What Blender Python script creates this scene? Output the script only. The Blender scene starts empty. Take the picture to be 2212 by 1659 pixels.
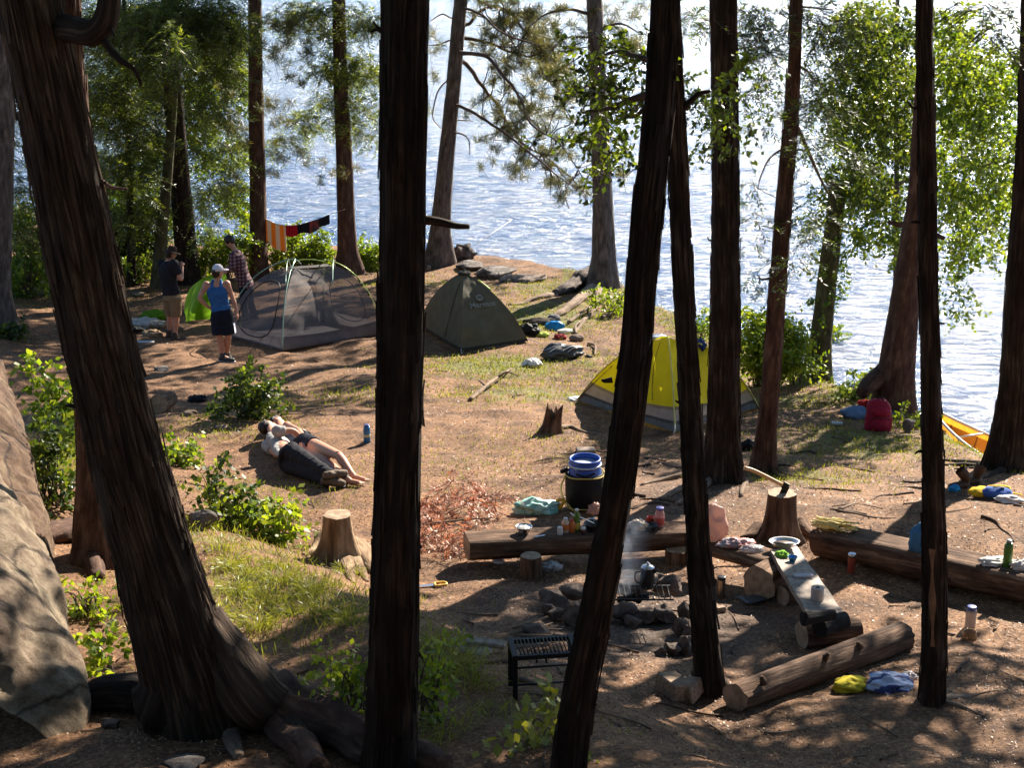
import bpy, math, random
import numpy as np
from mathutils import Vector, Matrix, noise as mn

random.seed(7)
RNG = np.random.default_rng(11)
R = math.radians
SC = bpy.context.scene
COL = SC.collection

# ------------------------------------------------------------------ camera
FPX = 3300.0                      # focal length in units of a 2212 px wide picture
TH = R(17.7)
CAMZ = 8.8
CAM = np.array([0.0, 0.0, CAMZ])
cd = bpy.data.cameras.new('camera')
cd.sensor_width = 36.0
cd.lens = 36.0 * FPX / 2212.0
cd.clip_start = 0.1
cd.clip_end = 5000
co = bpy.data.objects.new('camera', cd)
COL.objects.link(co)
co.location = CAM
co.rotation_euler = (math.pi / 2 - TH, 0, 0)
SC.camera = co

# ------------------------------------------------------------------ light
SUN_EL = R(30.0)
SUN_AZ = R(32.0)                  # to the right of the view direction (+Y towards +X)
SUN = np.array([math.sin(SUN_AZ) * math.cos(SUN_EL), math.cos(SUN_AZ) * math.cos(SUN_EL), math.sin(SUN_EL)])
world = bpy.data.worlds.new('World')
SC.world = world
world.use_nodes = True
wn = world.node_tree
bg = wn.nodes['Background']
sky = wn.nodes.new('ShaderNodeTexSky')
sky.sky_type = 'NISHITA'
sky.sun_disc = False
sky.sun_elevation = SUN_EL
sky.sun_rotation = SUN_AZ
sky.air_density = 1.0
sky.dust_density = 0.1
sky.ozone_density = 3.0
wn.links.new(sky.outputs[0], bg.inputs[0])
bg.inputs[1].default_value = 0.058
sl = bpy.data.lights.new('sun', 'SUN')
sl.energy = 5.0
sl.angle = R(0.5)
sl.color = (1.0, 0.90, 0.76)
so = bpy.data.objects.new('sun', sl)
COL.objects.link(so)
so.rotation_euler = Vector(SUN).to_track_quat('Z', 'Y').to_euler()
SC.view_settings.view_transform = 'Standard'
SC.view_settings.look = 'None'
SC.view_settings.gamma = 1
SC.view_settings.exposure = 1.75
SC.cycles.max_bounces = 6
SC.cycles.diffuse_bounces = 2
SC.cycles.glossy_bounces = 2
SC.cycles.transmission_bounces = 3
SC.cycles.transparent_max_bounces = 10
SC.cycles.use_denoising = True

# ------------------------------------------------------------------ numeric helpers
def ray(px, py):
    xc = (px - 1106.0) / FPX
    yc = (py - 829.5) / FPX
    return np.array([xc, math.cos(TH) - yc * math.sin(TH), -math.sin(TH) - yc * math.cos(TH)])

def W(px, py, D):
    """the point that lies D metres out towards the lake, in this direction"""
    d = ray(px, py)
    return CAM + d * (D / d[1])

FW = np.array([0, math.cos(TH), -math.sin(TH)])
def ppm(p):
    return FPX / float(np.dot(np.asarray(p) - CAM, FW))

def _h(ix, iy, iz, s):
    h = (ix * 374761393 + iy * 668265263 + iz * 2147483647 + s * 1274126177) & 0xFFFFFFFF
    h = ((h ^ (h >> 13)) * 1274126177) & 0xFFFFFFFF
    return ((h ^ (h >> 16)) & 0xFFFF) / 65535.0

def vnoise(P, s=0):
    """smooth value noise in -1..1 on an (n,3) or (n,2) array"""
    P = np.atleast_2d(np.asarray(P, float))
    if P.shape[1] == 2:
        P = np.column_stack([P, np.zeros(len(P))])
    i = np.floor(P).astype(np.int64)
    f = P - i
    f = f * f * (3 - 2 * f)
    r = 0
    for dx in (0, 1):
        for dy in (0, 1):
            for dz in (0, 1):
                w = (f[:, 0] if dx else 1 - f[:, 0]) * (f[:, 1] if dy else 1 - f[:, 1]) * (f[:, 2] if dz else 1 - f[:, 2])
                r = r + w * _h(i[:, 0] + dx, i[:, 1] + dy, i[:, 2] + dz, s)
    return r * 2 - 1

def fbm(P, o=3, s=0):
    P = np.asarray(P, float)
    return sum(vnoise(P * 2 ** k, s + k) / 2 ** k for k in range(o))

def sstep(a, b, x):
    t = np.clip((x - a) / (b - a), 0, 1)
    return t * t * (3 - 2 * t)

# ------------------------------------------------------------------ terrain height
_D = [-60, 0, 5, 8.5, 11.3, 12.7, 14.85, 18, 22, 25.7, 30, 34, 37, 45]
_Z = [14, 5.4, 4.2, 3.5, 3.1, 2.86, 2.68, 2.15, 1.55, 1.02, 0.70, 0.42, 0.3, 0.3]
_EX = [-90, -12, -5, -1, 0.3, 1.4, 2.2, 3.0, 4.0, 5.0, 5.5, 5.8, 6.0, 6.4, 8, 60]
_ED = [52, 40, 39.5, 38.6, 37.6, 36.6, 35.2, 31.4, 28.2, 25.4, 22.8, 21.1, 19.0, 18.5, 17.9, 12]
def gz(x, y, fine=True):
    x = np.atleast_1d(np.asarray(x, float)); y = np.atleast_1d(np.asarray(y, float))
    z = np.interp(y, _D, _Z)
    # the bank on the left that falls to the fire place
    ln = (x + 0.75) * 0.80 + (y - 12.0) * 0.55            # > 0 on the fire place side
    z = z + 0.42 * (1 - sstep(-1.3, 0.1, ln)) * (1 - sstep(12.5, 16.5, y)) * sstep(-9, -3, x + y * 0 + 0.0 * x)
    z = z + 0.5 * sstep(-3.0, -5.5, x) * (1 - sstep(12, 18, y))
    z = z + 0.35 * sstep(-7.5, -11, x) * sstep(18, 22, y)
    z = z + 0.25 * sstep(-9.5, -16, x) * sstep(18, 22, y)
    z = z - 0.14 * sstep(5.5, 6.3, x) * sstep(15.5, 17.8, y)
    e = np.interp(x, _EX, _ED) + 0.35 * vnoise(np.column_stack([x * 0.8, y * 0.3]), 5)
    wd = np.interp(x, [0, 3, 5.5], [2.2, 1.6, 1.0])
    k = sstep(-wd * 0.6, wd * 0.6, y - e)
    z = z * (1 - k) + (-0.9) * k
    P = np.column_stack([x, y])
    if fine:
        z = z + 0.09 * fbm(P * 0.55, 2, 3) + 0.028 * fbm(P * 2.3, 2, 9) * (1 - 0.6 * k)
    return z

def gzs(x, y):
    return float(gz(x, y)[0])

def G(px, py):
    """where the line through this picture point meets the ground"""
    d = ray(px, py)
    t = np.arange(5.0, 60.0, 0.03)
    P = CAM[None] + d[None] * t[:, None]
    g = gz(P[:, 0], P[:, 1])
    b = P[:, 2] < g
    i = int(np.argmax(b)) if b.any() else len(t) - 1
    p = P[i]
    return np.array([p[0], p[1], gzs(p[0], p[1])])

# ------------------------------------------------------------------ object helpers
def tag(o, label=None, cat=None, group=None, kind=None):
    if label: o['label'] = label
    if cat: o['category'] = cat
    if group: o['group'] = group
    if kind: o['kind'] = kind
    return o

def thing(name, loc, label, cat, group=None):
    o = bpy.data.objects.new(name, None)
    o.empty_display_size = 0.1
    COL.objects.link(o)
    o.location = Vector([float(v) for v in loc])
    return tag(o, label, cat, group)

def link(o, parent=None):
    COL.objects.link(o)
    if parent is not None:
        o.parent = parent
        if parent.type == 'EMPTY':
            o.matrix_parent_inverse = Matrix.Translation(-Vector(parent.location))
        elif parent.parent is None:
            o.matrix_parent_inverse = Matrix.Translation(-Vector(parent.location))
    return o

def raw_mesh(name, V, faces_flat, counts, mats, smooth=True, midx=None, attrs=None):
    me = bpy.data.meshes.new(name)
    V = np.asarray(V, np.float32)
    faces_flat = np.asarray(faces_flat, np.int32)
    counts = np.asarray(counts, np.int32)
    me.vertices.add(len(V)); me.vertices.foreach_set('co', V.ravel())
    me.loops.add(len(faces_flat)); me.loops.foreach_set('vertex_index', faces_flat)
    me.polygons.add(len(counts))
    st = np.concatenate([[0], np.cumsum(counts)[:-1]]).astype(np.int32)
    me.polygons.foreach_set('loop_start', st)
    me.polygons.foreach_set('use_smooth', np.full(len(counts), bool(smooth)) if np.isscalar(smooth) else np.asarray(smooth, bool))
    if not isinstance(mats, (list, tuple)): mats = [mats]
    for m in mats: me.materials.append(m)
    if midx is not None: me.polygons.foreach_set('material_index', np.asarray(midx, np.int32))
    for nm, (dom, typ, data) in (attrs or {}).items():
        a = me.attributes.new(nm, typ, dom)
        a.data.foreach_set('vector' if typ == 'FLOAT_VECTOR' else 'value', np.asarray(data, np.float32).ravel())
    me.update(calc_edges=True)
    me.validate()
    return me

def unit(v):
    v = np.asarray(v, float)
    return v / (np.linalg.norm(v, axis=-1, keepdims=True) + 1e-12)

def rot(axis, ang):
    return np.array(Matrix.Rotation(ang, 3, Vector([float(a) for a in axis])))

def RZ(a): return rot((0, 0, 1), a)

class MB:
    """collects shapes (world coordinates) and links them as one mesh object"""
    def __init__(s):
        s.V = []; s.F = []; s.mi = []; s.sm = []; s.n = 0; s.bk = []; s.m = 0
    def add(s, V, F, smooth=True, bk=None):
        V = np.asarray(V, float)
        s.V.append(V)
        for f in F:
            s.F.append([i + s.n for i in f]); s.mi.append(s.m); s.sm.append(smooth)
        s.bk.append(V if bk is None else bk)
        s.n += len(V)
        return s
    def box(s, c, size, M=None, bev=0.0, smooth=False):
        hx, hy, hz = [v / 2 for v in size]
        b = min(bev, hx * .9, hy * .9, hz * .9)
        if b <= 0:
            V = [(x, y, z) for x in (-hx, hx) for y in (-hy, hy) for z in (-hz, hz)]
            F = [(0, 1, 3, 2), (4, 6, 7, 5), (0, 4, 5, 1), (2, 3, 7, 6), (0, 2, 6, 4), (1, 5, 7, 3)]
        else:
            V = []; idx = {}
            for i, sx in enumerate((-1, 1)):
                for j, sy in enumerate((-1, 1)):
                    for k, sz in enumerate((-1, 1)):
                        for a in range(3):
                            p = [sx * (hx - b), sy * (hy - b), sz * (hz - b)]
                            p[a] = (sx * hx, sy * hy, sz * hz)[a]
                            idx[(i, j, k, a)] = len(V); V.append(p)
            F = []
            for a in range(3):
                o = [q for q in range(3) if q != a]
                for e in (0, 1):
                    f = []
                    for (u, v) in ((0, 0), (1, 0), (1, 1), (0, 1)):
                        q = [0, 0, 0]; q[a] = e; q[o[0]] = u; q[o[1]] = v
                        f.append(idx[(q[0], q[1], q[2], a)])
                    F.append(f if (e == 1) != (a == 1) else f[::-1])
            for a in range(3):
                o = [q for q in range(3) if q != a]
                for u in (0, 1):
                    for v in (0, 1):
                        q0 = [0, 0, 0]; q0[o[0]] = u; q0[o[1]] = v; q1 = list(q0); q1[a] = 1
                        F.append((idx[(*q0, o[0])], idx[(*q1, o[0])], idx[(*q1, o[1])], idx[(*q0, o[1])]))
            for i in (0, 1):
                for j in (0, 1):
                    for k in (0, 1):
                        F.append((idx[(i, j, k, 0)], idx[(i, j, k, 1)], idx[(i, j, k, 2)]))
        V = np.array(V)
        if M is not None: V = V @ np.asarray(M).T
        return s.add(V + np.asarray(c), F, smooth)
    def tube(s, path, rad, seg=10, cap=True, sq=1.0, up=None, smooth=True):
        P = np.asarray(path, float); n = len(P)
        r = np.full(n, float(rad)) if np.isscalar(rad) else np.asarray(rad, float)
        T = np.gradient(P, axis=0); T = unit(T)
        u = np.array([0, 0, 1.0]) if up is None else np.asarray(up, float)
        if abs(np.dot(u, T[0])) > .95: u = np.array([1.0, 0, 0])
        rings = []; bks = []; L = 0
        for i in range(n):
            u = u - T[i] * np.dot(u, T[i]); u = u / (np.linalg.norm(u) + 1e-9)
            v = np.cross(T[i], u)
            a = np.arange(seg) * 2 * math.pi / seg
            if i: L += np.linalg.norm(P[i] - P[i - 1])
            rings.append(P[i] + r[i] * (np.cos(a)[:, None] * v + sq * np.sin(a)[:, None] * u))
            bks.append(np.column_stack([r[i] * np.cos(a), r[i] * np.sin(a), np.full(seg, L)]))
        V = np.concatenate(rings); B = np.concatenate(bks)
        F = [(i * seg + j, i * seg + (j + 1) % seg, (i + 1) * seg + (j + 1) % seg, (i + 1) * seg + j) for i in range(n - 1) for j in range(seg)]
        if cap:
            F.append(tuple(range(seg))[::-1]); F.append(tuple(range((n - 1) * seg, n * seg)))
        return s.add(V, F, smooth, B)
    def lathe(s, prof, c=(0, 0, 0), M=None, seg=24, sx=1.0, sy=1.0, smooth=True):
        a = np.arange(seg) * 2 * math.pi / seg
        V = np.concatenate([np.column_stack([r * np.cos(a) * sx, r * np.sin(a) * sy, np.full(seg, z)]) for r, z in prof])
        n = len(prof)
        F = [(i * seg + j, i * seg + (j + 1) % seg, (i + 1) * seg + (j + 1) % seg, (i + 1) * seg + j) for i in range(n - 1) for j in range(seg)]
        if prof[0][0] > 1e-4: F.append(tuple(range(seg))[::-1])
        if prof[-1][0] > 1e-4: F.append(tuple(range((n - 1) * seg, n * seg)))
        if M is not None: V = V @ np.asarray(M).T
        return s.add(V + np.asarray(c), F, smooth)
    def grid(s, P, smooth=True, flip=False):
        P = np.asarray(P, float); a, b = P.shape[:2]
        F = [(i * b + j, i * b + j + 1, (i + 1) * b + j + 1, (i + 1) * b + j) for i in range(a - 1) for j in range(b - 1)]
        if flip: F = [f[::-1] for f in F]
        return s.add(P.reshape(-1, 3), F, smooth)
    def ell(s, c, r, M=None, nu=16, nv=10, disp=0.0, fr=3.0, seed=0, smooth=True, flat=None):
        V = []; F = []
        for i in range(nv + 1):
            th = math.pi * i / nv
            for j in range(nu):
                ph = 2 * math.pi * j / nu
                V.append((math.sin(th) * math.cos(ph), math.sin(th) * math.sin(ph), math.cos(th)))
        V = np.array(V)
        if disp: V = V * (1 + disp * fbm(V * fr + seed * 7.3, 3, seed))[:, None]
        if flat is not None: V[:, 2] = np.maximum(V[:, 2], flat)
        V = V * np.asarray(r)
        if M is not None: V = V @ np.asarray(M).T
        F = [(i * nu + j, (i + 1) * nu + j, (i + 1) * nu + (j + 1) % nu, i * nu + (j + 1) % nu) for i in range(nv) for j in range(nu)]
        return s.add(V + np.asarray(c), F, smooth)
    def build(s, name, mats, parent=None, base=None, mods=None):
        V = np.concatenate(s.V); B = np.concatenate(s.bk)
        off = np.zeros(3)
        if parent is None and base is not None: off = np.asarray(base, float)
        me = raw_mesh(name, V - off, [i for f in s.F for i in f], [len(f) for f in s.F], mats, s.sm, s.mi, {'bk': ('POINT', 'FLOAT_VECTOR', B)})
        o = bpy.data.objects.new(name, me)
        o.location = off
        return link(o, parent)

def arc(pts, n=24):
    """a smooth curve through the points"""
    P = np.asarray(pts, float); m = len(P)
    if m == 2:
        t = np.linspace(0, 1, n)[:, None]; return P[0] * (1 - t) + P[1] * t
    Q = np.vstack([2 * P[0] - P[1], P, 2 * P[-1] - P[-2]])
    out = []
    for u in np.linspace(0, m - 1, n):
        i = min(int(u), m - 2); t = u - i
        a, b, c, d = Q[i], Q[i + 1], Q[i + 2], Q[i + 3]
        out.append(0.5 * ((2 * b) + (-a + c) * t + (2 * a - 5 * b + 4 * c - d) * t * t + (-a + 3 * b - 3 * c + d) * t ** 3))
    return np.array(out)
# ------------------------------------------------------------------ materials
def newmat(name):
    m = bpy.data.materials.new(name); m.use_nodes = True
    nt = m.node_tree
    return m, nt, nt.nodes['Principled BSDF'], nt.nodes['Material Output']

def ramp(nt, fac, cols, pos=None):
    r = nt.nodes.new('ShaderNodeValToRGB')
    pos = pos or [i / (len(cols) - 1) for i in range(len(cols))]
    while len(r.color_ramp.elements) < len(cols): r.color_ramp.elements.new(0.5)
    for e, c, p in zip(r.color_ramp.elements, cols, pos):
        e.position = p; e.color = (*c, 1)
    nt.links.new(fac, r.inputs[0])
    return r.outputs[0]

def nz(nt, vec, scale, detail=4, rough=.55, dist=0.0):
    n = nt.nodes.new('ShaderNodeTexNoise')
    n.inputs['Scale'].default_value = scale; n.inputs['Detail'].default_value = detail
    n.inputs['Roughness'].default_value = rough; n.inputs['Distortion'].default_value = dist
    if vec is not None: nt.links.new(vec, n.inputs['Vector'])
    return n.outputs[0]

def coord(nt, kind='Object', sc=(1, 1, 1)):
    if kind == 'bk':
        a = nt.nodes.new('ShaderNodeAttribute'); a.attribute_name = 'bk'; v = a.outputs['Vector']
    else:
        v = nt.nodes.new('ShaderNodeTexCoord').outputs[kind]
    m = nt.nodes.new('ShaderNodeMapping'); m.inputs['Scale'].default_value = sc
    nt.links.new(v, m.inputs[0])
    return m.outputs[0]

def bump(nt, h, strength, dist, b):
    n = nt.nodes.new('ShaderNodeBump'); n.inputs['Strength'].default_value = strength; n.inputs['Distance'].default_value = dist
    nt.links.new(h, n.inputs['Height']); nt.links.new(n.outputs[0], b.inputs['Normal'])
    return n

_cache = {}
def surf(name, c, c2=None, sc=8, rough=.7, bs=.3, bd=.01, kind='Object', st=(1, 1, 1), metal=0, detail=4, trans=0, spec=.4, pos=None):
    """general opaque surface: two tones mixed by noise, with relief"""
    if name in _cache: return _cache[name]
    m, nt, b, out = newmat(name)
    v = coord(nt, kind, st)
    n = nz(nt, v, sc, detail)
    c2 = c2 or tuple(x * .75 for x in c)
    col = ramp(nt, n, [c2, c], pos or [.35, .65])
    nt.links.new(col, b.inputs['Base Color'])
    b.inputs['Roughness'].default_value = rough
    b.inputs['Metallic'].default_value = metal
    b.inputs['Specular IOR Level'].default_value = spec
    if bs: bump(nt, nz(nt, v, sc * 2.3, detail + 1), bs, bd, b)
    if trans:
        t = nt.nodes.new('ShaderNodeBsdfTranslucent'); nt.links.new(col, t.inputs[0])
        mx = nt.nodes.new('ShaderNodeMixShader'); mx.inputs[0].default_value = trans
        nt.links.new(b.outputs[0], mx.inputs[1]); nt.links.new(t.outputs[0], mx.inputs[2]); nt.links.new(mx.outputs[0], out.inputs[0])
    _cache[name] = m
    return m

def bark(name, dark, mid, light, sc=22, stretch=.10, bs=.9, bd=.03):
    m, nt, b, out = newmat(name)
    v = coord(nt, 'bk', (1, 1, stretch))
    n1 = nz(nt, v, sc, 6, .65, .3)
    n2 = nz(nt, coord(nt, 'bk', (1, 1, .6)), 6, 3)
    mx = nt.nodes.new('ShaderNodeMath'); mx.operation = 'MULTIPLY_ADD'; mx.inputs[1].default_value = .7
    nt.links.new(n1, mx.inputs[0])
    m2 = nt.nodes.new('ShaderNodeMath'); m2.operation = 'MULTIPLY'; m2.inputs[1].default_value = .3
    nt.links.new(n2, m2.inputs[0]); nt.links.new(m2.outputs[0], mx.inputs[2])
    col = ramp(nt, mx.outputs[0], [dark, mid, light], [.36, .52, .68])
    nt.links.new(col, b.inputs['Base Color'])
    b.inputs['Roughness'].default_value = .9; b.inputs['Specular IOR Level'].default_value = .2
    bump(nt, n1, bs, bd, b)
    return m

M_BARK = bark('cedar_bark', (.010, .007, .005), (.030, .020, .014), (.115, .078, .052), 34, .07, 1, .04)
M_BARK_BACKLIT = bark('backlit_cedar_bark', (.005, .004, .003), (.016, .011, .008), (.065, .043, .029), 34, .07, 1, .04)  # backlit shade of the near trunks put into darker cedar bark colours
M_STRIP = bark('bark_strip', (.02, .013, .009), (.06, .04, .028), (.18, .125, .085), 30, .07)
M_BARKR = bark('red_bark', (.03, .015, .011), (.085, .046, .032), (.18, .11, .075), 14, .25)
M_BARKG = bark('grey_bark', (.04, .030, .026), (.11, .088, .075), (.23, .19, .165), 16, .22)
M_BARKM = bark('mossy_bark', (.03, .03, .015), (.08, .075, .035), (.16, .15, .08), 10, .5)
M_ROOT = bark('root_bark', (.10, .07, .05), (.24, .17, .12), (.40, .31, .24), 14, .2)
M_LOG = bark('log_wood', (.035, .020, .013), (.12, .068, .042), (.30, .20, .13), 24, .10)
M_STUMP = bark('stump_wood', (.09, .055, .03), (.26, .17, .10), (.46, .34, .22), 16, .14)
M_TWIG = bark('twig_bark', (.05, .035, .03), (.12, .085, .07), (.22, .16, .13), 20, .2)
M_CUT = surf('cut_wood', (.40, .28, .18), (.22, .14, .08), 14, .75, .4, .006, st=(1, 1, 1))
M_PLANK = surf('weathered_plank', (.34, .27, .21), (.17, .12, .09), 6, .7, .5, .006, st=(3, 3, 3))

def leafmat(name, cols, tr=.45, tcol=None, rough=.45, spec=.35):
    """leaf: reflects and lets light through; tone varies from leaf to leaf"""
    m, nt, b, out = newmat(name)
    a = nt.nodes.new('ShaderNodeAttribute'); a.attribute_name = 'rv'
    col = ramp(nt, a.outputs['Fac'], cols)
    nt.links.new(col, b.inputs['Base Color'])
    b.inputs['Roughness'].default_value = rough; b.inputs['Specular IOR Level'].default_value = spec
    t = nt.nodes.new('ShaderNodeBsdfTranslucent')
    hs = nt.nodes.new('ShaderNodeMixRGB'); hs.blend_type = 'MULTIPLY'; hs.inputs[0].default_value = 1
    hs.inputs[2].default_value = (*(tcol or (1.9, 1.7, .5)), 1)
    nt.links.new(col, hs.inputs[1]); nt.links.new(hs.outputs[0], t.inputs[0])
    mx = nt.nodes.new('ShaderNodeMixShader'); mx.inputs[0].default_value = tr
    nt.links.new(b.outputs[0], mx.inputs[1]); nt.links.new(t.outputs[0], mx.inputs[2]); nt.links.new(mx.outputs[0], out.inputs[0])
    return m

L_CON = leafmat('hemlock_needles', [(.028, .052, .014), (.085, .125, .028), (.18, .22, .04)], .52, (2.0, 1.8, .6))
L_PINE = leafmat('pine_needles', [(.05, .065, .03), (.10, .115, .045), (.19, .17, .07)], .35, (1.6, 1.4, .6))
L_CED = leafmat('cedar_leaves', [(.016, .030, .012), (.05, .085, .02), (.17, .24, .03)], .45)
L_DEC = leafmat('broad_leaves', [(.035, .06, .015), (.075, .12, .025), (.17, .20, .04)], .5)
L_BUSH = leafmat('bush_leaves', [(.04, .075, .012), (.09, .16, .02), (.20, .26, .035)], .5)
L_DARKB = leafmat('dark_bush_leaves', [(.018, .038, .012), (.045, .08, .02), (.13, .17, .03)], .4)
L_GRASS = leafmat('grass_blades', [(.12, .11, .03), (.14, .17, .035), (.26, .28, .07)], .4, (1.7, 1.5, .5))
L_DEAD = leafmat('dead_needles', [(.22, .085, .05), (.42, .17, .10), (.60, .32, .20)], .35, (1.3, 1, .8))
L_LIT = leafmat('litter_chips', [(.09, .042, .022), (.23, .118, .06), (.38, .22, .12), (.60, .43, .25)], .1, (1.3, 1, .7), .5, .3)

def cloth(name, c, sheer=0.0, rough=.85, bs=.4, sc=11, spec=.12, c2=None):
    return surf(name, c, c2 or tuple(x * .8 for x in c), sc, rough, bs, .012, trans=sheer, spec=spec, detail=3)

def plain(name, c, rough=.4, metal=0, spec=.5):
    return surf(name, c, tuple(x * .9 for x in c), 30, rough, .08, .002, metal=metal, spec=spec)

def glassy(name, c, tr=.6, rough=.1):
    m, nt, b, out = newmat(name)
    b.inputs['Base Color'].default_value = (*c, 1); b.inputs['Roughness'].default_value = rough
    t = nt.nodes.new('ShaderNodeBsdfTransparent'); t.inputs[0].default_value = (*[min(1, x + .25) for x in c], 1)
    mx = nt.nodes.new('ShaderNodeMixShader'); mx.inputs[0].default_value = tr
    nt.links.new(b.outputs[0], mx.inputs[1]); nt.links.new(t.outputs[0], mx.inputs[2]); nt.links.new(mx.outputs[0], out.inputs[0])
    return m

def make_ground_mat():
    m, nt, b, out = newmat('needle_litter_ground')
    v = coord(nt, 'Object')
    fine = nz(nt, v, 26, 8, .72)
    col = ramp(nt, fine, [(.045, .022, .012), (.16, .083, .042), (.31, .178, .090), (.50, .34, .19)], [.30, .46, .58, .74])
    big = nz(nt, v, 2.2, 6, .68)
    tint = ramp(nt, big, [(.38, .33, .31), (.72, .67, .64), (1.06, 1.0, .95)], [.36, .47, .62])
    mu = nt.nodes.new('ShaderNodeMixRGB'); mu.blend_type = 'MULTIPLY'; mu.inputs[0].default_value = 1
    nt.links.new(col, mu.inputs[1]); nt.links.new(tint, mu.inputs[2])
    # moss and short grass
    at = nt.nodes.new('ShaderNodeAttribute'); at.attribute_name = 'gm'
    gn = nz(nt, v, 5, 5, .7)
    ad = nt.nodes.new('ShaderNodeMath'); ad.operation = 'ADD'
    nt.links.new(at.outputs['Fac'], ad.inputs[0]); nt.links.new(gn, ad.inputs[1])
    gf = ramp(nt, ad.outputs[0], [(0, 0, 0), (.8, .8, .8)], [.78, 1.12])
    gcol = ramp(nt, nz(nt, v, 34, 6, .7), [(.045, .055, .014), (.12, .145, .035), (.24, .25, .075)], [.33, .5, .7])
    mg = nt.nodes.new('ShaderNodeMixRGB'); nt.links.new(gf, mg.inputs[0]); nt.links.new(mu.outputs[0], mg.inputs[1]); nt.links.new(gcol, mg.inputs[2])
    # ash and trodden dirt
    ah = nt.nodes.new('ShaderNodeAttribute'); ah.attribute_name = 'ash'
    ma = nt.nodes.new('ShaderNodeMixRGB'); nt.links.new(ah.outputs['Fac'], ma.inputs[0]); nt.links.new(mg.outputs[0], ma.inputs[1])
    acol = ramp(nt, fine, [(.03, .022, .018), (.085, .062, .05), (.15, .115, .09)], [.3, .5, .72])
    nt.links.new(acol, ma.inputs[2])
    nt.links.new(ma.outputs[0], b.inputs['Base Color'])
    b.inputs['Roughness'].default_value = .85; b.inputs['Specular IOR Level'].default_value = .25
    n1 = nz(nt, v, 40, 8, .75)
    bump(nt, n1, 1.0, .016, b)
    return m
M_GROUND = make_ground_mat()

def make_water():
    m, nt, b, out = newmat('lake_water')
    b.inputs['Base Color'].default_value = (.03, .08, .21, 1)
    b.inputs['Roughness'].default_value = .20
    b.inputs['IOR'].default_value = 1.58
    b.inputs['Specular IOR Level'].default_value = .8
    a = nz(nt, coord(nt, 'Object', (.6, 1.45, 1)), 2.9, 5, .62, .8)
    c = nz(nt, coord(nt, 'Object', (.10, .26, 1)), 1.0, 3, .5, .4)
    ad = nt.nodes.new('ShaderNodeMath'); ad.operation = 'MULTIPLY_ADD'; ad.inputs[1].default_value = 3.0
    nt.links.new(c, ad.inputs[0]); nt.links.new(a, ad.inputs[2])
    bump(nt, ad.outputs[0], 1.0, .27, b)
    return m
M_WATER = make_water()

def make_rock(name, c1, c2, c3, sc=3.0):
    m, nt, b, out = newmat(name)
    v = coord(nt, 'Object')
    col = ramp(nt, nz(nt, v, sc, 8, .68), [c1, c2, c3], [.33, .5, .68])
    wv = nt.nodes.new('ShaderNodeVectorMath'); wv.operation = 'MULTIPLY_ADD'; wv.inputs[1].default_value = (.7, .7, .7)
    nn_ = nt.nodes.new('ShaderNodeTexNoise'); nn_.inputs['Scale'].default_value = 1.6; nn_.inputs['Detail'].default_value = 5; nt.links.new(v, nn_.inputs['Vector'])
    nt.links.new(nn_.outputs['Color'], wv.inputs[0]); nt.links.new(v, wv.inputs[2])
    vo = nt.nodes.new('ShaderNodeTexVoronoi'); vo.feature = 'DISTANCE_TO_EDGE'; vo.inputs['Scale'].default_value = .9; nt.links.new(wv.outputs[0], vo.inputs['Vector'])
    cr = ramp(nt, vo.outputs['Distance'], [(.25, .2, .17), (1, 1, 1)], [.0, .035])
    lc = ramp(nt, nz(nt, v, 14, 8, .8), [(.45, .36, .30), (1, 1, 1)], [.40, .54])
    m1 = nt.nodes.new('ShaderNodeMixRGB'); m1.blend_type = 'MULTIPLY'; m1.inputs[0].default_value = 1; nt.links.new(col, m1.inputs[1]); nt.links.new(cr, m1.inputs[2])
    m2_ = nt.nodes.new('ShaderNodeMixRGB'); m2_.blend_type = 'MULTIPLY'; m2_.inputs[0].default_value = .8; nt.links.new(m1.outputs[0], m2_.inputs[1]); nt.links.new(lc, m2_.inputs[2])
    nt.links.new(m2_.outputs[0], b.inputs['Base Color']); b.inputs['Roughness'].default_value = .9
    hh = nt.nodes.new('ShaderNodeMath'); hh.operation = 'MULTIPLY_ADD'; hh.inputs[1].default_value = .6
    nt.links.new(cr, hh.inputs[0]); nt.links.new(nz(nt, v, sc * 4, 10, .82), hh.inputs[2])
    bump(nt, hh.outputs[0], 1, .06, b)
    return m
M_ROCK = make_rock('tan_rock', (.11, .065, .04), (.27, .20, .13), (.42, .34, .23), 2.2)
M_ROCKG = make_rock('grey_rock', (.10, .085, .075), (.22, .19, .17), (.36, .32, .28), 5)
M_ROCKR = make_rock('fire_rock', (.10, .075, .06), (.24, .18, .145), (.42, .33, .27), 6)
# ------------------------------------------------------------------ ground, lake
def stretch(lo, hi, dlo, dhi, step, far, n):
    """sample positions: fine between dlo and dhi, growing steps out to lo / hi"""
    mid = np.arange(dlo, dhi + 1e-6, step)
    a = dlo - np.geomspace(step, dlo - lo, n)
    c = dhi + np.geomspace(step, hi - dhi, n)
    return np.concatenate([a[::-1], mid, c])

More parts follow.
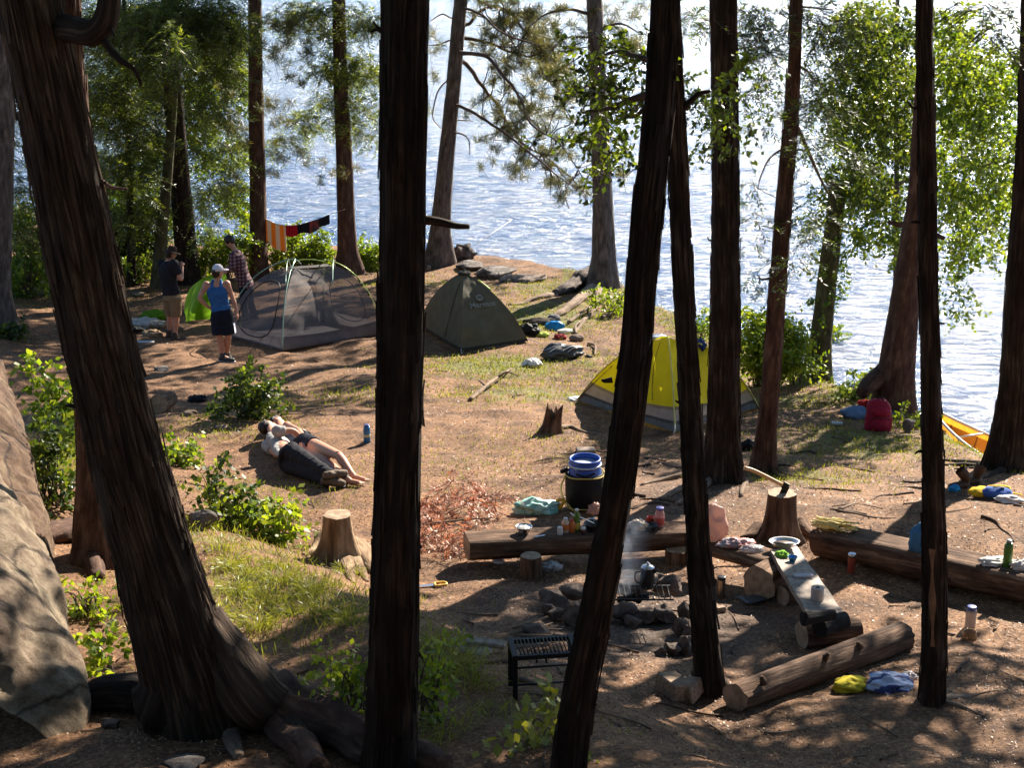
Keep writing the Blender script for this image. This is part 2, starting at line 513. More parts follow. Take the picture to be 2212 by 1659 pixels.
# green patches on the ground: centre in the clearing, radii in metres, strength
def wp(px, py): return G(px, py)[:2]
GREEN = [(wp(1080, 790), 1.7, 1.5, .52), (wp(1180, 690), 1.6, 1.9, .52), (wp(1150, 850), 1.6, 1.2, .42), (wp(1330, 640), 1.0, 1.4, .4), (wp(1180, 625), 1.2, 1.6, .42), (wp(1080, 630), 1.2, 1.0, .3), (wp(880, 610), 1.5, 1.2, .34),
         (wp(1260, 780), 1.1, 1.0, .36), (wp(1880, 960), 1.5, 1.3, .42), (wp(1750, 1030), .9, .7, .38), (wp(1750, 860), 1.4, 1.0, .42),
         (wp(560, 1270), 1.0, 1.2, .42), (wp(640, 1360), .9, .9, .28), (wp(500, 1170), .9, .7, .36), (wp(930, 1440), .5, .7, .36),
         (wp(780, 850), 1.4, 1.0, .28), (wp(470, 930), 1.1, 1.0, .32), (wp(640, 1060), 1.4, .8, .26), (wp(100, 620), 1.8, 2.0, .4),
         (wp(1020, 700), .8, .8, .3), (wp(950, 1010), 1.0, 1.2, .14), (wp(1160, 960), 1.2, 1.0, .15), (wp(90, 1000), .8, 1.8, .4), (wp(1120, 1540), .5, .4, .3)]
def green(x, y):
    x = np.atleast_1d(x); y = np.atleast_1d(y)
    g = np.zeros_like(x, float)
    for (c, rx, ry, s) in GREEN:
        g = np.maximum(g, s * np.exp(-(((x - c[0]) / rx) ** 2 + ((y - c[1]) / ry) ** 2) ** 1.3))
    e = np.interp(x, _EX, _ED)
    g = np.maximum(g, .38 * sstep(2.4, 1.2, np.abs(y - e + 1.4)) * (x < 6.4) * (x > 1.2))
    return g
PIT = G(1400, 1370)

def make_ground():
    xs = stretch(-90, 70, -13, 9.5, .07, 0, 26)
    ys = stretch(-40, 60, 7.0, 38.5, .07, 0, 20)
    X, Y = np.meshgrid(xs, ys)
    x = X.ravel(); y = Y.ravel()
    z = gz(x, y)
    V = np.column_stack([x, y, z])
    a, b = X.shape
    i = np.arange(a * b).reshape(a, b)
    Fq = np.stack([i[:-1, :-1], i[:-1, 1:], i[1:, 1:], i[1:, :-1]], -1).reshape(-1, 4)
    gm = green(x, y)
    ash = .85 * np.exp(-(((x - PIT[0]) / 1.25) ** 2 + ((y - PIT[1] - .3) / 1.1) ** 2) ** 1.5)
    c2 = G(1500, 1060); ash = np.maximum(ash, .5 * np.exp(-(((x - c2[0]) / 1.0) ** 2 + ((y - c2[1]) / 1.0) ** 2)))
    me = raw_mesh('ground', V, Fq.ravel(), np.full(len(Fq), 4), M_GROUND, True, None,
                  {'gm': ('POINT', 'FLOAT', gm), 'ash': ('POINT', 'FLOAT', ash)})
    o = bpy.data.objects.new('ground', me); link(o)
    tag(o, kind='structure')
make_ground()

def make_lake():
    ys = np.concatenate([np.arange(14, 62, .11), np.geomspace(62, 4000, 60)])
    xs = np.concatenate([-np.geomspace(30, 4000, 24)[::-1], np.arange(-20, 20, .16), np.geomspace(20.2, 4000, 24)])
    X, Y = np.meshgrid(xs, ys)
    x = X.ravel(); y = Y.ravel()
    fade = 1 - sstep(45, 62, y)
    P = np.column_stack([x * .9 + y * .12, y * 1.9])
    z = .030 * fbm(P * .75, 3, 21) * fade + .018 * vnoise(P * .25, 30) * fade
    V = np.column_stack([x, y, z])
    a, b = X.shape
    i = np.arange(a * b).reshape(a, b)
    Fq = np.stack([i[:-1, :-1], i[:-1, 1:], i[1:, 1:], i[1:, :-1]], -1).reshape(-1, 4)
    me = raw_mesh('lake_water', V, Fq.ravel(), np.full(len(Fq), 4), M_WATER)
    o = bpy.data.objects.new('lake_water', me); link(o)
    tag(o, kind='structure')
make_lake()
# ------------------------------------------------------------------ trunks, roots, limbs
def trunk_mesh(name, path, rad, mat, parent, seg=36, step=.07, amp=.06, flare=.9, fh=.35, lobes=5, seed=0, label=None, strips=0, smat=None, liftm=.011):
    """fibrous tapered trunk along a path (base first); the base flares into buttresses"""
    P = np.asarray(path, float)
    Ls = np.concatenate([[0], np.cumsum(np.linalg.norm(np.diff(P, axis=0), axis=1))])
    n = max(12, int(Ls[-1] / step))
    c = arc(P, 200); cl = np.concatenate([[0], np.cumsum(np.linalg.norm(np.diff(c, axis=0), axis=1))])
    t = np.linspace(0, cl[-1], n)
    C = np.column_stack([np.interp(t, cl, c[:, k]) for k in range(3)])
    r = np.interp(t / cl[-1] * Ls[-1], Ls, rad)
    T = unit(np.gradient(C, axis=0))
    u = np.array([0, 1.0, 0]); a = np.arange(seg) * 2 * math.pi / seg
    V = []; B = []
    ph = random.Random(seed).uniform(0, 6)
    for i in range(n):
        u = unit(u - T[i] * np.dot(u, T[i])); v = np.cross(T[i], u)
        f = 1 + flare * math.exp(-t[i] / fh) * (.55 + .45 * np.cos(a * lobes + ph + .8 * np.sin(a * 2 + ph)))
        f = f + .035 * np.cos(a * 3 + ph + t[i] * .35) 
        rr = r[i] * f
        V.append(C[i] + np.cos(a)[:, None] * v * rr[:, None] + np.sin(a)[:, None] * u * rr[:, None])
        B.append(np.column_stack([r[i] * np.cos(a), r[i] * np.sin(a), np.full(seg, t[i])]))
    V = np.concatenate(V); B = np.concatenate(B)
    # furrows, following the grain
    rm = float(np.mean(r))
    q = B * np.array([1 / rm * 2.6, 1 / rm * 2.6, 1.1]); q2 = B * np.array([1 / rm * 6.5, 1 / rm * 6.5, 1.9])
    cen = np.repeat(C, seg, 0); d = unit(V - cen)
    d1 = amp * rm * vnoise(q + seed * 3.1, seed) + amp * .7 * rm * (np.abs(vnoise(q2 + seed, seed + 5)) - .3) + .035 * rm * vnoise(B * np.array([3, 3, 3.]) + seed, seed + 8)
    V = V + d * d1[:, None]
    F = np.array([(i * seg + j, i * seg + (j + 1) % seg, (i + 1) * seg + (j + 1) % seg, (i + 1) * seg + j) for i in range(n - 1) for j in range(seg)])
    V = np.vstack([V, C[-1:]]); B = np.vstack([B, [[0, 0, t[-1]]]])
    top = [(  (n - 1) * seg + j, (n - 1) * seg + (j + 1) % seg, len(V) - 1) for j in range(seg)]
    flat = np.concatenate([F.ravel(), np.array(top).ravel()])
    me = raw_mesh(name, V, flat, [4] * len(F) + [3] * len(top), mat, True, None, {'bk': ('POINT', 'FLOAT_VECTOR', B)})
    o = bpy.data.objects.new(name, me); link(o, parent)
    if strips:
        rg = np.random.default_rng(seed + 900); SV = []; SB = []; m = 6
        for _ in range(strips):
            L_ = rg.uniform(.12, .75); i0 = rg.integers(0, n - 4); k = max(3, int(L_ / step)); i1 = min(n - 1, i0 + k)
            j = rg.integers(0, seg); w = rg.uniform(.004, .016); lift = rg.uniform(.003, liftm); peel = rg.choice([0, 1, 2])
            ii = np.linspace(i0, i1, m).astype(int); drift = rg.uniform(-.003, .003)
            for q, i in enumerate(ii):
                u_ = q / (m - 1); base_ = V[i * seg + j]; out_ = d[i * seg + j]; tg = unit(np.cross(T[i], out_))
                e_ = (1 - u_) ** 3 * (peel != 1) + u_ ** 3 * (peel != 0)
                c_ = base_ + out_ * (.004 + lift * e_) + tg * drift * q; ww = w * (1 - .7 * abs(2 * u_ - 1) ** 2)
                SV += [c_ - tg * ww + out_ * -.004, c_ + out_ * .004, c_ + tg * ww + out_ * -.004]
                bb = B[i * seg + j]; SB += [bb, bb + .01, bb + .02]
        SV = np.array(SV); ns = strips
        f_ = []
        for q in range(m - 1):
            for h_ in (0, 1): f_.append([q * 3 + h_, q * 3 + h_ + 1, q * 3 + 3 + h_ + 1, q * 3 + 3 + h_])
        FF = (np.arange(ns)[:, None, None] * m * 3 + np.array(f_)[None]).reshape(-1, 4)
        ms = raw_mesh('bark_strips', SV, FF.ravel(), np.full(len(FF), 4), smat or mat, True, None, {'bk': ('POINT', 'FLOAT_VECTOR', np.array(SB))})
        os_ = bpy.data.objects.new('bark_strips', ms); link(os_, parent); os_['kind'] = 'stuff'
    if label: o['label'] = label
    return o

def root_tube(parent, pts, rads, mat=None, seg=8, name='root', n=18, sink=.35):
    """a root lying on the ground through picture points, half sunk into it"""
    P = []
    for p in pts:
        if len(p) == 2: g = G(*p)
        else: g = np.array([p[0], p[1], gzs(p[0], p[1])])
        P.append(g)
    rr = np.interp(np.linspace(0, 1, n), np.linspace(0, 1, len(rads)), rads)
    P = arc(P, n)
    P[:, 2] = gz(P[:, 0], P[:, 1]) + rr * sink
    P = P + .25 * rr[:, None] * np.column_stack([vnoise(P * 3.1 + 5, 1), vnoise(P * 2.9 + 9, 2), vnoise(P * 3.3, 3)])
    if rr.max() > .07:
        n2 = 70; P = arc(P, n2); rr = np.interp(np.linspace(0, 1, n2), np.linspace(0, 1, n), rr); seg = 30; n = n2
    mb = MB(); mb.tube(P, rr * (1 + .18 * vnoise(P * 5, 4)), seg, sq=.85)
    if rr.max() > .07:
        B = mb.bk[0]; q = B * [16, 16, 1.6] + 7; C = np.repeat(P, seg, 0); d = unit(mb.V[0] - C); R_ = np.repeat(rr, seg)
        mb.V[0] = mb.V[0] + d * (R_ * (.22 * vnoise(B * [9, 9, 2.5] + 3, 5) + .20 * (np.abs(vnoise(q * 1.6, 6)) - .3)))[:, None]
    return mb.build(name, mat or M_ROOT, parent, P[0])

def trunk_from_px(pts, D=None, up=None, lean=0.0):
    """pts [(px,py,width px)] bottom first; carried on upward beyond the picture to height `up`"""
    bx, by, bw = pts[0]
    if D is None:
        g = G(bx, by); D = g[1]
    P = []; Rr = []
    for (x, y, w) in pts:
        p = W(x, y, D)
        p = W(x, y, D + lean * (p[2] - P[0][2] if P else 0))
        P.append(p); Rr.append(w / ppm(p) / 2)
    P[0] = P[0].copy(); 
    g = gzs(P[0][0], P[0][1])
    if P[0][2] > g + .02 or P[0][2] < g - .2:
        d = unit(P[1] - P[0]) ; k = (g - .12 - P[0][2]) / d[2]; P[0] = P[0] + d * k
    else:
        P[0][2] = g - .12
    if up is not None and up > P[-1][2]:
        d = unit(P[-1] - P[-2]); d = unit(d * [.5, .5, 1])
        L = (up - P[-1][2]) / d[2]
        for k in (.35, .7, 1.0):
            P.append(P[-1] * 0 + P[len(pts) - 1] + d * L * k); Rr.append(Rr[len(pts) - 1] * (1 - .6 * k))
    return np.array(P), np.array(Rr)

TREES = {}
def tree(key, name, label, cat, pts, mat, D=None, up=13.5, seed=1, group=None, lean=0.0, **kw):
    P, Rr = trunk_from_px(pts, D, up, lean)
    t = thing(name, (P[0][0], P[0][1], gzs(P[0][0], P[0][1])), label, cat, group)
    trunk_mesh('trunk', P, Rr, mat, t, seed=seed, **kw)
    TREES[key] = (t, P, Rr)
    return t

def roots_around(key, n, length, r0, seed=0, span=(0, 2 * math.pi), mat=None, name='root'):
    t, P, Rr = TREES[key]
    rnd = random.Random(seed)
    for i in range(n):
        a = span[0] + (span[1] - span[0]) * (i + rnd.uniform(.2, .8)) / n
        L = length * rnd.uniform(.6, 1.3)
        pts = [(P[0][0] + math.cos(a) * Rr[0] * .7, P[0][1] + math.sin(a) * Rr[0] * .7, 0)]
        b = a
        for k in range(1, 5):
            b += rnd.uniform(-.3, .3)
            pts.append((pts[-1][0] + math.cos(b) * L / 4, pts[-1][1] + math.sin(b) * L / 4, 0))
        root_tube(t, pts, [r0, r0 * .7, r0 * .5, r0 * .3, r0 * .12], mat, 7, name, 14, .3)

# near, dark trees
tree('T1', 'cedar_tree', 'thick dark leaning cedar with shredded bark in the left foreground', 'tree',
     [(455, 1570, 215), (395, 1400, 186), (335, 1200, 164), (278, 1000, 152), (218, 750, 148), (160, 480, 142), (112, 240, 138), (62, 0, 132), (20, -180, 128)], M_BARK,
     up=15, strips=1500, liftm=.018, smat=M_STRIP, seed=3, seg=64, step=.045, amp=.075, flare=.30, fh=.45, lobes=5)
tree('T3', 'cedar_tree', 'reddish cedar trunk standing behind the thick leaning cedar', 'tree',
     [(205, 1215, 105), (205, 1120, 88), (205, 1000, 78), (196, 800, 70), (182, 540, 62), (165, 300, 56), (150, 100, 52), (143, -60, 50)], M_BARKR,
     up=15, strips=500, seed=5, seg=40, step=.06, amp=.06, flare=.8, fh=.3, lobes=4)
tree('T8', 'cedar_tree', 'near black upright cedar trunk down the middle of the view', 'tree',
     [(835, 1790, 112), (845, 1560, 100), (852, 1300, 100), (860, 1000, 96), (866, 700, 95), (870, 350, 96), (876, 0, 99), (879, -160, 98)], M_BARK_BACKLIT,
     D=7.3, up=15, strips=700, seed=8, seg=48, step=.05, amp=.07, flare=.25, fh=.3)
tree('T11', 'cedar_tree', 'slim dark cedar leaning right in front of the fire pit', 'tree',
     [(1218, 1700, 74), (1240, 1560, 68), (1290, 1300, 64), (1335, 1060, 62), (1368, 800, 62), (1395, 500, 58), (1424, 230, 56), (1437, 0, 54), (1443, -150, 52)], M_BARK_BACKLIT,
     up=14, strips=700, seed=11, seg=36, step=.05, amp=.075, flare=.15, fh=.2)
tree('T12', 'cedar_tree', 'slim cedar leaning left with its foot by the end of the fallen log', 'tree',
     [(1532, 1495, 62), (1520, 1350, 52), (1505, 1150, 48), (1492, 900, 44), (1478, 650, 41), (1466, 400, 39), (1455, 150, 36), (1448, -60, 34)], M_BARK,
     up=13, strips=500, seed=12, seg=32, step=.05, amp=.07, flare=.45, fh=.3)
tree('T17', 'cedar_tree', 'straight dark cedar trunk at the right with a peeled strip, beside the striped shirt', 'tree',
     [(2014, 1520, 56), (2018, 1400, 50), (2018, 1200, 46), (2014, 1000, 44), (2008, 750, 40), (2003, 450, 36), (2000, 200, 33), (1998, -60, 31)], M_BARK,
     up=13, strips=450, seed=17, seg=32, step=.05, amp=.06, flare=.35, fh=.15)
tree('T13', 'cedar_tree', 'tall stout cedar standing right of the yellow tent', 'tree',
     [(1562, 1035, 88), (1562, 960, 74), (1563, 850, 66), (1566, 650, 61), (1566, 400, 57), (1564, 150, 55), (1562, -60, 53)], M_BARK,
     up=14, strips=700, seed=13, seg=40, step=.06, amp=.06, flare=.55, fh=.3, lobes=6)
tree('T14', 'cedar_tree', 'slender cedar right behind the stump that holds the axe', 'tree',
     [(1648, 1010, 54), (1655, 940, 44), (1664, 850, 40), (1678, 650, 36), (1694, 430, 32), (1712, 200, 27), (1722, -60, 24)], M_BARKR,
     up=13, strips=400, seed=14, seg=28, step=.06, amp=.06, flare=.5, fh=.25)
tree('T18', 'cedar_tree', 'large cedar at the right edge beside the canoe', 'tree',
     [(2178, 985, 96), (2192, 850, 72), (2203, 650, 64), (2216, 450, 60), (2226, 250, 56), (2236, -60, 52)], M_BARK,
     D=17.3, up=14, strips=500, seed=18, seg=36, step=.06, amp=.06, flare=.7, fh=.35)
# shore trees
tree('T9', 'pine_tree', 'grey pine leaning right with curved bare limbs, above the brown tent', 'tree',
     [(945, 570, 62), (950, 500, 44), (958, 400, 37), (968, 300, 33), (980, 180, 31), (990, 60, 30), (1000, -60, 28)], M_BARKG,
     up=13, seed=9, seg=28, step=.08, amp=.05, flare=.6, fh=.5)
tree('T10', 'pine_tree', 'pine at the water with a long root running left from its foot', 'tree',
     [(1298, 625, 66), (1303, 560, 50), (1302, 450, 44), (1297, 300, 40), (1290, 150, 37), (1285, 0, 35), (1283, -60, 34)], M_BARKG,
     up=13, seed=10, seg=28, step=.08, amp=.05, flare=.6, fh=.5)
tree('T7', 'hemlock_tree', 'hemlock with drooping boughs right of the clothesline', 'tree',
     [(754, 592, 62), (750, 540, 42), (746, 420, 36), (741, 300, 34), (735, 150, 30), (730, -40, 28)], M_BARKR,
     up=13, seed=7, seg=24, step=.08, amp=.05, flare=.5, fh=.4)
tree('T6', 'pine_tree', 'red barked pine that holds the left end of the clothesline', 'tree',
     [(558, 600, 44), (558, 520, 37), (557, 400, 35), (554, 250, 33), (552, 120, 30), (550, -40, 28)], M_BARKR,
     up=13, seed=6, seg=24, step=.08, amp=.05, flare=.35, fh=.3)
tree('T5', 'hemlock_tree', 'hemlock just behind the person in the brown hat', 'tree',
     [(405, 612, 58), (402, 540, 47), (392, 420, 44), (380, 280, 42), (370, 140, 40), (364, -40, 36)], M_BARK,
     up=13, seed=55, seg=28, step=.08, amp=.05, flare=.3, fh=.4)
tree('T5b', 'hemlock_tree', 'thin leaning trunk left of the person in the brown hat', 'tree',
     [(345, 560, 30), (352, 480, 24), (360, 400, 23), (372, 250, 20), (380, 100, 17)], M_BARKM,
     D=33, up=10, seed=56, seg=16, step=.1, amp=.05, flare=.3)
tree('T5c', 'hemlock_tree', 'thinnest dark trunk in the shade among the left trees', 'tree',
     [(284, 560, 20), (282, 480, 17), (278, 380, 14), (275, 260, 12), (272, 100, 10)], M_BARK,
     D=33, up=10, seed=57, seg=14, step=.1, amp=.05, flare=.3)
tree('T4', 'cedar_tree', 'grey trunk at the left edge with low green growth at its foot', 'tree',
     [(2, 705, 70), (-2, 620, 50), (4, 480, 46), (8, 330, 44), (10, 150, 42), (12, -40, 40)], M_BARKG,
     up=13, seed=4, seg=28, step=.08, amp=.06, flare=.5, fh=.4)
tree('T16', 'cedar_tree', 'cedar at the waterline behind the red backpack with a sweeping root', 'tree',
     [(1925, 880, 92), (1935, 800, 78), (1948, 700, 66), (1960, 600, 58), (1972, 500, 50), (1982, 420, 44), (1992, 250, 36), (2000, 80, 30), (2004, -60, 26)], M_BARKR,
     up=11, seed=16, seg=32, step=.06, amp=.06, flare=.35, fh=.3)
tree('T15', 'dead_tree', 'broken mossy snag wrapped in leaves, top snapped off', 'snag',
     [(1765, 812, 62), (1775, 730, 46), (1788, 600, 42), (1800, 500, 38), (1808, 430, 36), (1812, 392, 38)], M_BARKM,
     up=None, seed=15, seg=28, step=.06, amp=.1, flare=.4, fh=.3)
tree('T19', 'birch_tree', 'slim pale birch stem among the bright leaves at the right', 'tree',
     [(1935, 640, 14), (1937, 500, 12), (1937, 400, 11), (1936, 300, 10), (1938, 100, 9), (1940, -40, 8)], M_BARKG,
     D=25.5, up=11, seed=19, seg=12, step=.12, amp=.04, flare=.2)

# named big roots
t1 = TREES['T1'][0]
root_tube(t1, [(560, 1500), (640, 1560), (740, 1610), (850, 1650), (960, 1680)], [.17, .19, .17, .14, .08], M_BARKR, 14, n=30, sink=.45)
root_tube(t1, [(520, 1500), (590, 1570), (640, 1620), (690, 1680)], [.16, .13, .09, .07], M_BARKR, 12, n=24, sink=.5)
root_tube(t1, [(380, 1540), (280, 1530), (180, 1530), (110, 1550)], [.16, .15, .10, .05], M_BARK, 12, n=24, sink=.3)
root_tube(t1, [(480, 1560), (500, 1600), (520, 1640)], [.08, .05, .03], M_ROOT, 8, n=14, sink=.4)
t3 = TREES['T3'][0]
root_tube(t3, [(190, 1150), (130, 1165), (90, 1180), (60, 1200)], [.13, .11, .08, .04], M_BARKR, 12, n=18, sink=.6)
root_tube(t3, [(205, 1180), (205, 1220), (215, 1255)], [.12, .10, .05], M_BARKR, 12, n=14, sink=.6)
t12 = TREES['T12'][0]
root_tube(t12, [(1545, 1470), (1565, 1485), (1590, 1500)], [.05, .035, .015], M_BARK, 8, n=12, sink=.4)
roots_around('T17', 3, .5, .03, 4, (-.6, 1.2), M_ROOT)
t13 = TREES['T13'][0]
for pts, rr in (([(1530, 1020), (1480, 1030), (1430, 1040), (1385, 1050)], [.07, .05, .035, .015]), ([(1535, 1030), (1490, 1050), (1440, 1075), (1400, 1080)], [.06, .05, .03, .012]),
                ([(1540, 1035), (1500, 1070), (1460, 1090)], [.05, .035, .015]), ([(1590, 1035), (1610, 1045), (1600, 1075)], [.06, .04, .02]), ([(1520, 1010), (1470, 1012), (1420, 1000)], [.05, .03, .015])):
    root_tube(t13, pts, rr, M_ROOT, 8)
roots_around('T14', 3, .5, .035, 9, (-1.5, 1.5), M_BARK)
roots_around('T18', 4, .8, .07, 5, (2.2, 4.5), M_BARK)
t10 = TREES['T10'][0]
root_tube(t10, [(1285, 612), (1255, 622), (1225, 634), (1200, 640)], [.24, .2, .13, .08], M_BARKG, 12, n=20, sink=.9)
root_tube(t10, [(1280, 630), (1240, 660), (1190, 690), (1150, 700)], [.13, .1, .06, .03], M_ROOT, 10, n=20, sink=.4)
root_tube(t10, [(1200, 640), (1150, 650), (1100, 660)], [.08, .07, .04], M_ROOT, 8, n=14, sink=.2)
root_tube(t10, [(1290, 630), (1290, 650), (1265, 690), (1240, 720)], [.11, .08, .05, .02], M_ROOT, 10, n=20, sink=.4)
t16 = TREES['T16'][0]
# the sweeping root of the waterline cedar
p0 = W(1935, 790, TREES['T16'][1][0][1]); p1 = W(1905, 812, TREES['T16'][1][0][1]); p2 = W(1878, 830, TREES['T16'][1][0][1] - .2)
mb = MB(); c = arc([p0, p1, p2, W(1862, 850, TREES['T16'][1][0][1] - .4)], 16); mb.tube(c, np.linspace(.20, .09, 16), 12); mb.build('root', M_BARKR, t16)
# broken top pieces of the snags
def limb(parent, pts, r0, r1, mat=M_TWIG, name='branch', seg=7, n=16, wob=.12):
    c = arc([W(*p) for p in pts], n); rr = np.linspace(r0, r1, n)
    c = c + wob * rr[:, None] * 3 * np.column_stack([vnoise(c * 4, 1), vnoise(c * 4 + 9, 2), vnoise(c * 4 + 5, 3)])
    mb = MB(); mb.tube(c, rr, seg); return mb.build(name, mat, parent)
D1 = TREES['T1'][1][0][1]
limb(t1, [(118, 55, D1), (160, 62, D1 - .2), (200, 68, D1 - .3), (228, 45, D1 - .3), (238, 15, D1 - .3), (243, -40, D1 - .3)], .075, .055, M_BARK, n=22, seg=12)
limb(t1, [(214, 66, D1 - .3), (235, 100, D1 - .35), (262, 130, D1 - .4), (290, 150, D1 - .4), (306, 184, D1 - .4)], .025, .008, M_BARK, n=20)
limb(t1, [(228, 50, D1 - .3), (240, 62, D1 - .35), (246, 76, D1 - .4)], .02, .005, M_BARK, n=8)
limb(TREES['T3'][0], [(195, 385, 12.6), (220, 392, 12.5), (245, 405, 12.4), (275, 408, 12.3)], .03, .008, M_BARKR)
D8 = 7.3
limb(TREES['T8'][0], [(900, 470, D8), (950, 478, D8), (985, 487, D8), (1014, 489, D8)], .028, .012, M_BARK)
limb(TREES['T8'][0], [(832, 70, D8), (815, 62, D8), (800, 68, D8)], .014, .005, M_BARK)
limb(TREES['T8'][0], [(832, 66, D8), (815, 56, D8), (806, 45, D8)], .009, .004, M_BARK)
D12 = TREES['T12'][1][0][1]
limb(TREES['T12'][0], [(1470, 242, D12), (1490, 222, D12), (1510, 203, D12), (1535, 196, D12)], .026, .012, M_BARK)
limb(TREES['T16'][0], [(1975, 490, 22.6), (1945, 485, 22.5), (1920, 480, 22.4)], .06, .03, M_BARKR)
limb(TREES['T16'][0], [(1980, 500, 22.6), (2010, 505, 22.5), (2040, 515, 22.4)], .06, .03, M_BARKR)
limb(TREES['T15'][0], [(1806, 400, 26), (1790, 385, 26), (1796, 374, 26)], .10, .05, M_BARKM)
limb(TREES['T15'][0], [(1815, 400, 26), (1835, 388, 26), (1838, 376, 26)], .09, .04, M_BARKM)

# buttress of the leaning cedar flowing into its right root
def buttress(parent, pts, rads, mat, n=70, seg=28):
    c = arc(pts, n); rr = np.interp(np.linspace(0, 1, n), np.linspace(0, 1, len(rads)), rads)
    mb = MB(); mb.tube(c, rr, seg); B = mb.bk[0]; C = np.repeat(c, seg, 0); d = unit(mb.V[0] - C); R_ = np.repeat(rr, seg)
    mb.V[0] = mb.V[0] + d * (R_ * (.22 * vnoise(B * [9, 9, 2.0] + 3, 5) + .26 * (np.abs(vnoise(B * [26, 26, 1.6] + 7, 6)) - .3)))[:, None]
    mb.build('root', mat, parent)
a_ = G(640, 1610); b_ = G(700, 1690); c_ = G(590, 1560)
buttress(t1, [W(440, 1330, D1), W(490, 1420, D1 - .05), W(540, 1500, D1 - .12), c_ + [0, 0, .08], a_ + [0, 0, .03], b_ - [0, 0, .03]], [.10, .15, .17, .15, .11, .06], M_STRIP)
a_ = G(330, 1540); b_ = G(250, 1535)
buttress(t1, [W(375, 1380, D1), W(365, 1460, D1 - .05), W(345, 1520, D1 - .1), a_ + [0, 0, .02], b_ - [0, 0, .05]], [.08, .13, .15, .12, .06], M_BARK)
# broken stubs
for key, lst in (('T8', [(895, 560, 1), (838, 980, -1), (900, 1180, 1), (838, 760, -1), (898, 1420, 1)]), ('T11', [(1400, 560, 1), (1378, 880, 1), (1335, 1180, 1), (1310, 820, -1), (1450, 75, 1)]), ('T12', [(1478, 870, -1), (1525, 1240, 1)]),
                 ('T17', [(1988, 480, -1), (2022, 700, 1), (1998, 980, -1), (2035, 1260, 1), (1984, 232, -1)]), ('T13', [(1538, 520, -1), (1594, 760, 1)]), ('T1', [(290, 720, 1), (205, 400, 1), (160, 880, -1)]), ('T14', [(1716, 330, 1), (1655, 600, -1)])):
    tt_, P_, R2 = TREES[key]; D_s = float(np.mean(P_[:4, 1]))
    for (x, y, sd) in lst:
        L_ = random.uniform(8, 26); limb(tt_, [(x - sd * 12, y, D_s), (x + sd * L_ * .5, y - random.uniform(-4, 8), D_s), (x + sd * L_, y - random.uniform(-6, 14), D_s)], .016, .005, M_BARK, 'branch_stub', n=8)
# peeled strip on the right hand cedar
tp_, P_, R2 = TREES['T17']; D_s = P_[0][1]
rows = []
for y in np.linspace(1175, 1385, 24):
    c = W(2018 - (1300 - y) * .004, y, D_s); w = .015 + .008 * math.sin(y * .05)
    rows.append([c + np.array([-.035 + a * w, -math.sqrt(max(.096 ** 2 - (.035 - a * w) ** 2, 0)), 0]) for a in np.linspace(-1, 1, 5)])
mb = MB(); mb.grid(rows); mb.build('peeled_wood', surf('peeled_wood', (.22, .125, .07), (.12, .065, .035), 12, .7), tp_)
# ------------------------------------------------------------------ foliage
class Leaves:
    def __init__(s): s.V = []; s.rv = []; s.n = 0
    def quads(s, C, A, B, rv):
        V = np.stack([C - A, C + B, C + A, C - B], 1)
        s.V.append(V.reshape(-1, 3)); s.rv.append(rv); s.n += len(C)
    def build(s, name, mat, parent=None, base=None):
        V = np.concatenate(s.V); rv = np.concatenate(s.rv)
        off = np.zeros(3) if (parent is not None or base is None) else np.asarray(base, float)
        n = len(rv)
        me = raw_mesh(name, V - off, np.arange(4 * n), np.full(n, 4), mat, False, None, {'rv': ('FACE', 'FLOAT', rv)})
        o = bpy.data.objects.new(name, me); o.location = off
        return link(o, parent)

def rdir(n, zb=0.0, zs=1.0):
    v = RNG.normal(size=(n, 3)); v[:, 2] = v[:, 2] * zs + zb
    return unit(v)

def perp(d, n=None):
    r = unit(RNG.normal(size=d.shape)) if n is None else n
    return unit(r - d * np.sum(r * d, -1, keepdims=True))

def inball(n, hollow=.3):
    v = rdir(n); r = (hollow + (1 - hollow) * RNG.random(n)) ** .6
    return v * r[:, None]

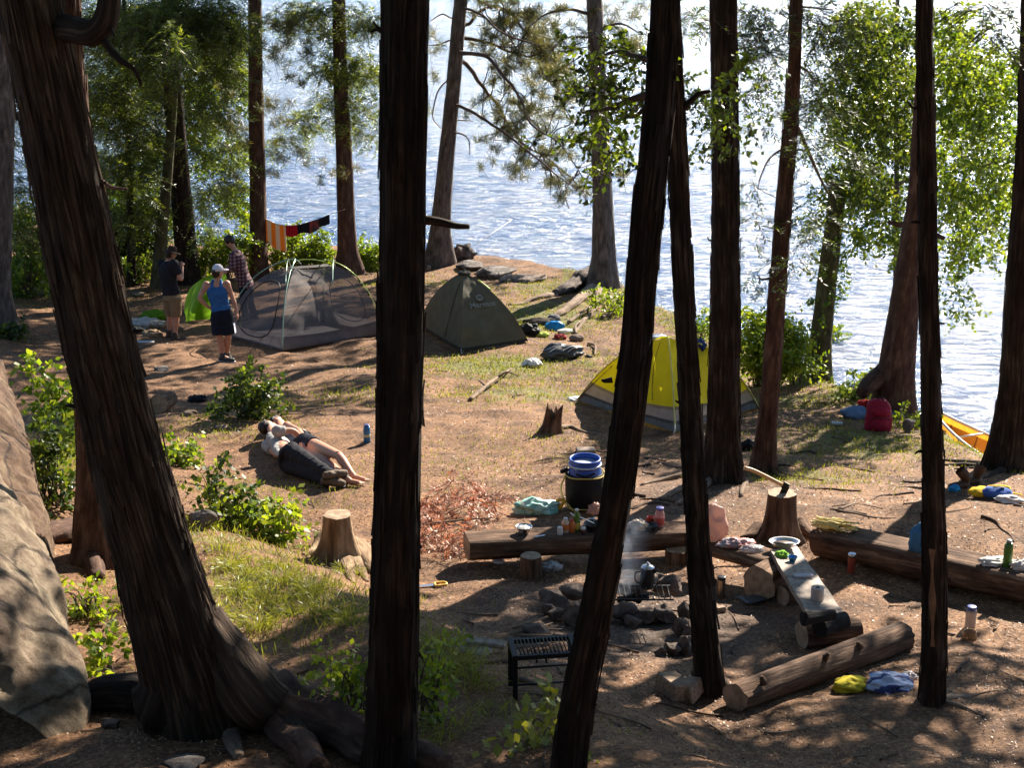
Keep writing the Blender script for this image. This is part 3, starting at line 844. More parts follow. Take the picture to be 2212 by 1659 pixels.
def clump(L, T, c, r, style, dens=1.0, size=1.0, tone=0.5, stems=None):
    """one mass of twigs carrying leaves; L collects leaves, T twig sticks"""
    c = np.asarray(c, float); r = np.asarray(r, float)
    vol = r[0] * r[1] * r[2]
    area = math.pi * r[0] * r[2]
    if style == 'con':          # flat drooping sprays with short needles
        nt = max(4, int(area * 48 * dens)); m = 18
        S = c + inball(nt) * r
        out = unit((S - c) * [1, 1, .2] + RNG.normal(size=(nt, 3)) * .35 * r.mean() + [0, 0, -.25 * r.mean()])
        ln = RNG.uniform(.18, .5, nt) * size
        t = (np.arange(m) + .5) / m
        P = S[:, None] + out[:, None] * (ln[:, None] * t)[..., None] + np.array([0, 0, -1.])[None, None] * (ln[:, None] * t ** 2 * .35)[..., None]
        side = perp(out, np.tile([0, 0, 1.], (nt, 1)) + RNG.normal(size=(nt, 3)) * .3)
        lat = np.cross(out, side)
        sg = np.where(np.arange(m) % 2, 1, -1)[None, :, None]
        d = unit(out[:, None] * .7 + lat[:, None] * sg * .8 + RNG.normal(size=(nt, m, 3)) * .22)
        l = (.032 + .035 * RNG.random((nt, m)))[..., None] * size
        A = d * l; Bv = unit(np.cross(d, side[:, None] + RNG.normal(size=(nt, m, 3)) * .3)) * .011 * size
        C = P + A
        rv = np.clip(tone + .25 * RNG.normal(size=(nt, 1)) + .18 * RNG.normal(size=(nt, m)), 0, 1)
        L.quads(C.reshape(-1, 3), A.reshape(-1, 3), Bv.reshape(-1, 3), rv.ravel())
        if T is not None: T.append((S, S + out * ln[:, None] * .9 - np.array([0, 0, .28]) * ln[:, None], .004))
    elif style == 'pine':       # round tufts of long needles on twig ends
        nt = max(3, int(area * 20 * dens)); m = 34
        S = c + inball(nt) * r
        up = unit(rdir(nt) + [0, 0, .25])
        d = unit(up[:, None] * .65 + rdir(nt * m).reshape(nt, m, 3))
        l = (.05 + .035 * RNG.random((nt, m)))[..., None] * size
        A = d * l; Bv = perp(d.reshape(-1, 3)).reshape(nt, m, 3) * .0042 * size
        C = S[:, None] + A - up[:, None] * (RNG.random((nt, m)) * .10)[..., None] * size
        rv = np.clip(tone + .22 * RNG.normal(size=(nt, 1)) + .2 * RNG.normal(size=(nt, m)), 0, 1)
        L.quads(C.reshape(-1, 3), A.reshape(-1, 3), Bv.reshape(-1, 3), rv.ravel())
        if T is not None: T.append((S, S - up * RNG.uniform(.15, .4, nt)[:, None] * size + RNG.normal(size=(nt, 3)) * .05, .004))
    else:                       # broad leaves along arching twigs
        nt = max(3, int(area * (34 if style == 'ced' else 30) * dens)); m = 12
        S = c + inball(nt) * r
        out = unit(RNG.normal(size=(nt, 3)) + (S - c) / r.mean() * .6 + [0, 0, -.1])
        ln = RNG.uniform(.12, .38, nt) * size
        t = (np.arange(m) + .5) / m
        P = S[:, None] + out[:, None] * (ln[:, None] * t)[..., None] + np.array([0, 0, -1.]) * (ln[:, None] * t ** 2 * .4)[..., None]
        d = unit(out[:, None] * .5 + RNG.normal(size=(nt, m, 3)) * .7 + [0, 0, -.2])
        nrm = perp(d.reshape(-1, 3), np.array([0, -.25, .8]) + RNG.normal(size=(nt * m, 3)) * .6).reshape(nt, m, 3)
        w = np.cross(d, nrm)
        if style == 'ced': l = (.028 + .02 * RNG.random((nt, m)))[..., None] * size; wd = .6
        else: l = (.027 + .019 * RNG.random((nt, m)))[..., None] * size; wd = .68
        A = d * l; Bv = w * l * wd
        C = P + A + RNG.normal(size=P.shape) * .02 * size
        rv = np.clip(tone + .2 * RNG.normal(size=(nt, 1)) + .22 * RNG.normal(size=(nt, m)), 0, 1)
        L.quads(C.reshape(-1, 3), A.reshape(-1, 3), Bv.reshape(-1, 3), rv.ravel())
        if T is not None: T.append((S, P[:, -1], .003))

def sticks(name, T, mat, parent, base=None):
    S = np.concatenate([t[0] for t in T]); E = np.concatenate([t[1] for t in T]); r = np.concatenate([np.full(len(t[0]), t[2]) for t in T])
    n = len(S); d = unit(E - S); u = perp(d); v = np.cross(d, u)
    V = []
    for P, k in ((S, 1.2), (E, .5)):
        for a in (0, 2.1, 4.2):
            V.append(P + (u * math.cos(a) + v * math.sin(a)) * (r * k)[:, None])
    V = np.stack(V, 1).reshape(-1, 3)
    f = np.array([[0, 1, 4, 3], [1, 2, 5, 4], [2, 0, 3, 5]])
    F = (np.arange(n)[:, None, None] * 6 + f[None]).reshape(-1, 4)
    off = np.zeros(3) if (parent is not None or base is None) else np.asarray(base, float)
    me = raw_mesh(name, V - off, F.ravel(), np.full(len(F), 4), mat, False)
    o = bpy.data.objects.new(name, me); o.location = off
    return link(o, parent)

NCL = {'con': 105, 'pine': 34, 'ced': 120, 'broad': 165}
def crown(key, blobs, mat, style, D=None, dr=.8, name='crown', twigs=True, size=1.0, tone=.5, parent=None, djit=.5):
    """foliage of a tree: blobs (px, py, rx, ry, density[, D])"""
    par = parent or TREES[key][0]
    D = D or TREES[key][1][0][1]
    L = Leaves(); T = [] if twigs else None
    for b in blobs:
        Db = b[5] if len(b) > 5 else D + random.uniform(-djit, djit)
        c = W(b[0], b[1], Db); k = ppm(c)
        # break each mass into smaller sprays so that what lies behind shows through
        n = max(2, int(b[2] * b[3] / (k * k) * NCL[style]))
        for i in range(n):
            v = inball(1, 0)[0]
            cc = c + v * np.array([b[2] / k, dr, b[3] / k])
            q = random.uniform(.22, .42) * math.sqrt(b[2] * b[3]) / k
            q = min(max(q, .12), .5)
            clump(L, T, cc, (q * 1.25, q * 1.25, q * .7), style, b[4] * 2.4 / 1.6, size, tone)
    L.build(name, mat, par)
    if T: sticks('twigs', T, M_TWIG, par)['kind'] = 'stuff'

def high_crown(key, r, z0, z1, n, mat, seed=0, leaf=.16):
    """the crown above the top of the picture"""
    t, P, Rr = TREES[key]
    rnd = np.random.default_rng(seed)
    L = Leaves()
    for i in range(n):
        z = rnd.uniform(z0, z1); k = (z - P[-2][2]) / (P[-1][2] - P[-2][2]) if len(P) > 2 else 0
        c0 = P[-2] + (P[-1] - P[-2]) * k
        a = rnd.uniform(0, 6.283); rad = r * math.sqrt(rnd.uniform(.02, 1)) * (1 - .5 * (z - z0) / (z1 - z0 + .1))
        c = np.array([c0[0] + math.cos(a) * rad, c0[1] + math.sin(a) * rad, z])
        m = 130; q = rnd.uniform(.35, .75)
        C = c + rnd.normal(size=(m, 3)) * [q, q, q * .35]
        d = unit(rnd.normal(size=(m, 3)) * [1, 1, .4]); u = perp(d)
        L.quads(C, d * leaf, u * leaf * .35, np.clip(.5 + .25 * rnd.normal(size=m), 0, 1))
    return L.build('crown', mat, t)

# --- left background conifers
crown('T5', [(400, 50, 100, 80, 1.0), (325, 60, 80, 80, 1.0), (470, 60, 80, 70, .9), (330, 160, 60, 60, .9), (450, 160, 60, 60, .7), (480, 240, 50, 50, .6), (395, 110, 40, 70, 1.0, 27.5), (440, 330, 50, 40, .5), (470, 420, 50, 50, .45), (510, 60, 50, 80, .8)], L_CON, 'con', D=31.5, dr=1.0)
crown('T5c', [(240, 60, 70, 80, .9), (230, 200, 60, 90, .9), (290, 270, 60, 70, .8), (240, 340, 60, 60, .8), (290, 380, 50, 50, .7), (250, 450, 60, 50, .8), (300, 480, 50, 40, .7)], L_CON, 'con', D=33, dr=1.2)
crown('T5b', [(330, 350, 50, 60, .7), (330, 450, 40, 50, .7), (420, 430, 40, 50, .6), (430, 500, 40, 30, .6), (500, 350, 40, 60, .4)], L_CED, 'con', D=34, dr=1.0, tone=.6)
crown('T4', [(30, 60, 60, 90, .8), (20, 220, 50, 80, .8), (40, 400, 40, 60, .7), (60, 500, 40, 40, .6), (20, 330, 40, 60, .7)], L_CON, 'con', D=30, dr=1.2)
crown('T6', [(600, 120, 60, 40, .35), (500, 180, 40, 40, .5), (590, 230, 45, 40, .5), (600, 330, 30, 30, .5), (505, 270, 40, 40, .6), (590, 40, 50, 40, .5), (510, 400, 40, 30, .5)], L_PINE, 'pine', dr=.8, size=1.3, tone=.55)
# --- hemlock with drooping boughs
crown('T7', [(720, 30, 100, 30, 1.0), (640, 40, 70, 40, .8), (790, 50, 50, 40, .7), (720, 70, 60, 30, .9), (740, 130, 70, 35, 1.1), (800, 150, 40, 40, .9), (690, 150, 40, 30, .8), (730, 190, 40, 30, .9), (770, 165, 35, 40, .8),
             (700, 240, 60, 30, 1.1), (650, 270, 50, 25, 1.1), (600, 300, 45, 22, 1.1), (570, 328, 25, 14, 1.0), (780, 240, 50, 35, 1.0), (800, 290, 35, 30, 1.0), (735, 215, 45, 30, 1.0), (745, 270, 30, 25, .8)], L_CON, 'con', dr=.7, tone=.62)
crown('T7', [(690, 350, 40, 25, .6), (650, 330, 30, 20, .5), (745, 365, 25, 20, .7), (710, 385, 35, 12, .6), (770, 360, 25, 15, .5), (630, 250, 30, 20, .4)], L_PINE, 'pine', dr=.5, name='needle_tufts', size=1.2, tone=.55)
# --- pines at the water
D9 = TREES['T9'][1][0][1]; t9 = TREES['T9'][0]
LIMBS9 = [
    ([(1012, 50), (1040, 22), (1080, 15), (1130, 60), (1170, 110), (1200, 170), (1210, 230)], .05),
    ([(1010, 20), (1040, 30), (1070, 60), (1110, 80), (1160, 95), (1200, 100)], .035),
    ([(1008, 82), (1050, 88), (1106, 112), (1150, 125), (1190, 165), (1215, 235)], .055),
    ([(1008, 115), (1050, 122), (1090, 165), (1125, 215), (1150, 270), (1210, 310), (1260, 385)], .055),
    ([(1007, 138), (1040, 185), (1075, 225), (1095, 265), (1130, 310), (1180, 340), (1240, 390), (1270, 440)], .06),
    ([(1000, 230), (1050, 260), (1106, 300), (1160, 340), (1200, 375), (1250, 410)], .045),
    ([(998, 260), (1010, 259), (1022, 261)], .02),
    ([(994, 288), (1006, 293), (1013, 305), (1015, 333)], .025),
    ([(975, 85), (950, 95), (925, 97)], .03), ([(970, 170), (945, 200), (935, 250), (952, 277)], .022), ([(978, 40), (955, 30), (930, 45)], .025)]
for i, (pts, r0) in enumerate(LIMBS9):
    pts = [(pts[0][0] + (-22 if pts[1][0] > pts[0][0] else 22), pts[0][1] - 2)] + pts
    dd = [D9 - .35 * k * (1 if i % 2 else -.6) for k in range(len(pts))]
    limb(t9, [(x, y, d) for (x, y), d in zip(pts, dd)], r0, .010, M_TWIG, n=28, wob=.3)
def fine_twigs(parent, limbs, D, n, seed, mat=M_TWIG):
    """thin crooked twigs branching off the limbs"""
    rnd = random.Random(seed); mb = MB(); ends = []
    for _ in range(n):
        pts, r0 = rnd.choice(limbs[:6]) if len(limbs) > 6 else rnd.choice(limbs)
        i = rnd.randrange(1, len(pts) - 1) if len(pts) > 2 else 0
        t = rnd.random(); x = pts[i][0] * (1 - t) + pts[i + 1][0] * t; y = pts[i][1] * (1 - t) + pts[i + 1][1] * t
        p = W(x, y, D + rnd.uniform(-.5, .5)); a = rnd.uniform(-1.2, 1.2) + (1.57 if rnd.random() < .5 else -1.2)
        path = [p]
        for k in range(5):
            a += rnd.uniform(-.45, .45) - .05
            path.append(path[-1] + np.array([math.cos(a), rnd.uniform(-.4, .4), math.sin(a)]) * rnd.uniform(.08, .19))
        mb.tube(arc(path, 10), np.linspace(.017, .008, 10), 4, cap=False); ends.append(path[-1]); ends.append(path[2])
    mb.build('twigs', mat, parent)['kind'] = 'stuff'; return ends
ends = fine_twigs(t9, LIMBS9, D9, 150, 3)
def tufts(parent, pts, size, mat, tone=.5, prob=1.0, seed=0):
    rnd = random.Random(seed); L = Leaves(); T = []
    for p in pts:
        if rnd.random() < prob: clump(L, T, p, (.10, .10, .08), 'pine', 4.0, size, tone)
    L.build('needle_tufts', mat, parent)
tufts(t9, ends, 1.35, L_PINE, .5, .8, 5)
crown('T9', [(940, 60, 25, 25, .35), (945, 110, 25, 20, .45), (935, 170, 22, 30, .4), (930, 230, 20, 20, .3), (1150, 30, 50, 25, .5), (1160, 90, 40, 30, .4), (1120, 290, 20, 20, .3), (1070, 330, 25, 20, .35), (1050, 355, 22, 14, .3)], L_PINE, 'pine', dr=.5, size=1.2, twigs=True)
D10 = TREES['T10'][1][0][1]; t10 = TREES['T10'][0]
LIMBS10 = [([(1268, 80), (1240, 78), (1215, 85), (1190, 110)], .03), ([(1275, 30), (1230, 20), (1180, 30), (1140, 60)], .04), ([(1300, 60), (1340, 50), (1380, 70)], .04), ([(1305, 130), (1340, 140), (1370, 120)], .03), ([(1280, 180), (1240, 200), (1200, 240), (1180, 290)], .03), ([(1310, 380), (1335, 360), (1350, 370)], .02)]
for i, (pts, r0) in enumerate(LIMBS10): limb(t10, [(x, y, D10 - .2 * k) for k, (x, y) in enumerate(pts)], r0, .01, n=20, wob=.25)
crown('T10', [(1200, 25, 50, 25, 1.0), (1150, 20, 40, 25, .7), (1230, 80, 35, 40, .8), (1180, 60, 40, 30, .7), (1330, 40, 40, 30, .8), (1370, 80, 40, 35, .8), (1340, 120, 40, 25, .6), (1210, 150, 35, 40, .5), (1190, 210, 30, 40, .45), (1160, 250, 30, 30, .35), (1220, 330, 30, 30, .45), (1335, 365, 16, 16, .7), (1250, 300, 25, 20, .4), (1170, 150, 40, 30, .35)], L_PINE, 'pine', dr=.9, size=1.3, tone=.5)
# --- leafy cedar boughs near the leaning trunks
D11 = TREES['T11'][1][4][1]
for pts, r0 in (([(1400, 205), (1360, 215), (1310, 235), (1260, 240)], .02), ([(1405, 130), (1370, 118), (1330, 110), (1280, 130)], .016), ([(1400, 225), (1370, 250), (1330, 250)], .014)):
    limb(TREES['T11'][0], [(x, y, D11 + .1 * k) for k, (x, y) in enumerate(pts)], r0, .005, n=14)
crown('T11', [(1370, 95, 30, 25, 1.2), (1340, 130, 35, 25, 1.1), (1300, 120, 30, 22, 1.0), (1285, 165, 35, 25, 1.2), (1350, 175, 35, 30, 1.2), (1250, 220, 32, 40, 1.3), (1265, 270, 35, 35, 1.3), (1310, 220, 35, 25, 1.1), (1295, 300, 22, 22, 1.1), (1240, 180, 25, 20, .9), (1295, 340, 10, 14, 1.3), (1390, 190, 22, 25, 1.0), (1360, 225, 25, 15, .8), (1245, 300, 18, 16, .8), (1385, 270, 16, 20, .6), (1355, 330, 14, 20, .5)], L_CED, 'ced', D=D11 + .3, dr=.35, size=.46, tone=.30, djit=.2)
crown('T11', [(1340, 115, 16, 12, 1.6), (1385, 95, 14, 14, 1.6), (1300, 105, 12, 10, 1.6), (1285, 125, 16, 10, 1.4), (1295, 300, 14, 10, 1.6), (1298, 335, 10, 12, 1.8), (1275, 180, 14, 10, 1.2), (1345, 190, 14, 8, 1.2)], L_CED, 'ced', D=D11 + .1, dr=.15, size=.48, tone=.95, djit=.1, name='painted_lit_leaves')  # same cedar leaves in a lighter tone, sunlight put into the colour
crown('T12', [(1480, 190, 20, 22, .9), (1500, 160, 22, 14, .7), (1500, 235, 24, 22, .8), (1530, 270, 24, 30, .8), (1500, 310, 20, 14, .5), (1470, 215, 12, 12, 1.2), (1550, 200, 22, 16, .9), (1625, 210, 30, 20, .8), (1660, 180, 25, 16, .8), (1640, 250, 25, 14, .6)], L_CED, 'ced', D=D12 + .4, dr=.4, size=.48, tone=.25, djit=.2)
crown('T13', [(1600, 125, 28, 16, 1.6), (1580, 150, 30, 16, 1.5), (1565, 180, 26, 20, 1.5), (1560, 215, 18, 18, 1.5), (1568, 250, 16, 20, 1.5), (1574, 310, 16, 18, 1.6), (1550, 300, 12, 10, 1.2)], L_CED, 'ced', D=TREES['T13'][1][0][1] - 1.0, dr=.25, size=.85, tone=.85, djit=.1)
# --- sprays of the slender cedar
crown('T14', [(1650, 60, 60, 40, .7), (1640, 130, 45, 40, .7), (1600, 70, 50, 50, .5), (1500, 60, 30, 40, .35), (1760, 30, 50, 30, .9), (1770, 90, 50, 30, .9), (1745, 140, 35, 25, 1.0), (1740, 220, 30, 60, 1.0), (1760, 300, 35, 40, .8), (1790, 200, 40, 50, .8), (1670, 190, 30, 25, .7),
              (1635, 420, 25, 30, .5), (1650, 470, 30, 30, .6), (1630, 530, 25, 30, .5), (1730, 500, 30, 40, .5), (1705, 575, 35, 22, .6), (1640, 590, 30, 25, .5), (1750, 430, 30, 30, .6), (1740, 380, 30, 30, .7)], L_CED, 'con', dr=.6, size=.75, tone=.25)
limb(TREES['T14'][0], [(1700, 235, 19), (1730, 290, 19), (1760, 360, 19), (1790, 420, 19)], .04, .01)
limb(TREES['T14'][0], [(1715, 140, 19), (1740, 150, 19), (1765, 180, 19)], .025, .008)
limb(TREES['T14'][0], [(1690, 320, 19), (1660, 345, 19), (1642, 385, 19), (1638, 410, 19)], .014, .004)
limb(TREES['T14'][0], [(1700, 15, 19), (1740, 14, 19), (1800, 20, 19)], .02, .006)
# --- bright broad leaves at the right
crown('T19', [(1830, 60, 70, 60, .9), (1890, 110, 80, 60, .9), (1830, 190, 60, 60, .9), (1900, 230, 70, 70, .9), (1860, 310, 60, 60, .9), (1950, 330, 60, 60, .8), (1840, 400, 50, 50, .8), (1900, 430, 60, 50, .7), (1950, 200, 60, 60, .8), (1960, 60, 50, 60, .8)], L_DEC, 'broad', D=24, dr=1.0, size=1.0, tone=.45)
crown('T19', [(2060, 60, 60, 60, .9), (2060, 170, 60, 60, 1.0), (2130, 150, 60, 60, 1.0), (2190, 200, 50, 60, 1.0), (2100, 260, 70, 60, 1.0), (2170, 300, 50, 60, .9), (2060, 350, 60, 50, .8), (2150, 390, 60, 50, .9), (2080, 440, 60, 40, .9), (2160, 470, 50, 50, .8), (2070, 520, 50, 40, .7), (2120, 540, 40, 30, .5),
              (1860, 500, 55, 40, .8), (1930, 510, 40, 40, .6), (1950, 560, 30, 30, .5), (2070, 590, 22, 30, .6), (2090, 640, 14, 25, .6), (2060, 660, 12, 25, .5), (2090, 690, 8, 18, .6), (1990, 580, 20, 25, .4)], L_BUSH, 'broad', D=23, dr=1.0, name='outer_leaves', size=1.0, tone=.7)
limb(TREES['T19'][0], [(1937, 300, 25.5), (1900, 280, 25), (1860, 250, 24.5)], .03, .01)
limb(TREES['T19'][0], [(1937, 330, 25.5), (1960, 310, 25), (2060, 270, 24.5), (2130, 230, 24)], .035, .01)
limb(TREES['T19'][0], [(1937, 400, 25.5), (1980, 380, 24.5), (2080, 370, 24), (2180, 340, 23.5)], .035, .01)
crown('T15', [(1800, 430, 40, 25, 1.0), (1790, 480, 30, 30, 1.1), (1810, 540, 25, 30, 1.0), (1780, 580, 22, 30, .9), (1800, 620, 22, 25, .8), (1850, 440, 40, 25, .9), (1770, 660, 16, 30, .7)], L_BUSH, 'broad', dr=.4, size=.9, tone=.55, name='climbing_leaves', djit=.2)
D18 = TREES['T18'][1][0][1]
crown('T18', [(2150, 20, 70, 20, 1.3), (2180, 50, 50, 22, 1.3), (2110, 35, 40, 18, 1.0), (2190, 90, 40, 14, .9), (2130, 75, 45, 10, .7), (2100, 10, 60, 16, 1.0)], L_CON, 'con', D=12.5, dr=.5, size=.7, tone=.15)

crown('T5c', [(130, 60, 50, 70, .8), (180, 150, 40, 80, .7), (210, 60, 60, 60, .8), (290, 130, 60, 60, .9), (200, 300, 40, 60, .8), (260, 360, 60, 40, .8), (330, 280, 50, 60, .7), (310, 20, 90, 30, 1.0), (350, 200, 70, 60, .9), (240, 220, 60, 60, .9), (360, 420, 50, 50, .8), (170, 380, 30, 60, .8), (440, 250, 50, 60, .8), (480, 140, 50, 60, .8)], L_CON, 'con', D=36, dr=1.2, name='rear_foliage', tone=.45)
crown('T5b', [(440, 120, 50, 60, .8), (440, 200, 50, 50, .7), (500, 120, 40, 60, .7), (430, 280, 40, 50, .7), (520, 200, 30, 60, .6), (500, 430, 50, 40, .6), (450, 350, 40, 40, .7), (520, 330, 30, 50, .6), (540, 470, 30, 20, .4), (300, 420, 60, 40, .7), (330, 330, 50, 40, .7), (250, 430, 50, 40, .6), (380, 480, 50, 30, .7)], L_BUSH, 'broad', D=37, dr=1.2, name='rear_foliage', tone=.5, size=1.1)
crown('T6', [(620, 70, 50, 40, .6), (660, 110, 40, 30, .5), (640, 180, 40, 25, .4), (600, 260, 25, 30, .5), (520, 300, 30, 60, .7), (500, 60, 40, 50, .6), (590, 380, 20, 30, .4)], L_PINE, 'pine', dr=.8, size=1.2, tone=.6, name='rear_foliage')
crown('T10', [(1130, 40, 40, 40, .8), (1170, 90, 50, 40, .7), (1240, 30, 40, 30, .9), (1230, 130, 30, 40, .6), (1350, 90, 50, 40, .8), (1330, 10, 50, 20, .8), (1200, 180, 40, 40, .4), (1380, 20, 40, 30, .7), (1140, 180, 30, 30, .3)], L_PINE, 'pine', dr=.9, size=1.2, tone=.6, name='rear_foliage')
crown('T14', [(1780, 60, 60, 60, 1.0), (1800, 150, 50, 60, 1.0), (1770, 230, 40, 50, 1.0), (1790, 310, 40, 40, .9), (1640, 40, 50, 40, .8), (1620, 110, 40, 40, .7), (1510, 30, 30, 40, .6), (1620, 20, 60, 20, .9), (1840, 330, 30, 40, .8), (1760, 480, 30, 40, .6)], L_CED, 'con', dr=.7, size=.7, tone=.3, name='rear_foliage')
crown('T19', [(1880, 40, 80, 50, 1.0), (1850, 150, 60, 60, 1.0), (1920, 160, 50, 60, 1.0), (1880, 260, 70, 50, 1.0), (1830, 260, 40, 60, .9), (1870, 370, 60, 50, 1.0), (1950, 280, 40, 60, .9), (1930, 390, 50, 40, .9), (2060, 110, 50, 60, 1.0), (2120, 210, 60, 60, 1.0), (2190, 130, 30, 60, .9), (2190, 380, 30, 60, .8), (2100, 330, 50, 50, 1.0), (2060, 270, 40, 50, 1.0), (2060, 430, 40, 50, .9), (2110, 470, 50, 40, .9)], L_DEC, 'broad', D=26, dr=1.2, name='rear_foliage', tone=.55)
crown('T14', [(1660, 100, 45, 45, 1.0), (1620, 60, 40, 40, 1.0), (1650, 180, 40, 35, .9), (1690, 60, 30, 50, .9), (1640, 240, 35, 25, .7), (1670, 20, 60, 25, 1.0), (1730, 300, 30, 40, .8), (1620, 460, 24, 40, .7), (1720, 560, 30, 30, .7), (1745, 480, 30, 50, .8), (1820, 60, 50, 60, 1.0), (1500, 80, 26, 40, .8)], L_CED, 'con', dr=.5, size=.62, tone=.42, name='cedar_sprays')
# --- unseen crowns above the picture, placed and thinned to shape shade and block sky
high_crown('T1', 3.0, 10.5, 15, 60, L_CON, 1); high_crown('T3', 3.0, 10, 15, 50, L_CON, 2); high_crown('T8', 3.0, 10.5, 15, 60, L_CON, 3)
high_crown('T11', 2.6, 10.5, 14, 45, L_CON, 4); high_crown('T12', 2.6, 10.5, 14, 45, L_CON, 5); high_crown('T17', 2.8, 10.5, 14, 50, L_CON, 6)

high_crown('T18', 3.0, 8.4, 10.6, 46, L_CON, 7); high_crown('T14', 1.8, 11, 13, 7, L_CON, 8); high_crown('T13', 2.6, 12.5, 14, 16, L_CON, 9)
high_crown('T9', 2.6, 7.6, 12, 30, L_PINE, 11); high_crown('T10', 2.6, 7.8, 12.5, 30, L_PINE, 12)
high_crown('T7', 2.2, 7.8, 12, 34, L_CON, 13); high_crown('T6', 2.2, 7.8, 12, 30, L_PINE, 14); high_crown('T5', 2.6, 8, 12.5, 50, L_CON, 15)

def sky_blocking_woods():
    rnd = np.random.default_rng(77); L = Leaves()  # leaf masses added out of view to keep sky light off the trunks
    for i in range(420):
        c = np.array([rnd.uniform(-22, 22), rnd.uniform(-16, -3.5), rnd.uniform(3, 15)])
        m = 60; C = c + rnd.normal(size=(m, 3)) * [1.0, 1.0, .6]
        d = unit(rnd.normal(size=(m, 3)) * [1, 1, .5]); u = perp(d)
        L.quads(C, d * .32, u * .16, np.clip(.3 + .25 * rnd.normal(size=m), 0, 1))
    o = L.build('added_woodland', L_CON, None, [0, -9, 6]); tag(o, 'unseen evergreen wood behind the camera, added to block sky light', 'woods', None, 'stuff')
sky_blocking_woods()
# ------------------------------------------------------------------ shrubs, low plants, grass, litter
def bush(name, label, cat, base, blobs, mat, size=1.0, tone=.5, dens=1.0, dr=.35, group=None, style='broad', stems=7, D=None, nc=40, lm=1.0):
    g = G(*base) if D is None else W(base[0], base[1], D)
    if D is not None: g[2] = gzs(g[0], g[1])
    t = thing(name, g, label, cat, group)
    L = Leaves(); mb = MB()
    for b in blobs:
        Db = g[1] + (b[4] if len(b) > 4 else 0)
        c = W(b[0], b[1], Db); k = ppm(c); R_ = np.array([b[2] / k, dr * (b[2] / k) / .35 if dr is None else dr, b[3] / k])
        n = max(2, int(R_[0] * R_[2] * nc))
        for i in range(n):
            cc = c + inball(1, 0)[0] * R_
            gg = gzs(cc[0], cc[1])
            if cc[2] < gg + .06: cc[2] = gg + .06 + random.random() * .1
            q = random.uniform(.10, .22)
            clump(L, None, cc, (q, q, q * .7), style, b[5] * 5 * dens if len(b) > 5 else 5 * dens, size, tone)
            if i % max(1, n // stems) == 0:
                p0 = np.array([g[0] + random.uniform(-.1, .1), g[1] + random.uniform(-.1, .1), 0]); p0[2] = gzs(p0[0], p0[1]) - .02
                mb.tube(arc([p0, (p0 + cc) / 2 + np.array([0, 0, .1]), cc], 8), np.linspace(.009, .003, 8) * lm, 5, cap=False)
    L.build('leaves', mat, t); mb.build('stems', M_TWIG, t)['kind'] = 'stuff'
    return t

g_sh = 'shrubs along the lake shore'
bush('shrub', 'bright green shrub between the clothesline and the mesh tent', 'shrub', (640, 590), [(600, 560, 40, 25), (650, 540, 50, 36), (690, 525, 34, 38), (640, 512, 50, 22, .5), (700, 560, 36, 26), (610, 530, 30, 26), (670, 570, 50, 16)], L_BUSH, 1.1, .75, 1, .5, g_sh, nc=75)
bush('shrub', 'bright green shrub right of the hemlock beyond the mesh tent', 'shrub', (795, 585), [(790, 545, 30, 34), (815, 545, 25, 34), (800, 575, 34, 14), (775, 560, 20, 24)], L_BUSH, 1.1, .7, 1, .5, g_sh, nc=75)
bush('shrub', 'low green shrub behind the person in the plaid shirt', 'shrub', (490, 600), [(450, 525, 40, 26), (500, 520, 50, 22), (430, 550, 30, 26), (500, 560, 40, 26), (520, 540, 28, 20), (465, 560, 35, 25), (440, 590, 22, 18)], L_BUSH, 1.1, .7, 1, .6, g_sh, nc=75)
bush('shrub', 'sunlit ground shrub spreading left of the hatted person', 'shrub', (270, 605), [(240, 575, 40, 18), (290, 580, 45, 18), (330, 570, 25, 16), (250, 598, 45, 10), (310, 598, 40, 8)], L_BUSH, 1.1, .72, 1, .7, g_sh, nc=75)
bush('shrub', 'green shrub at the left edge between the grey trunk and the leaning cedar', 'shrub', (60, 640), [(50, 490, 35, 35), (60, 540, 40, 35), (50, 590, 40, 30), (80, 600, 30, 30), (45, 625, 40, 16), (80, 450, 25, 25)], L_BUSH, 1.1, .6, 1, .6, g_sh, nc=75)
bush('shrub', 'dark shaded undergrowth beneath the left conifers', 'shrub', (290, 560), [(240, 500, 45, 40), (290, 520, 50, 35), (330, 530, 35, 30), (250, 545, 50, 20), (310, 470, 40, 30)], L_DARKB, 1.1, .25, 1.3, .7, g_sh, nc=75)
bush('shrub', 'yellow green shrub standing on the bank right of the tall stout cedar', 'shrub', (1640, 835), [(1625, 700, 30, 30), (1660, 720, 40, 35), (1610, 740, 25, 35), (1650, 760, 45, 30), (1690, 740, 35, 30), (1720, 770, 25, 25), (1620, 790, 25, 22), (1700, 700, 20, 20), (1700, 790, 30, 20)], L_BUSH, 1.0, .85, 1.1, .45, g_sh, nc=110)
bush('shrub', 'pale green shrub just behind the yellow tent', 'shrub', (1510, 745), [(1500, 700, 30, 20), (1525, 715, 25, 25), (1530, 690, 18, 14)], L_BUSH, .9, .6, 1, .4, g_sh, nc=75)
bush('shrub', 'leafy shrub at the foot of the broken mossy snag', 'shrub', (1820, 825), [(1808, 745, 22, 24), (1822, 775, 20, 24), (1800, 760, 25, 30), (1830, 800, 30, 18), (1795, 720, 20, 20)], L_BUSH, 1.0, .85, 1.1, .4, g_sh, nc=110)
bush('shrub', 'green shrub beside the long root of the waterside pine', 'shrub', (1320, 680), [(1310, 640, 25, 14), (1335, 650, 22, 16), (1290, 655, 18, 14), (1330, 675, 22, 14)], L_BUSH, .9, .75, 1, .3, g_sh, nc=75)
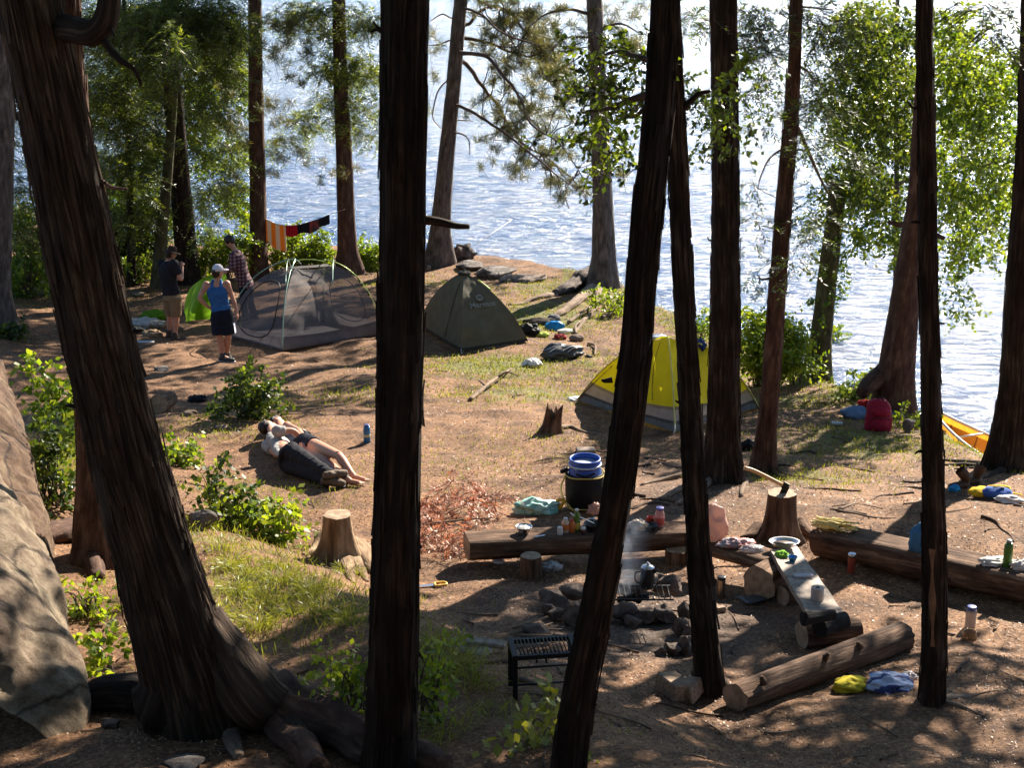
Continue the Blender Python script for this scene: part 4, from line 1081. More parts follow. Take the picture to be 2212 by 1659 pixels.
bush('shrub', 'rounded green shrub behind the resting couple, left of the grass', 'shrub', (525, 905), [(510, 830, 45, 30), (570, 820, 30, 30), (540, 860, 60, 30), (490, 870, 50, 28), (590, 850, 20, 24), (470, 890, 40, 20), (550, 890, 50, 20), (525, 805, 30, 18)], L_DARKB, 1.05, .5, 1.1, .4)
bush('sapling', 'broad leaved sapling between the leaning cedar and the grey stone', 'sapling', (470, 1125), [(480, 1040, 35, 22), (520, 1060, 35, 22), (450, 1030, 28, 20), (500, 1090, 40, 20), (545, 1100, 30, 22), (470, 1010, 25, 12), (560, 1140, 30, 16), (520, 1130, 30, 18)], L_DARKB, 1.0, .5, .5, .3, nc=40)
bush('sapling', 'low bright seedlings on the grass below the sapling', 'seedlings', (600, 1170), [(590, 1120, 20, 12), (630, 1150, 20, 10), (600, 1160, 20, 10), (480, 1170, 30, 10), (520, 1160, 25, 10)], L_BUSH, 1.1, .9, .8, .2, nc=60)
bush('fern', 'green plants on the bank behind the leaning cedar', 'plant', (380, 1000), [(370, 1000, 20, 22), (400, 1020, 26, 20), (380, 1040, 22, 18), (430, 1060, 30, 18)], L_BUSH, .95, .6, .7, .25, nc=45)
bush('vine', 'tall leafy stalk with round leaves left of the leaning cedar', 'plant', (150, 960), [(75, 790, 12, 14), (95, 830, 16, 16), (110, 850, 18, 14), (140, 890, 22, 20), (100, 870, 24, 10), (130, 860, 16, 12), (150, 920, 18, 20), (160, 880, 14, 14)], L_BUSH, 1.4, .7, .5, .2, nc=45)
bush('undergrowth', 'mixed dark undergrowth at the foot of the reddish cedar', 'plant', (110, 1090), [(100, 940, 35, 25), (130, 970, 30, 30), (110, 1010, 35, 30), (130, 1050, 28, 30), (90, 1000, 25, 30), (120, 1085, 30, 18), (140, 930, 20, 20)], L_DARKB, .9, .6, .8, .35, nc=40)
bush('seedling_patch', 'pale leaved seedlings at the foot of the tan rock', 'seedlings', (180, 1330), [(150, 1290, 22, 16), (180, 1310, 26, 16), (210, 1330, 24, 14), (230, 1350, 20, 10), (130, 1275, 16, 12)], L_BUSH, .75, .95, .22, .12, nc=50)
bush('seedling_patch', 'few yellow leaves in the shadow under the tan rock', 'seedlings', (225, 1450), [(225, 1395, 14, 14), (235, 1430, 14, 16), (218, 1455, 10, 10)], L_BUSH, .9, .8, .25, .1, nc=50)
bush('sapling', 'thin yellow leaved sapling left of the near black trunk', 'sapling', (760, 1580), [(710, 1445, 24, 8), (740, 1440, 20, 14), (765, 1455, 20, 16), (790, 1420, 12, 18), (770, 1490, 20, 14), (730, 1480, 16, 10), (785, 1520, 14, 22), (800, 1480, 12, 24)], L_BUSH, .6, .9, .12, .12, nc=40)
bush('sapling', 'yellow leaved low sapling right of the near black trunk', 'sapling', (930, 1560), [(905, 1430, 12, 20), (930, 1410, 20, 16), (960, 1420, 16, 14), (940, 1440, 24, 14), (915, 1520, 10, 24), (930, 1500, 14, 10), (905, 1560, 8, 14)], L_BUSH, .6, .9, .12, .12, nc=40)
bush('seedling_patch', 'small green tuft in front of the yellow rope leaning cedar', 'seedlings', (1165, 1610), [(1165, 1605, 14, 8)], L_GRASS, 1.0, .8, .6, .1, nc=120)
TR = TREES['T4']
bush('fern', 'green fronds at the foot of the grey left trunk', 'plant', (20, 730), [(15, 700, 22, 14), (35, 715, 20, 10), (10, 725, 18, 10)], L_DARKB, 1.1, .5, .9, .3)

def litter():
    L = Leaves(); Nn = Leaves()
    for (d0, d1, hx0, hx1, dens) in ((7.2, 10.5, -4.2, 4.2, 1500), (10.5, 14, -5, 5.4, 1200), (14, 19, -6.6, 7.2, 620), (19, 26, -9, 8.2, 260), (26, 38, -12.5, 5.5, 150)):
        n = int((d1 - d0) * (hx1 - hx0) * dens)
        x = RNG.uniform(hx0, hx1, n); y = RNG.uniform(d0, d1, n)
        z = gz(x, y); pt = .5 + .9 * vnoise(np.column_stack([x * 1.1, y * 1.1]), 61) + .5 * vnoise(np.column_stack([x * 4, y * 4]), 62); keep = (z > .12) & (RNG.random(n) > green(x, y) * 1.3) & (RNG.random(n) < np.clip(pt, .30, 1))
        x, y, z = x[keep], y[keep], z[keep]; n = len(x)
        f = .75 + (d0 - 7) * .03
        C = np.column_stack([x, y, z + .008])
        d = unit(RNG.normal(size=(n, 3)) * [1, 1, .32]); u = perp(d, np.array([0, 0, 1.]) + RNG.normal(size=(n, 3)) * .45)
        w = np.cross(d, u)
        l = RNG.uniform(.006, .017, n) * f; k = RNG.random(n) < .4
        asp = np.where(k, .10, RNG.uniform(.3, .7, n)); l = np.where(k, l * 2.0, l)
        rv = np.clip(RNG.beta(1.3, 2.6, n) + (RNG.random(n) < .05) * .5, 0, 1)
        L.quads(C, d * l[:, None], w * (l * asp)[:, None], rv)
    o = L.build('needle_litter', L_LIT, None, [0, 12, 3]); tag(o, 'fallen needles, bark chips and dry leaves on the ground', 'litter', None, 'stuff')
litter()

def grass():
    L = Leaves()
    n0 = 60000
    x = RNG.uniform(-11, 7.5, n0 * 8); y = RNG.uniform(7.5, 37, n0 * 8)
    g = green(x, y) * (.6 + .8 * (vnoise(np.column_stack([x * 2.2, y * 2.2]), 40) > -.1)) 
    keep = RNG.random(len(x)) < g * np.clip(16 / y, .3, 1.6) * 1.3
    x, y = x[keep], y[keep]; z = gz(x, y); k = z > .12
    x, y, z = x[k], y[k], z[k]; n = len(x)
    h = RNG.uniform(.025, .075, n) * (1 + .9 * (y < 14) * (x < 0))
    d = unit(RNG.normal(size=(n, 3)) * [.55, .55, 0] + [0, 0, 1])
    w = perp(d) * .0045 * np.clip(y / 14, .8, 1.8)[:, None]
    C = np.column_stack([x, y, z]) + d * h[:, None] * .5
    L.quads(C, d * h[:, None] * .55, w, np.clip(.5 + .3 * RNG.normal(size=n), 0, 1))
    # arching tussocks
    for (px, py, m, hh) in ((520, 1285, 220, .17), (600, 1230, 160, .14), (540, 1240, 160, .14), (660, 1290, 140, .14), (580, 1310, 150, .16), (640, 1330, 130, .15), (470, 1340, 120, .15), (560, 1360, 220, .18), (700, 1330, 160, .18), (750, 1350, 140, .2), (500, 1230, 200, .18), (610, 1260, 160, .16), (680, 1285, 160, .16), (480, 1190, 140, .15), (980, 1450, 160, .16), (1020, 1480, 120, .14), (940, 1400, 140, .16), (960, 1590, 60, .22), (1160, 1600, 80, .12), (900, 1620, 60, .2),
                            (120, 1000, 160, .45), (110, 1050, 160, .45), (750, 1240, 100, .12), (420, 1140, 120, .14)):
        c = G(px, py)
        nb = m; a = RNG.uniform(0, 6.283, nb); r = RNG.uniform(0, .16, nb)
        S = np.column_stack([c[0] + np.cos(a) * r, c[1] + np.sin(a) * r, np.zeros(nb)]); S[:, 2] = gz(S[:, 0], S[:, 1])
        dr = unit(np.column_stack([np.cos(a) * .5, np.sin(a) * .5, np.ones(nb)]) + RNG.normal(size=(nb, 3)) * .25)
        H = hh * RNG.uniform(.5, 1.1, nb)
        P1 = S + dr * H[:, None] * .6; P2 = P1 + unit(dr * [1.6, 1.6, .35]) * H[:, None] * .5
        for A0, B0 in ((S, P1), (P1, P2)):
            d = (B0 - A0) / 2; L.quads((A0 + B0) / 2, d, perp(unit(d)) * .0035, np.clip(.65 + .2 * RNG.normal(size=nb), 0, 1))
    o = L.build('grass', L_GRASS, None, [0, 14, 3]); tag(o, 'short grass and moss growing in patches over the clearing', 'grass', None, 'stuff')
grass()

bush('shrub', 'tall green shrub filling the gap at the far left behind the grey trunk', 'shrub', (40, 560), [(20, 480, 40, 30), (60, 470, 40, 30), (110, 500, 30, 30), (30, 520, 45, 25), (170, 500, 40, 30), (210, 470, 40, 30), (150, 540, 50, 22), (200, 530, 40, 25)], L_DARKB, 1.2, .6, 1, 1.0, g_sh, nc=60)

bush('shrub', 'spreading green shrub on the bank between the two right hand cedars', 'shrub', (1720, 830), [(1700, 720, 26, 24), (1735, 740, 24, 26), (1715, 770, 34, 24), (1740, 800, 26, 16), (1690, 800, 26, 16)], L_BUSH, 1.0, .8, 1.1, .4, g_sh, nc=100)
bush('shrub', 'low shrub on the bank edge left of the sweeping cedar root', 'shrub', (1850, 860), [(1850, 820, 26, 16), (1830, 840, 24, 12), (1870, 845, 16, 12)], L_BUSH, .9, .75, 1, .35, g_sh, nc=90)
bush('shrub', 'small sunlit plant at the bank between the backpack and the canoe', 'plant', (1965, 915), [(1955, 895, 16, 12), (1975, 905, 14, 10)], L_BUSH, .8, .8, 1, .2, g_sh, nc=120)
# ------------------------------------------------------------------ people
DG = None
def organic(name, mb, mat, parent, voxel=.014, it=3):
    """fuse the collected volumes into one continuous surface"""
    o = mb.build(name, mat, None)
    m = o.modifiers.new('r', 'REMESH'); m.mode = 'VOXEL'; m.voxel_size = voxel; m.use_smooth_shade = True
    s = o.modifiers.new('s', 'SMOOTH'); s.iterations = it; s.factor = .5
    dg = bpy.context.evaluated_depsgraph_get()
    me = bpy.data.meshes.new_from_object(o.evaluated_get(dg))
    me.name = name
    if mat is not SKIN and name != 'hair':
        nv = len(me.vertices); V = np.empty(nv * 3); me.vertices.foreach_get('co', V); N = np.empty(nv * 3); me.vertices.foreach_get('normal', N); V = V.reshape(-1, 3); N = N.reshape(-1, 3)
        V = V + N * (.011 * (np.abs(fbm(V * [11, 11, 17] + 3, 2, 7)) - .25))[:, None]; me.vertices.foreach_set('co', V.astype(np.float32).ravel()); me.update()
    me.materials.clear(); me.materials.append(mat)
    o.modifiers.clear(); o.data = me
    COL.objects.unlink(o)
    return link(o, parent)

def rings(mb, C, X, Y, rx, ry, seg=20, p=2.3):
    """stacked rounded sections: centres, side axes, front axes, half widths, half depths"""
    V = []; a = np.arange(seg) * 2 * math.pi / seg
    ca, sa = np.cos(a), np.sin(a)
    cx = np.sign(ca) * np.abs(ca) ** (2 / p); sy = np.sign(sa) * np.abs(sa) ** (2 / p)
    n = len(C)
    for i in range(n):
        V.append(np.asarray(C[i]) + cx[:, None] * rx[i] * unit(X[i]) + sy[:, None] * ry[i] * unit(Y[i]))
    F = [(i * seg + j, i * seg + (j + 1) % seg, (i + 1) * seg + (j + 1) % seg, (i + 1) * seg + j) for i in range(n - 1) for j in range(seg)]
    F.append(tuple(range(seg))[::-1]); F.append(tuple(range((n - 1) * seg, n * seg)))
    mb.add(np.concatenate(V), F)

def seglim(mb, pts, rad, seg=12, n=14):
    c = arc(pts, n) if len(pts) > 2 else arc(pts, 8)
    mb.tube(c, np.interp(np.linspace(0, 1, len(c)), np.linspace(0, 1, len(rad)), rad), seg)

def hand(mb, w, d, nrm, s=1.0, curl=.35):
    """palm, four unequal fingers and a thumb leaving the side of the palm"""
    d = unit(d); nrm = unit(nrm - d * np.dot(nrm, d)); x = np.cross(d, nrm)
    M = np.column_stack([x, d, nrm])
    mb.ell(w + d * .048 * s, (.040 * s, .052 * s, .016 * s), M, 12, 8)
    for k, (off, L) in enumerate(((-.030, .060), (-.010, .074), (.010, .070), (.028, .054))):
        b = w + d * .085 * s + x * off * s
        q1 = b + unit(d * math.cos(curl) + nrm * math.sin(curl)) * L * .5 * s
        q2 = q1 + unit(d * math.cos(curl * 2.4) + nrm * math.sin(curl * 2.4)) * L * .5 * s
        mb.tube([b - d * .02 * s, b, q1, q2], [.0095 * s, .0095 * s, .009 * s, .0075 * s], 7)
    b = w + d * .03 * s - x * .034 * s
    q1 = b + unit(d * .6 - x * .7 + nrm * .3) * .035 * s; q2 = q1 + unit(d * .9 - x * .1 + nrm * .4) * .03 * s
    mb.tube([b, q1, q2], [.013 * s, .0105 * s, .009 * s], 7)

def head_parts(mb, c, fwd, up, s=1.0):
    f = unit(fwd); u = unit(up - f * np.dot(up, f)); x = np.cross(f, u)
    M = np.column_stack([x, f, u])
    mb.ell(c + u * .02 * s, (.076 * s, .094 * s, .092 * s), M, 20, 14)
    mb.ell(c - u * .045 * s + f * .022 * s, (.056 * s, .066 * s, .062 * s), M, 16, 10)      # jaw
    mb.ell(c + f * .098 * s - u * .010 * s, (.011 * s, .020 * s, .024 * s), M, 8, 6)        # nose
    mb.ell(c + f * .083 * s + u * .028 * s, (.050 * s, .014 * s, .012 * s), M, 10, 6)       # brow
    mb.ell(c + f * .084 * s - u * .050 * s, (.024 * s, .010 * s, .010 * s), M, 10, 6)       # mouth
    mb.ell(c + f * .068 * s - u * .083 * s, (.022 * s, .022 * s, .018 * s), M, 10, 6)       # chin
    for e in (-1, 1):
        mb.ell(c + x * e * .078 * s - f * .005 * s - u * .005 * s, (.010 * s, .020 * s, .032 * s), M, 8, 6)
    return M

SKIN = surf('skin', (.50, .26, .17), (.42, .20, .13), 20, .55, .1, .002, spec=.35)
HAIR = surf('dark_hair', (.03, .018, .012), (.012, .008, .006), 40, .6, .6, .006)
EYE = plain('eye_dark', (.02, .015, .012), .2)

def hair_cap(name, c, f, u, s, parent, mat, over=1.12, cut=-.25, back=.02, seed=1):
    f = unit(f); u = unit(u - f * np.dot(u, f)); x = np.cross(f, u); M = np.column_stack([x, f, u])
    mb = MB()
    mb.ell(c + u * .03 * s - f * (.012 + back) * s, (.083 * s * over / 1.1, .088 * s * over / 1.1, .092 * s * over / 1.1), M, 24, 16, .10, 4, seed)
    mb.ell(c + u * .085 * s + f * .03 * s, (.065 * s, .06 * s, .035 * s), M, 16, 8, .15, 5, seed + 1)
    mb.ell(c - u * .03 * s - f * .055 * s, (.062 * s, .045 * s, .05 * s), M, 16, 8, .12, 5, seed + 2)
    return organic(name, mb, mat, parent, .010, 1)

def eyes(parent, c, f, u, s=1.0):
    f = unit(f); u = unit(u - f * np.dot(u, f)); x = np.cross(f, u); M = np.column_stack([x, f, u])
    for e in (-1, 1):
        mb = MB(); mb.ell(c + f * .082 * s + x * e * .030 * s + u * .010 * s, (.012 * s, .008 * s, .007 * s), M, 10, 6)
        mb.build('eye', EYE, parent)

def body(parent, J, s=1.0, hands=('l', 'r'), bare_feet=False, curl=.35, voxel=.013):
    """J: joint positions; the torso follows pelvis, waist, chest and neck"""
    mb = MB()
    up = unit(J['neck'] - J['pelvis']); sx = unit(J['shr'] - J['shl']); hx = unit(J['hipr'] - J['hipl'])
    fr = unit(np.cross(up, sx)) * -1
    C = [J['pelvis'] - up * .08 * s, J['pelvis'], J['waist'], J['chest'], J['chest'] * .45 + J['neck'] * .55, J['neck'] - up * .01]
    X = [hx, hx, unit(hx + sx), sx, sx, sx]
    Y = [unit(np.cross(up, q)) for q in X]
    rings(mb, C, X, Y, [.13 * s, .165 * s, .145 * s, .175 * s, .16 * s, .065 * s], [.10 * s, .115 * s, .095 * s, .115 * s, .09 * s, .06 * s])
    mb.tube([J['neck'] - up * .03, J['head'] - J['hup'] * .03 * s], [.058 * s, .052 * s], 12)
    head_parts(mb, J['head'], J['hf'], J['hup'], s)
    for k in 'lr':
        sh, el, wr = J['sh' + k], J['el' + k], J['wr' + k]
        mb.ell(sh, (.068 * s,) * 3, None, 12, 8)
        seglim(mb, [sh, sh * .5 + el * .5, el], [.060 * s, .050 * s, .041 * s])
        seglim(mb, [el, el * .65 + wr * .35, wr], [.042 * s, .044 * s, .027 * s])
        d = J.get('hd' + k, wr - el); nr = J.get('hn' + k, np.array([0, 0, -1.]) if abs(unit(d)[2]) < .8 else -fr)
        hand(mb, wr, np.asarray(d, float), np.asarray(nr, float), s, curl)
        hp, kn, an, to = J['hip' + k], J['kn' + k], J['an' + k], J['to' + k]
        seglim(mb, [hp, hp * .5 + kn * .5, kn], [.098 * s, .082 * s, .058 * s])
        seglim(mb, [kn, kn * .7 + an * .3, an * .7 + kn * .3, an], [.056 * s, .062 * s, .045 * s, .036 * s])
        fd = unit(to - an)
        mb.ell(an, (.042 * s,) * 3, None, 10, 8)
        mb.tube([an - fd * .04 * s - np.array([0, 0, .02]), an * .5 + to * .5 - np.array([0, 0, .01]), to], [.040 * s, .042 * s, .030 * s], 12, sq=.8)
        if bare_feet:
            sd = unit(np.cross(fd, [0, 0, 1.]))
            for t in range(5): mb.tube([to + sd * (t - 2) * .016, to + sd * (t - 2) * .019 + fd * (.045 - .005 * t)], [.011, .009], 6)
    o = organic('body', mb, SKIN, parent, voxel, 2)
    eyes(parent, J['head'], J['hf'], J['hup'], s)
    return fr, up

def shoe(name, an, to, mat, parent, s=1.0, high=.10, sole=None):
    mb = MB(); fd = unit((to - an) * [1, 1, 0]); z = min(an[2], to[2])
    a = np.array([an[0], an[1], z + .01]); t = np.array([to[0], to[1], z + .0])
    mb.tube([a - fd * .075 * s, a - fd * .05 * s, a + (t - a) * .5, t, t + fd * .06 * s], np.array([.035, .05, .053, .052, .03]) * s, 14, sq=.85)
    mb.tube([a + np.array([0, 0, .0]), an + np.array([0, 0, high])], [.058 * s, .055 * s], 14)
    o = organic(name, mb, mat, parent, .012, 2)
    ms = MB(); ms.tube([a - fd * .08 * s - [0, 0, .035], a + (t - a) * .5 - [0, 0, .035], t + fd * .065 * s - [0, 0, .035]], np.array([.045, .052, .045]) * s, 12, sq=.25)
    ms.build('sole', sole or plain('dark_sole', (.03, .028, .026), .8), o if o.parent is None else parent)
    return o

V3 = lambda *a: np.array(a, float)

def standing(px_feet, D=None):
    g = G(*px_feet)
    return g

# --- person in the brown hat, seen from behind at the left
g = G(384, 733); k = ppm(g); D0 = g[1]
def at(px, py, dd=0.0): return W(px, py, D0 + dd)
t = thing('person', g, 'person in brown brimmed hat, black t-shirt and khaki shorts, hands near face', 'person')
J = dict(head=at(370, 548), hf=V3(.8, .45, -.35), hup=V3(.1, .1, 1), neck=at(363, 562), chest=at(361, 585), waist=at(366, 615), pelvis=at(372, 636),
         shl=at(350, 570, .16), shr=at(376, 569, -.13), ell=at(379, 606, .3), wrl=at(392, 578, .28), elr=at(391, 605, -.12), wrr=at(394, 577, .1),
         hipl=at(366, 642, .09), hipr=at(378, 642, -.08), knl=at(366, 684, .10), knr=at(381, 686, -.08), anl=at(366, 722, .12), anr=at(377, 728, -.08),
         tol=at(376, 727, .16), tor=at(397, 733, -.02), hdl=V3(.1, .1, 1), hdr=V3(-.1, .1, 1), hnl=V3(-.5, -.5, 0), hnr=V3(-.5, .5, 0))
J['pelvis'] = J['hipl'] * .5 + J['hipr'] * .5 + [0, 0, .05]
fr, up = body(t, J, .98, curl=.9)
TEE = cloth('black_tee', (.022, .022, .026)); KHAKI = cloth('khaki', (.24, .16, .085)); HATM = cloth('brown_hat', (.05, .028, .018))
mb = MB(); sx = unit(J['shr'] - J['shl'])
rings(mb, [J['pelvis'] + up * .0, J['waist'], J['chest'], J['chest'] * .4 + J['neck'] * .6, J['neck'] - up * .012], [sx] * 5, [np.cross(up, sx)] * 5, [.195, .18, .20, .18, .085], [.15, .135, .14, .115, .075])
for q in 'lr':
    mb.ell(J['sh' + q], (.086, .086, .082)); seglim(mb, [J['sh' + q], J['sh' + q] * .35 + J['el' + q] * .65], [.082, .072])
organic('t_shirt', mb, TEE, t, .014, 3)
mb = MB(); pw = J['pelvis']; hx = unit(J['hipr'] - J['hipl'])
rings(mb, [pw - [0, 0, .10], pw, pw + [0, 0, .10]], [hx] * 3, [np.cross(hx, [0, 0, 1])] * 3, [.19, .185, .17], [.15, .145, .13])
for q in 'lr': seglim(mb, [J['hip' + q] + [0, 0, .02], J['hip' + q] * .5 + J['kn' + q] * .5, J['kn' + q] + [0, 0, .03]], [.12, .115, .10])
organic('shorts', mb, KHAKI, t, .014, 3)
mb = MB(); hu = unit(J['hup'] + V3(.15, .1, 0)); f = unit(J['hf']); xx = np.cross(f, hu); M = np.column_stack([xx, np.cross(hu, xx), hu])
mb.lathe([(.001, .14), (.05, .138), (.078, .115), (.088, .06), (.092, .035), (.135, .028), (.165, .018), (.168, .008), (.13, .016), (.09, .02), (.02, .02)], J['head'] + hu * .015, M, 28)
mb.build('hat', HATM, t)
hair_cap('hair', J['head'] - hu * .02, J['hf'], J['hup'], .98, t, HAIR)
BOOT = plain('brown_boot', (.06, .035, .022), .7)
for q in 'lr': shoe('boot', J['an' + q], J['to' + q], BOOT, t, 1.0, .10)

# --- person in the blue tank top
g = G(490, 781); D0 = g[1]
t = thing('person', g, 'person in white cap, blue tank top and black shorts, one hand on hip', 'person')
J = dict(head=at(471, 588), hf=V3(.75, .62, -.12), hup=V3(0, 0, 1), neck=at(469, 605), chest=at(468, 628), waist=at(474, 655), pelvis=at(478, 680),
         shl=at(446, 615, -.02), shr=at(490, 613, .02), ell=at(430, 643, -.12), wrl=at(450, 664, -.06), elr=at(503, 645, .02), wrr=at(512, 675, -.04),
         hipl=at(470, 684, 0), hipr=at(488, 684, 0), knl=at(474, 728, -.03), knr=at(493, 727, 0), anl=at(481, 768, -.02), anr=at(490, 766, .12),
         tol=at(500, 777, -.04), tor=at(498, 771, .28), hdl=V3(.8, .3, -.3), hdr=V3(.15, -.2, -1), hnl=V3(0, -.8, 0), hnr=V3(-.8, .2, 0))
J['pelvis'] = J['hipl'] * .5 + J['hipr'] * .5 + [0, 0, .05]
fr, up = body(t, J, 1.0)
TANK = cloth('blue_tank', (.035, .13, .34)); BSH = cloth('black_shorts', (.016, .018, .030)); WHT = cloth('white_panel', (.62, .64, .75))
mb = MB(); sx = unit(J['shr'] - J['shl'])
rings(mb, [J['pelvis'] + up * .06, J['waist'], J['chest'], J['chest'] * .55 + J['neck'] * .45], [sx] * 4, [np.cross(up, sx)] * 4, [.175, .158, .183, .155], [.128, .11, .128, .105])
for q in 'lr':
    a = J['neck'] * .62 + J['sh' + q] * .38; mb.tube(arc([J['chest'] * .55 + J['sh' + q] * .45 + np.cross(up, sx) * -.10, a + up * .028, J['chest'] * .55 + J['sh' + q] * .45 + np.cross(up, sx) * .10], 10), .030, 8)
organic('tank_top', mb, TANK, t, .013, 3)
mb = MB(); pw = J['pelvis']; hx = unit(J['hipr'] - J['hipl'])
rings(mb, [pw - [0, 0, .12], pw, pw + [0, 0, .10]], [hx] * 3, [np.cross(hx, [0, 0, 1])] * 3, [.205, .19, .165], [.15, .145, .125])
for q in 'lr': seglim(mb, [J['hip' + q] + [0, 0, .02], J['hip' + q] * .5 + J['kn' + q] * .5, J['kn' + q] + [0, 0, .05]], [.125, .128, .13])
organic('shorts', mb, BSH, t, .014, 3)
mb = MB(); a = J['hipr'] + hx * .10; b = J['knr'] + hx * .115 + [0, 0, .07]
mb.grid([[a + V3(0, -.05, 0), a + V3(0, .03, 0)], [(a + b) / 2 + hx * .02 + V3(0, -.06, 0), (a + b) / 2 + hx * .022 + V3(0, .05, 0)], [b + hx * .018 + V3(0, -.06, 0), b + hx * .018 + V3(0, .06, 0)]]); mb.build('side_stripe', WHT, t)
hair_cap('hair', J['head'] - [0, 0, .02], J['hf'], J['hup'], 1.0, t, HAIR)
mb = MB(); f = unit(V3(.75, .62, -.05)); u = V3(0, 0, 1.); xx = np.cross(f, u); M = np.column_stack([xx, f, u])
mb.lathe([(.001, .135), (.04, .13), (.075, .10), (.094, .05), (.097, .02), (.09, .02)], J['head'] + u * .01, M, 26, 1, 1.08)
mb.ell(J['head'] + f * .13 + u * .035, (.075, .075, .008), M, 16, 6)
mb.build('cap', cloth('white_cap', (.62, .60, .64), c2=(.40, .36, .42)), t)
for q in 'lr': shoe('shoe', J['an' + q], J['to' + q], plain('black_sneaker', (.03, .03, .032), .6), t, 1.0, .05, plain('grey_sole', (.4, .4, .42), .6))

# --- person in the plaid shirt bending over the green cloth
g = G(536, 694); D0 = g[1]
t = thing('person', g, 'dark haired person in plaid shirt leaning over and holding up the green fly', 'person')
J = dict(head=at(497, 522), hf=V3(-.85, -.05, -.5), hup=V3(-.35, 0, .9), neck=at(508, 540), chest=at(515, 562), waist=at(523, 593), pelvis=at(530, 615),
         shl=at(503, 552, -.17), shr=at(513, 549, .17), ell=at(500, 579, -.24), wrl=at(484, 590, -.30), elr=at(502, 576, .24), wrr=at(482, 586, .2),
         hipl=at(528, 618, -.09), hipr=at(533, 618, .09), knl=at(527, 655, -.16), knr=at(541, 655, .12), anl=at(532, 690, -.2), anr=at(551, 684, .12),
         tol=at(518, 693, -.25), tor=at(538, 686, .10), hdl=V3(-.9, 0, .1), hdr=V3(-.9, 0, .1), hnl=V3(0, 0, -1), hnr=V3(0, 0, -1))
J['pelvis'] = J['hipl'] * .5 + J['hipr'] * .5 + [0, 0, .05]
fr, up = body(t, J, .97, curl=.7)
def plaid():
    m, nt, b, out = newmat('plaid_cloth')
    v = coord(nt, 'Object')
    w1 = nt.nodes.new('ShaderNodeTexWave'); w1.bands_direction = 'Z'; w1.inputs['Scale'].default_value = 4.5; nt.links.new(v, w1.inputs[0])
    w2 = nt.nodes.new('ShaderNodeTexWave'); w2.bands_direction = 'X'; w2.inputs['Scale'].default_value = 4.5; nt.links.new(v, w2.inputs[0])
    a = nt.nodes.new('ShaderNodeMath'); a.operation = 'ADD'; nt.links.new(w1.outputs[1], a.inputs[0]); nt.links.new(w2.outputs[1], a.inputs[1])
    h = nt.nodes.new('ShaderNodeMath'); h.operation = 'MULTIPLY'; h.inputs[1].default_value = .5; nt.links.new(a.outputs[0], h.inputs[0])
    nt.links.new(ramp(nt, h.outputs[0], [(.035, .012, .016), (.11, .03, .035), (.22, .14, .15)], [.25, .5, .85]), b.inputs['Base Color'])
    b.inputs['Roughness'].default_value = .85
    return m
PLAID = plaid()
mb = MB(); sx = unit(J['shr'] - J['shl'])
rings(mb, [J['pelvis'] - up * .10, J['pelvis'] + up * .04, J['waist'], J['chest'], J['chest'] * .4 + J['neck'] * .6, J['neck'] - up * .01], [sx] * 6, [np.cross(up, sx)] * 6, [.20, .195, .175, .195, .175, .085], [.155, .15, .13, .135, .115, .075])
for q in 'lr':
    mb.ell(J['sh' + q], (.082, .082, .08)); seglim(mb, [J['sh' + q], J['el' + q], J['el' + q] * .4 + J['wr' + q] * .6], [.078, .062, .052])
organic('plaid_shirt', mb, PLAID, t, .014, 3)
PANT = cloth('dark_trousers', (.018, .018, .024))
mb = MB(); pw = J['pelvis']; hx = unit(J['hipr'] - J['hipl'])
rings(mb, [pw - [0, 0, .12], pw, pw + [0, 0, .08]], [hx] * 3, [np.cross(hx, [0, 0, 1])] * 3, [.18, .175, .16], [.135, .13, .12])
for q in 'lr': seglim(mb, [J['hip' + q], J['kn' + q], J['an' + q] + [0, 0, .02]], [.11, .08, .062])
organic('trousers', mb, PANT, t, .014, 3)
hair_cap('hair', J['head'] + unit(J['hup']) * .01, J['hf'], J['hup'], 1.0, t, HAIR, 1.22, back=.0, seed=5)
for q in 'lr': shoe('shoe', J['an' + q], J['to' + q], BOOT, t, .95, .04)

# --- two people lying on the ground
def lie(px, py, h): 
    p = G(px, py); 
    q = W(px, py, p[1] + h * 2.2); q = W(px, py, q[1]); z = gzs(q[0], q[1]) + h
    # slide along the view ray until the height above ground is h
    d = ray(px, py); tt = np.arange(10, 30, .01); P = CAM + d[None] * tt[:, None]; e = P[:, 2] - gz(P[:, 0], P[:, 1])
    i = int(np.argmax(e < h)); return P[i]
g = G(650, 1010)
t = thing('person', g, 'person in grey t-shirt and black trousers lying on one side with back to the viewer', 'person')
J = dict(head=lie(580, 922, .16), hf=V3(.35, .85, .25), hup=V3(-.9, .35, .15), neck=lie(590, 938, .20), chest=lie(600, 952, .20), waist=lie(610, 972, .16), pelvis=lie(622, 990, .18),
         shl=lie(577, 962, .10), shr=lie(600, 932, .36), ell=lie(600, 985, .06), wrl=lie(640, 962, .06), elr=lie(632, 930, .34), wrr=lie(654, 948, .22),
         hipl=lie(622, 1002, .10), hipr=lie(628, 975, .26), knl=lie(668, 1022, .09), knr=lie(672, 1000, .20), anl=lie(708, 1040, .07), anr=lie(712, 1026, .15),
         tol=lie(735, 1043, .06), tor=lie(740, 1022, .14), hdr=V3(.8, .1, -.5), hnr=V3(0, 0, -1))
J['pelvis'] = J['hipl'] * .5 + J['hipr'] * .5
fr, up = body(t, J, .96)
GT = cloth('grey_tee', (.36, .35, .33)); 
mb = MB(); sx = unit(J['shr'] - J['shl'])
rings(mb, [J['pelvis'] - up * .02, J['pelvis'] + up * .10, J['waist'], J['chest'], J['chest'] * .4 + J['neck'] * .6, J['neck'] - up * .01], [sx] * 6, [np.cross(up, sx)] * 6, [.19, .185, .175, .195, .17, .08], [.15, .14, .13, .14, .11, .07])
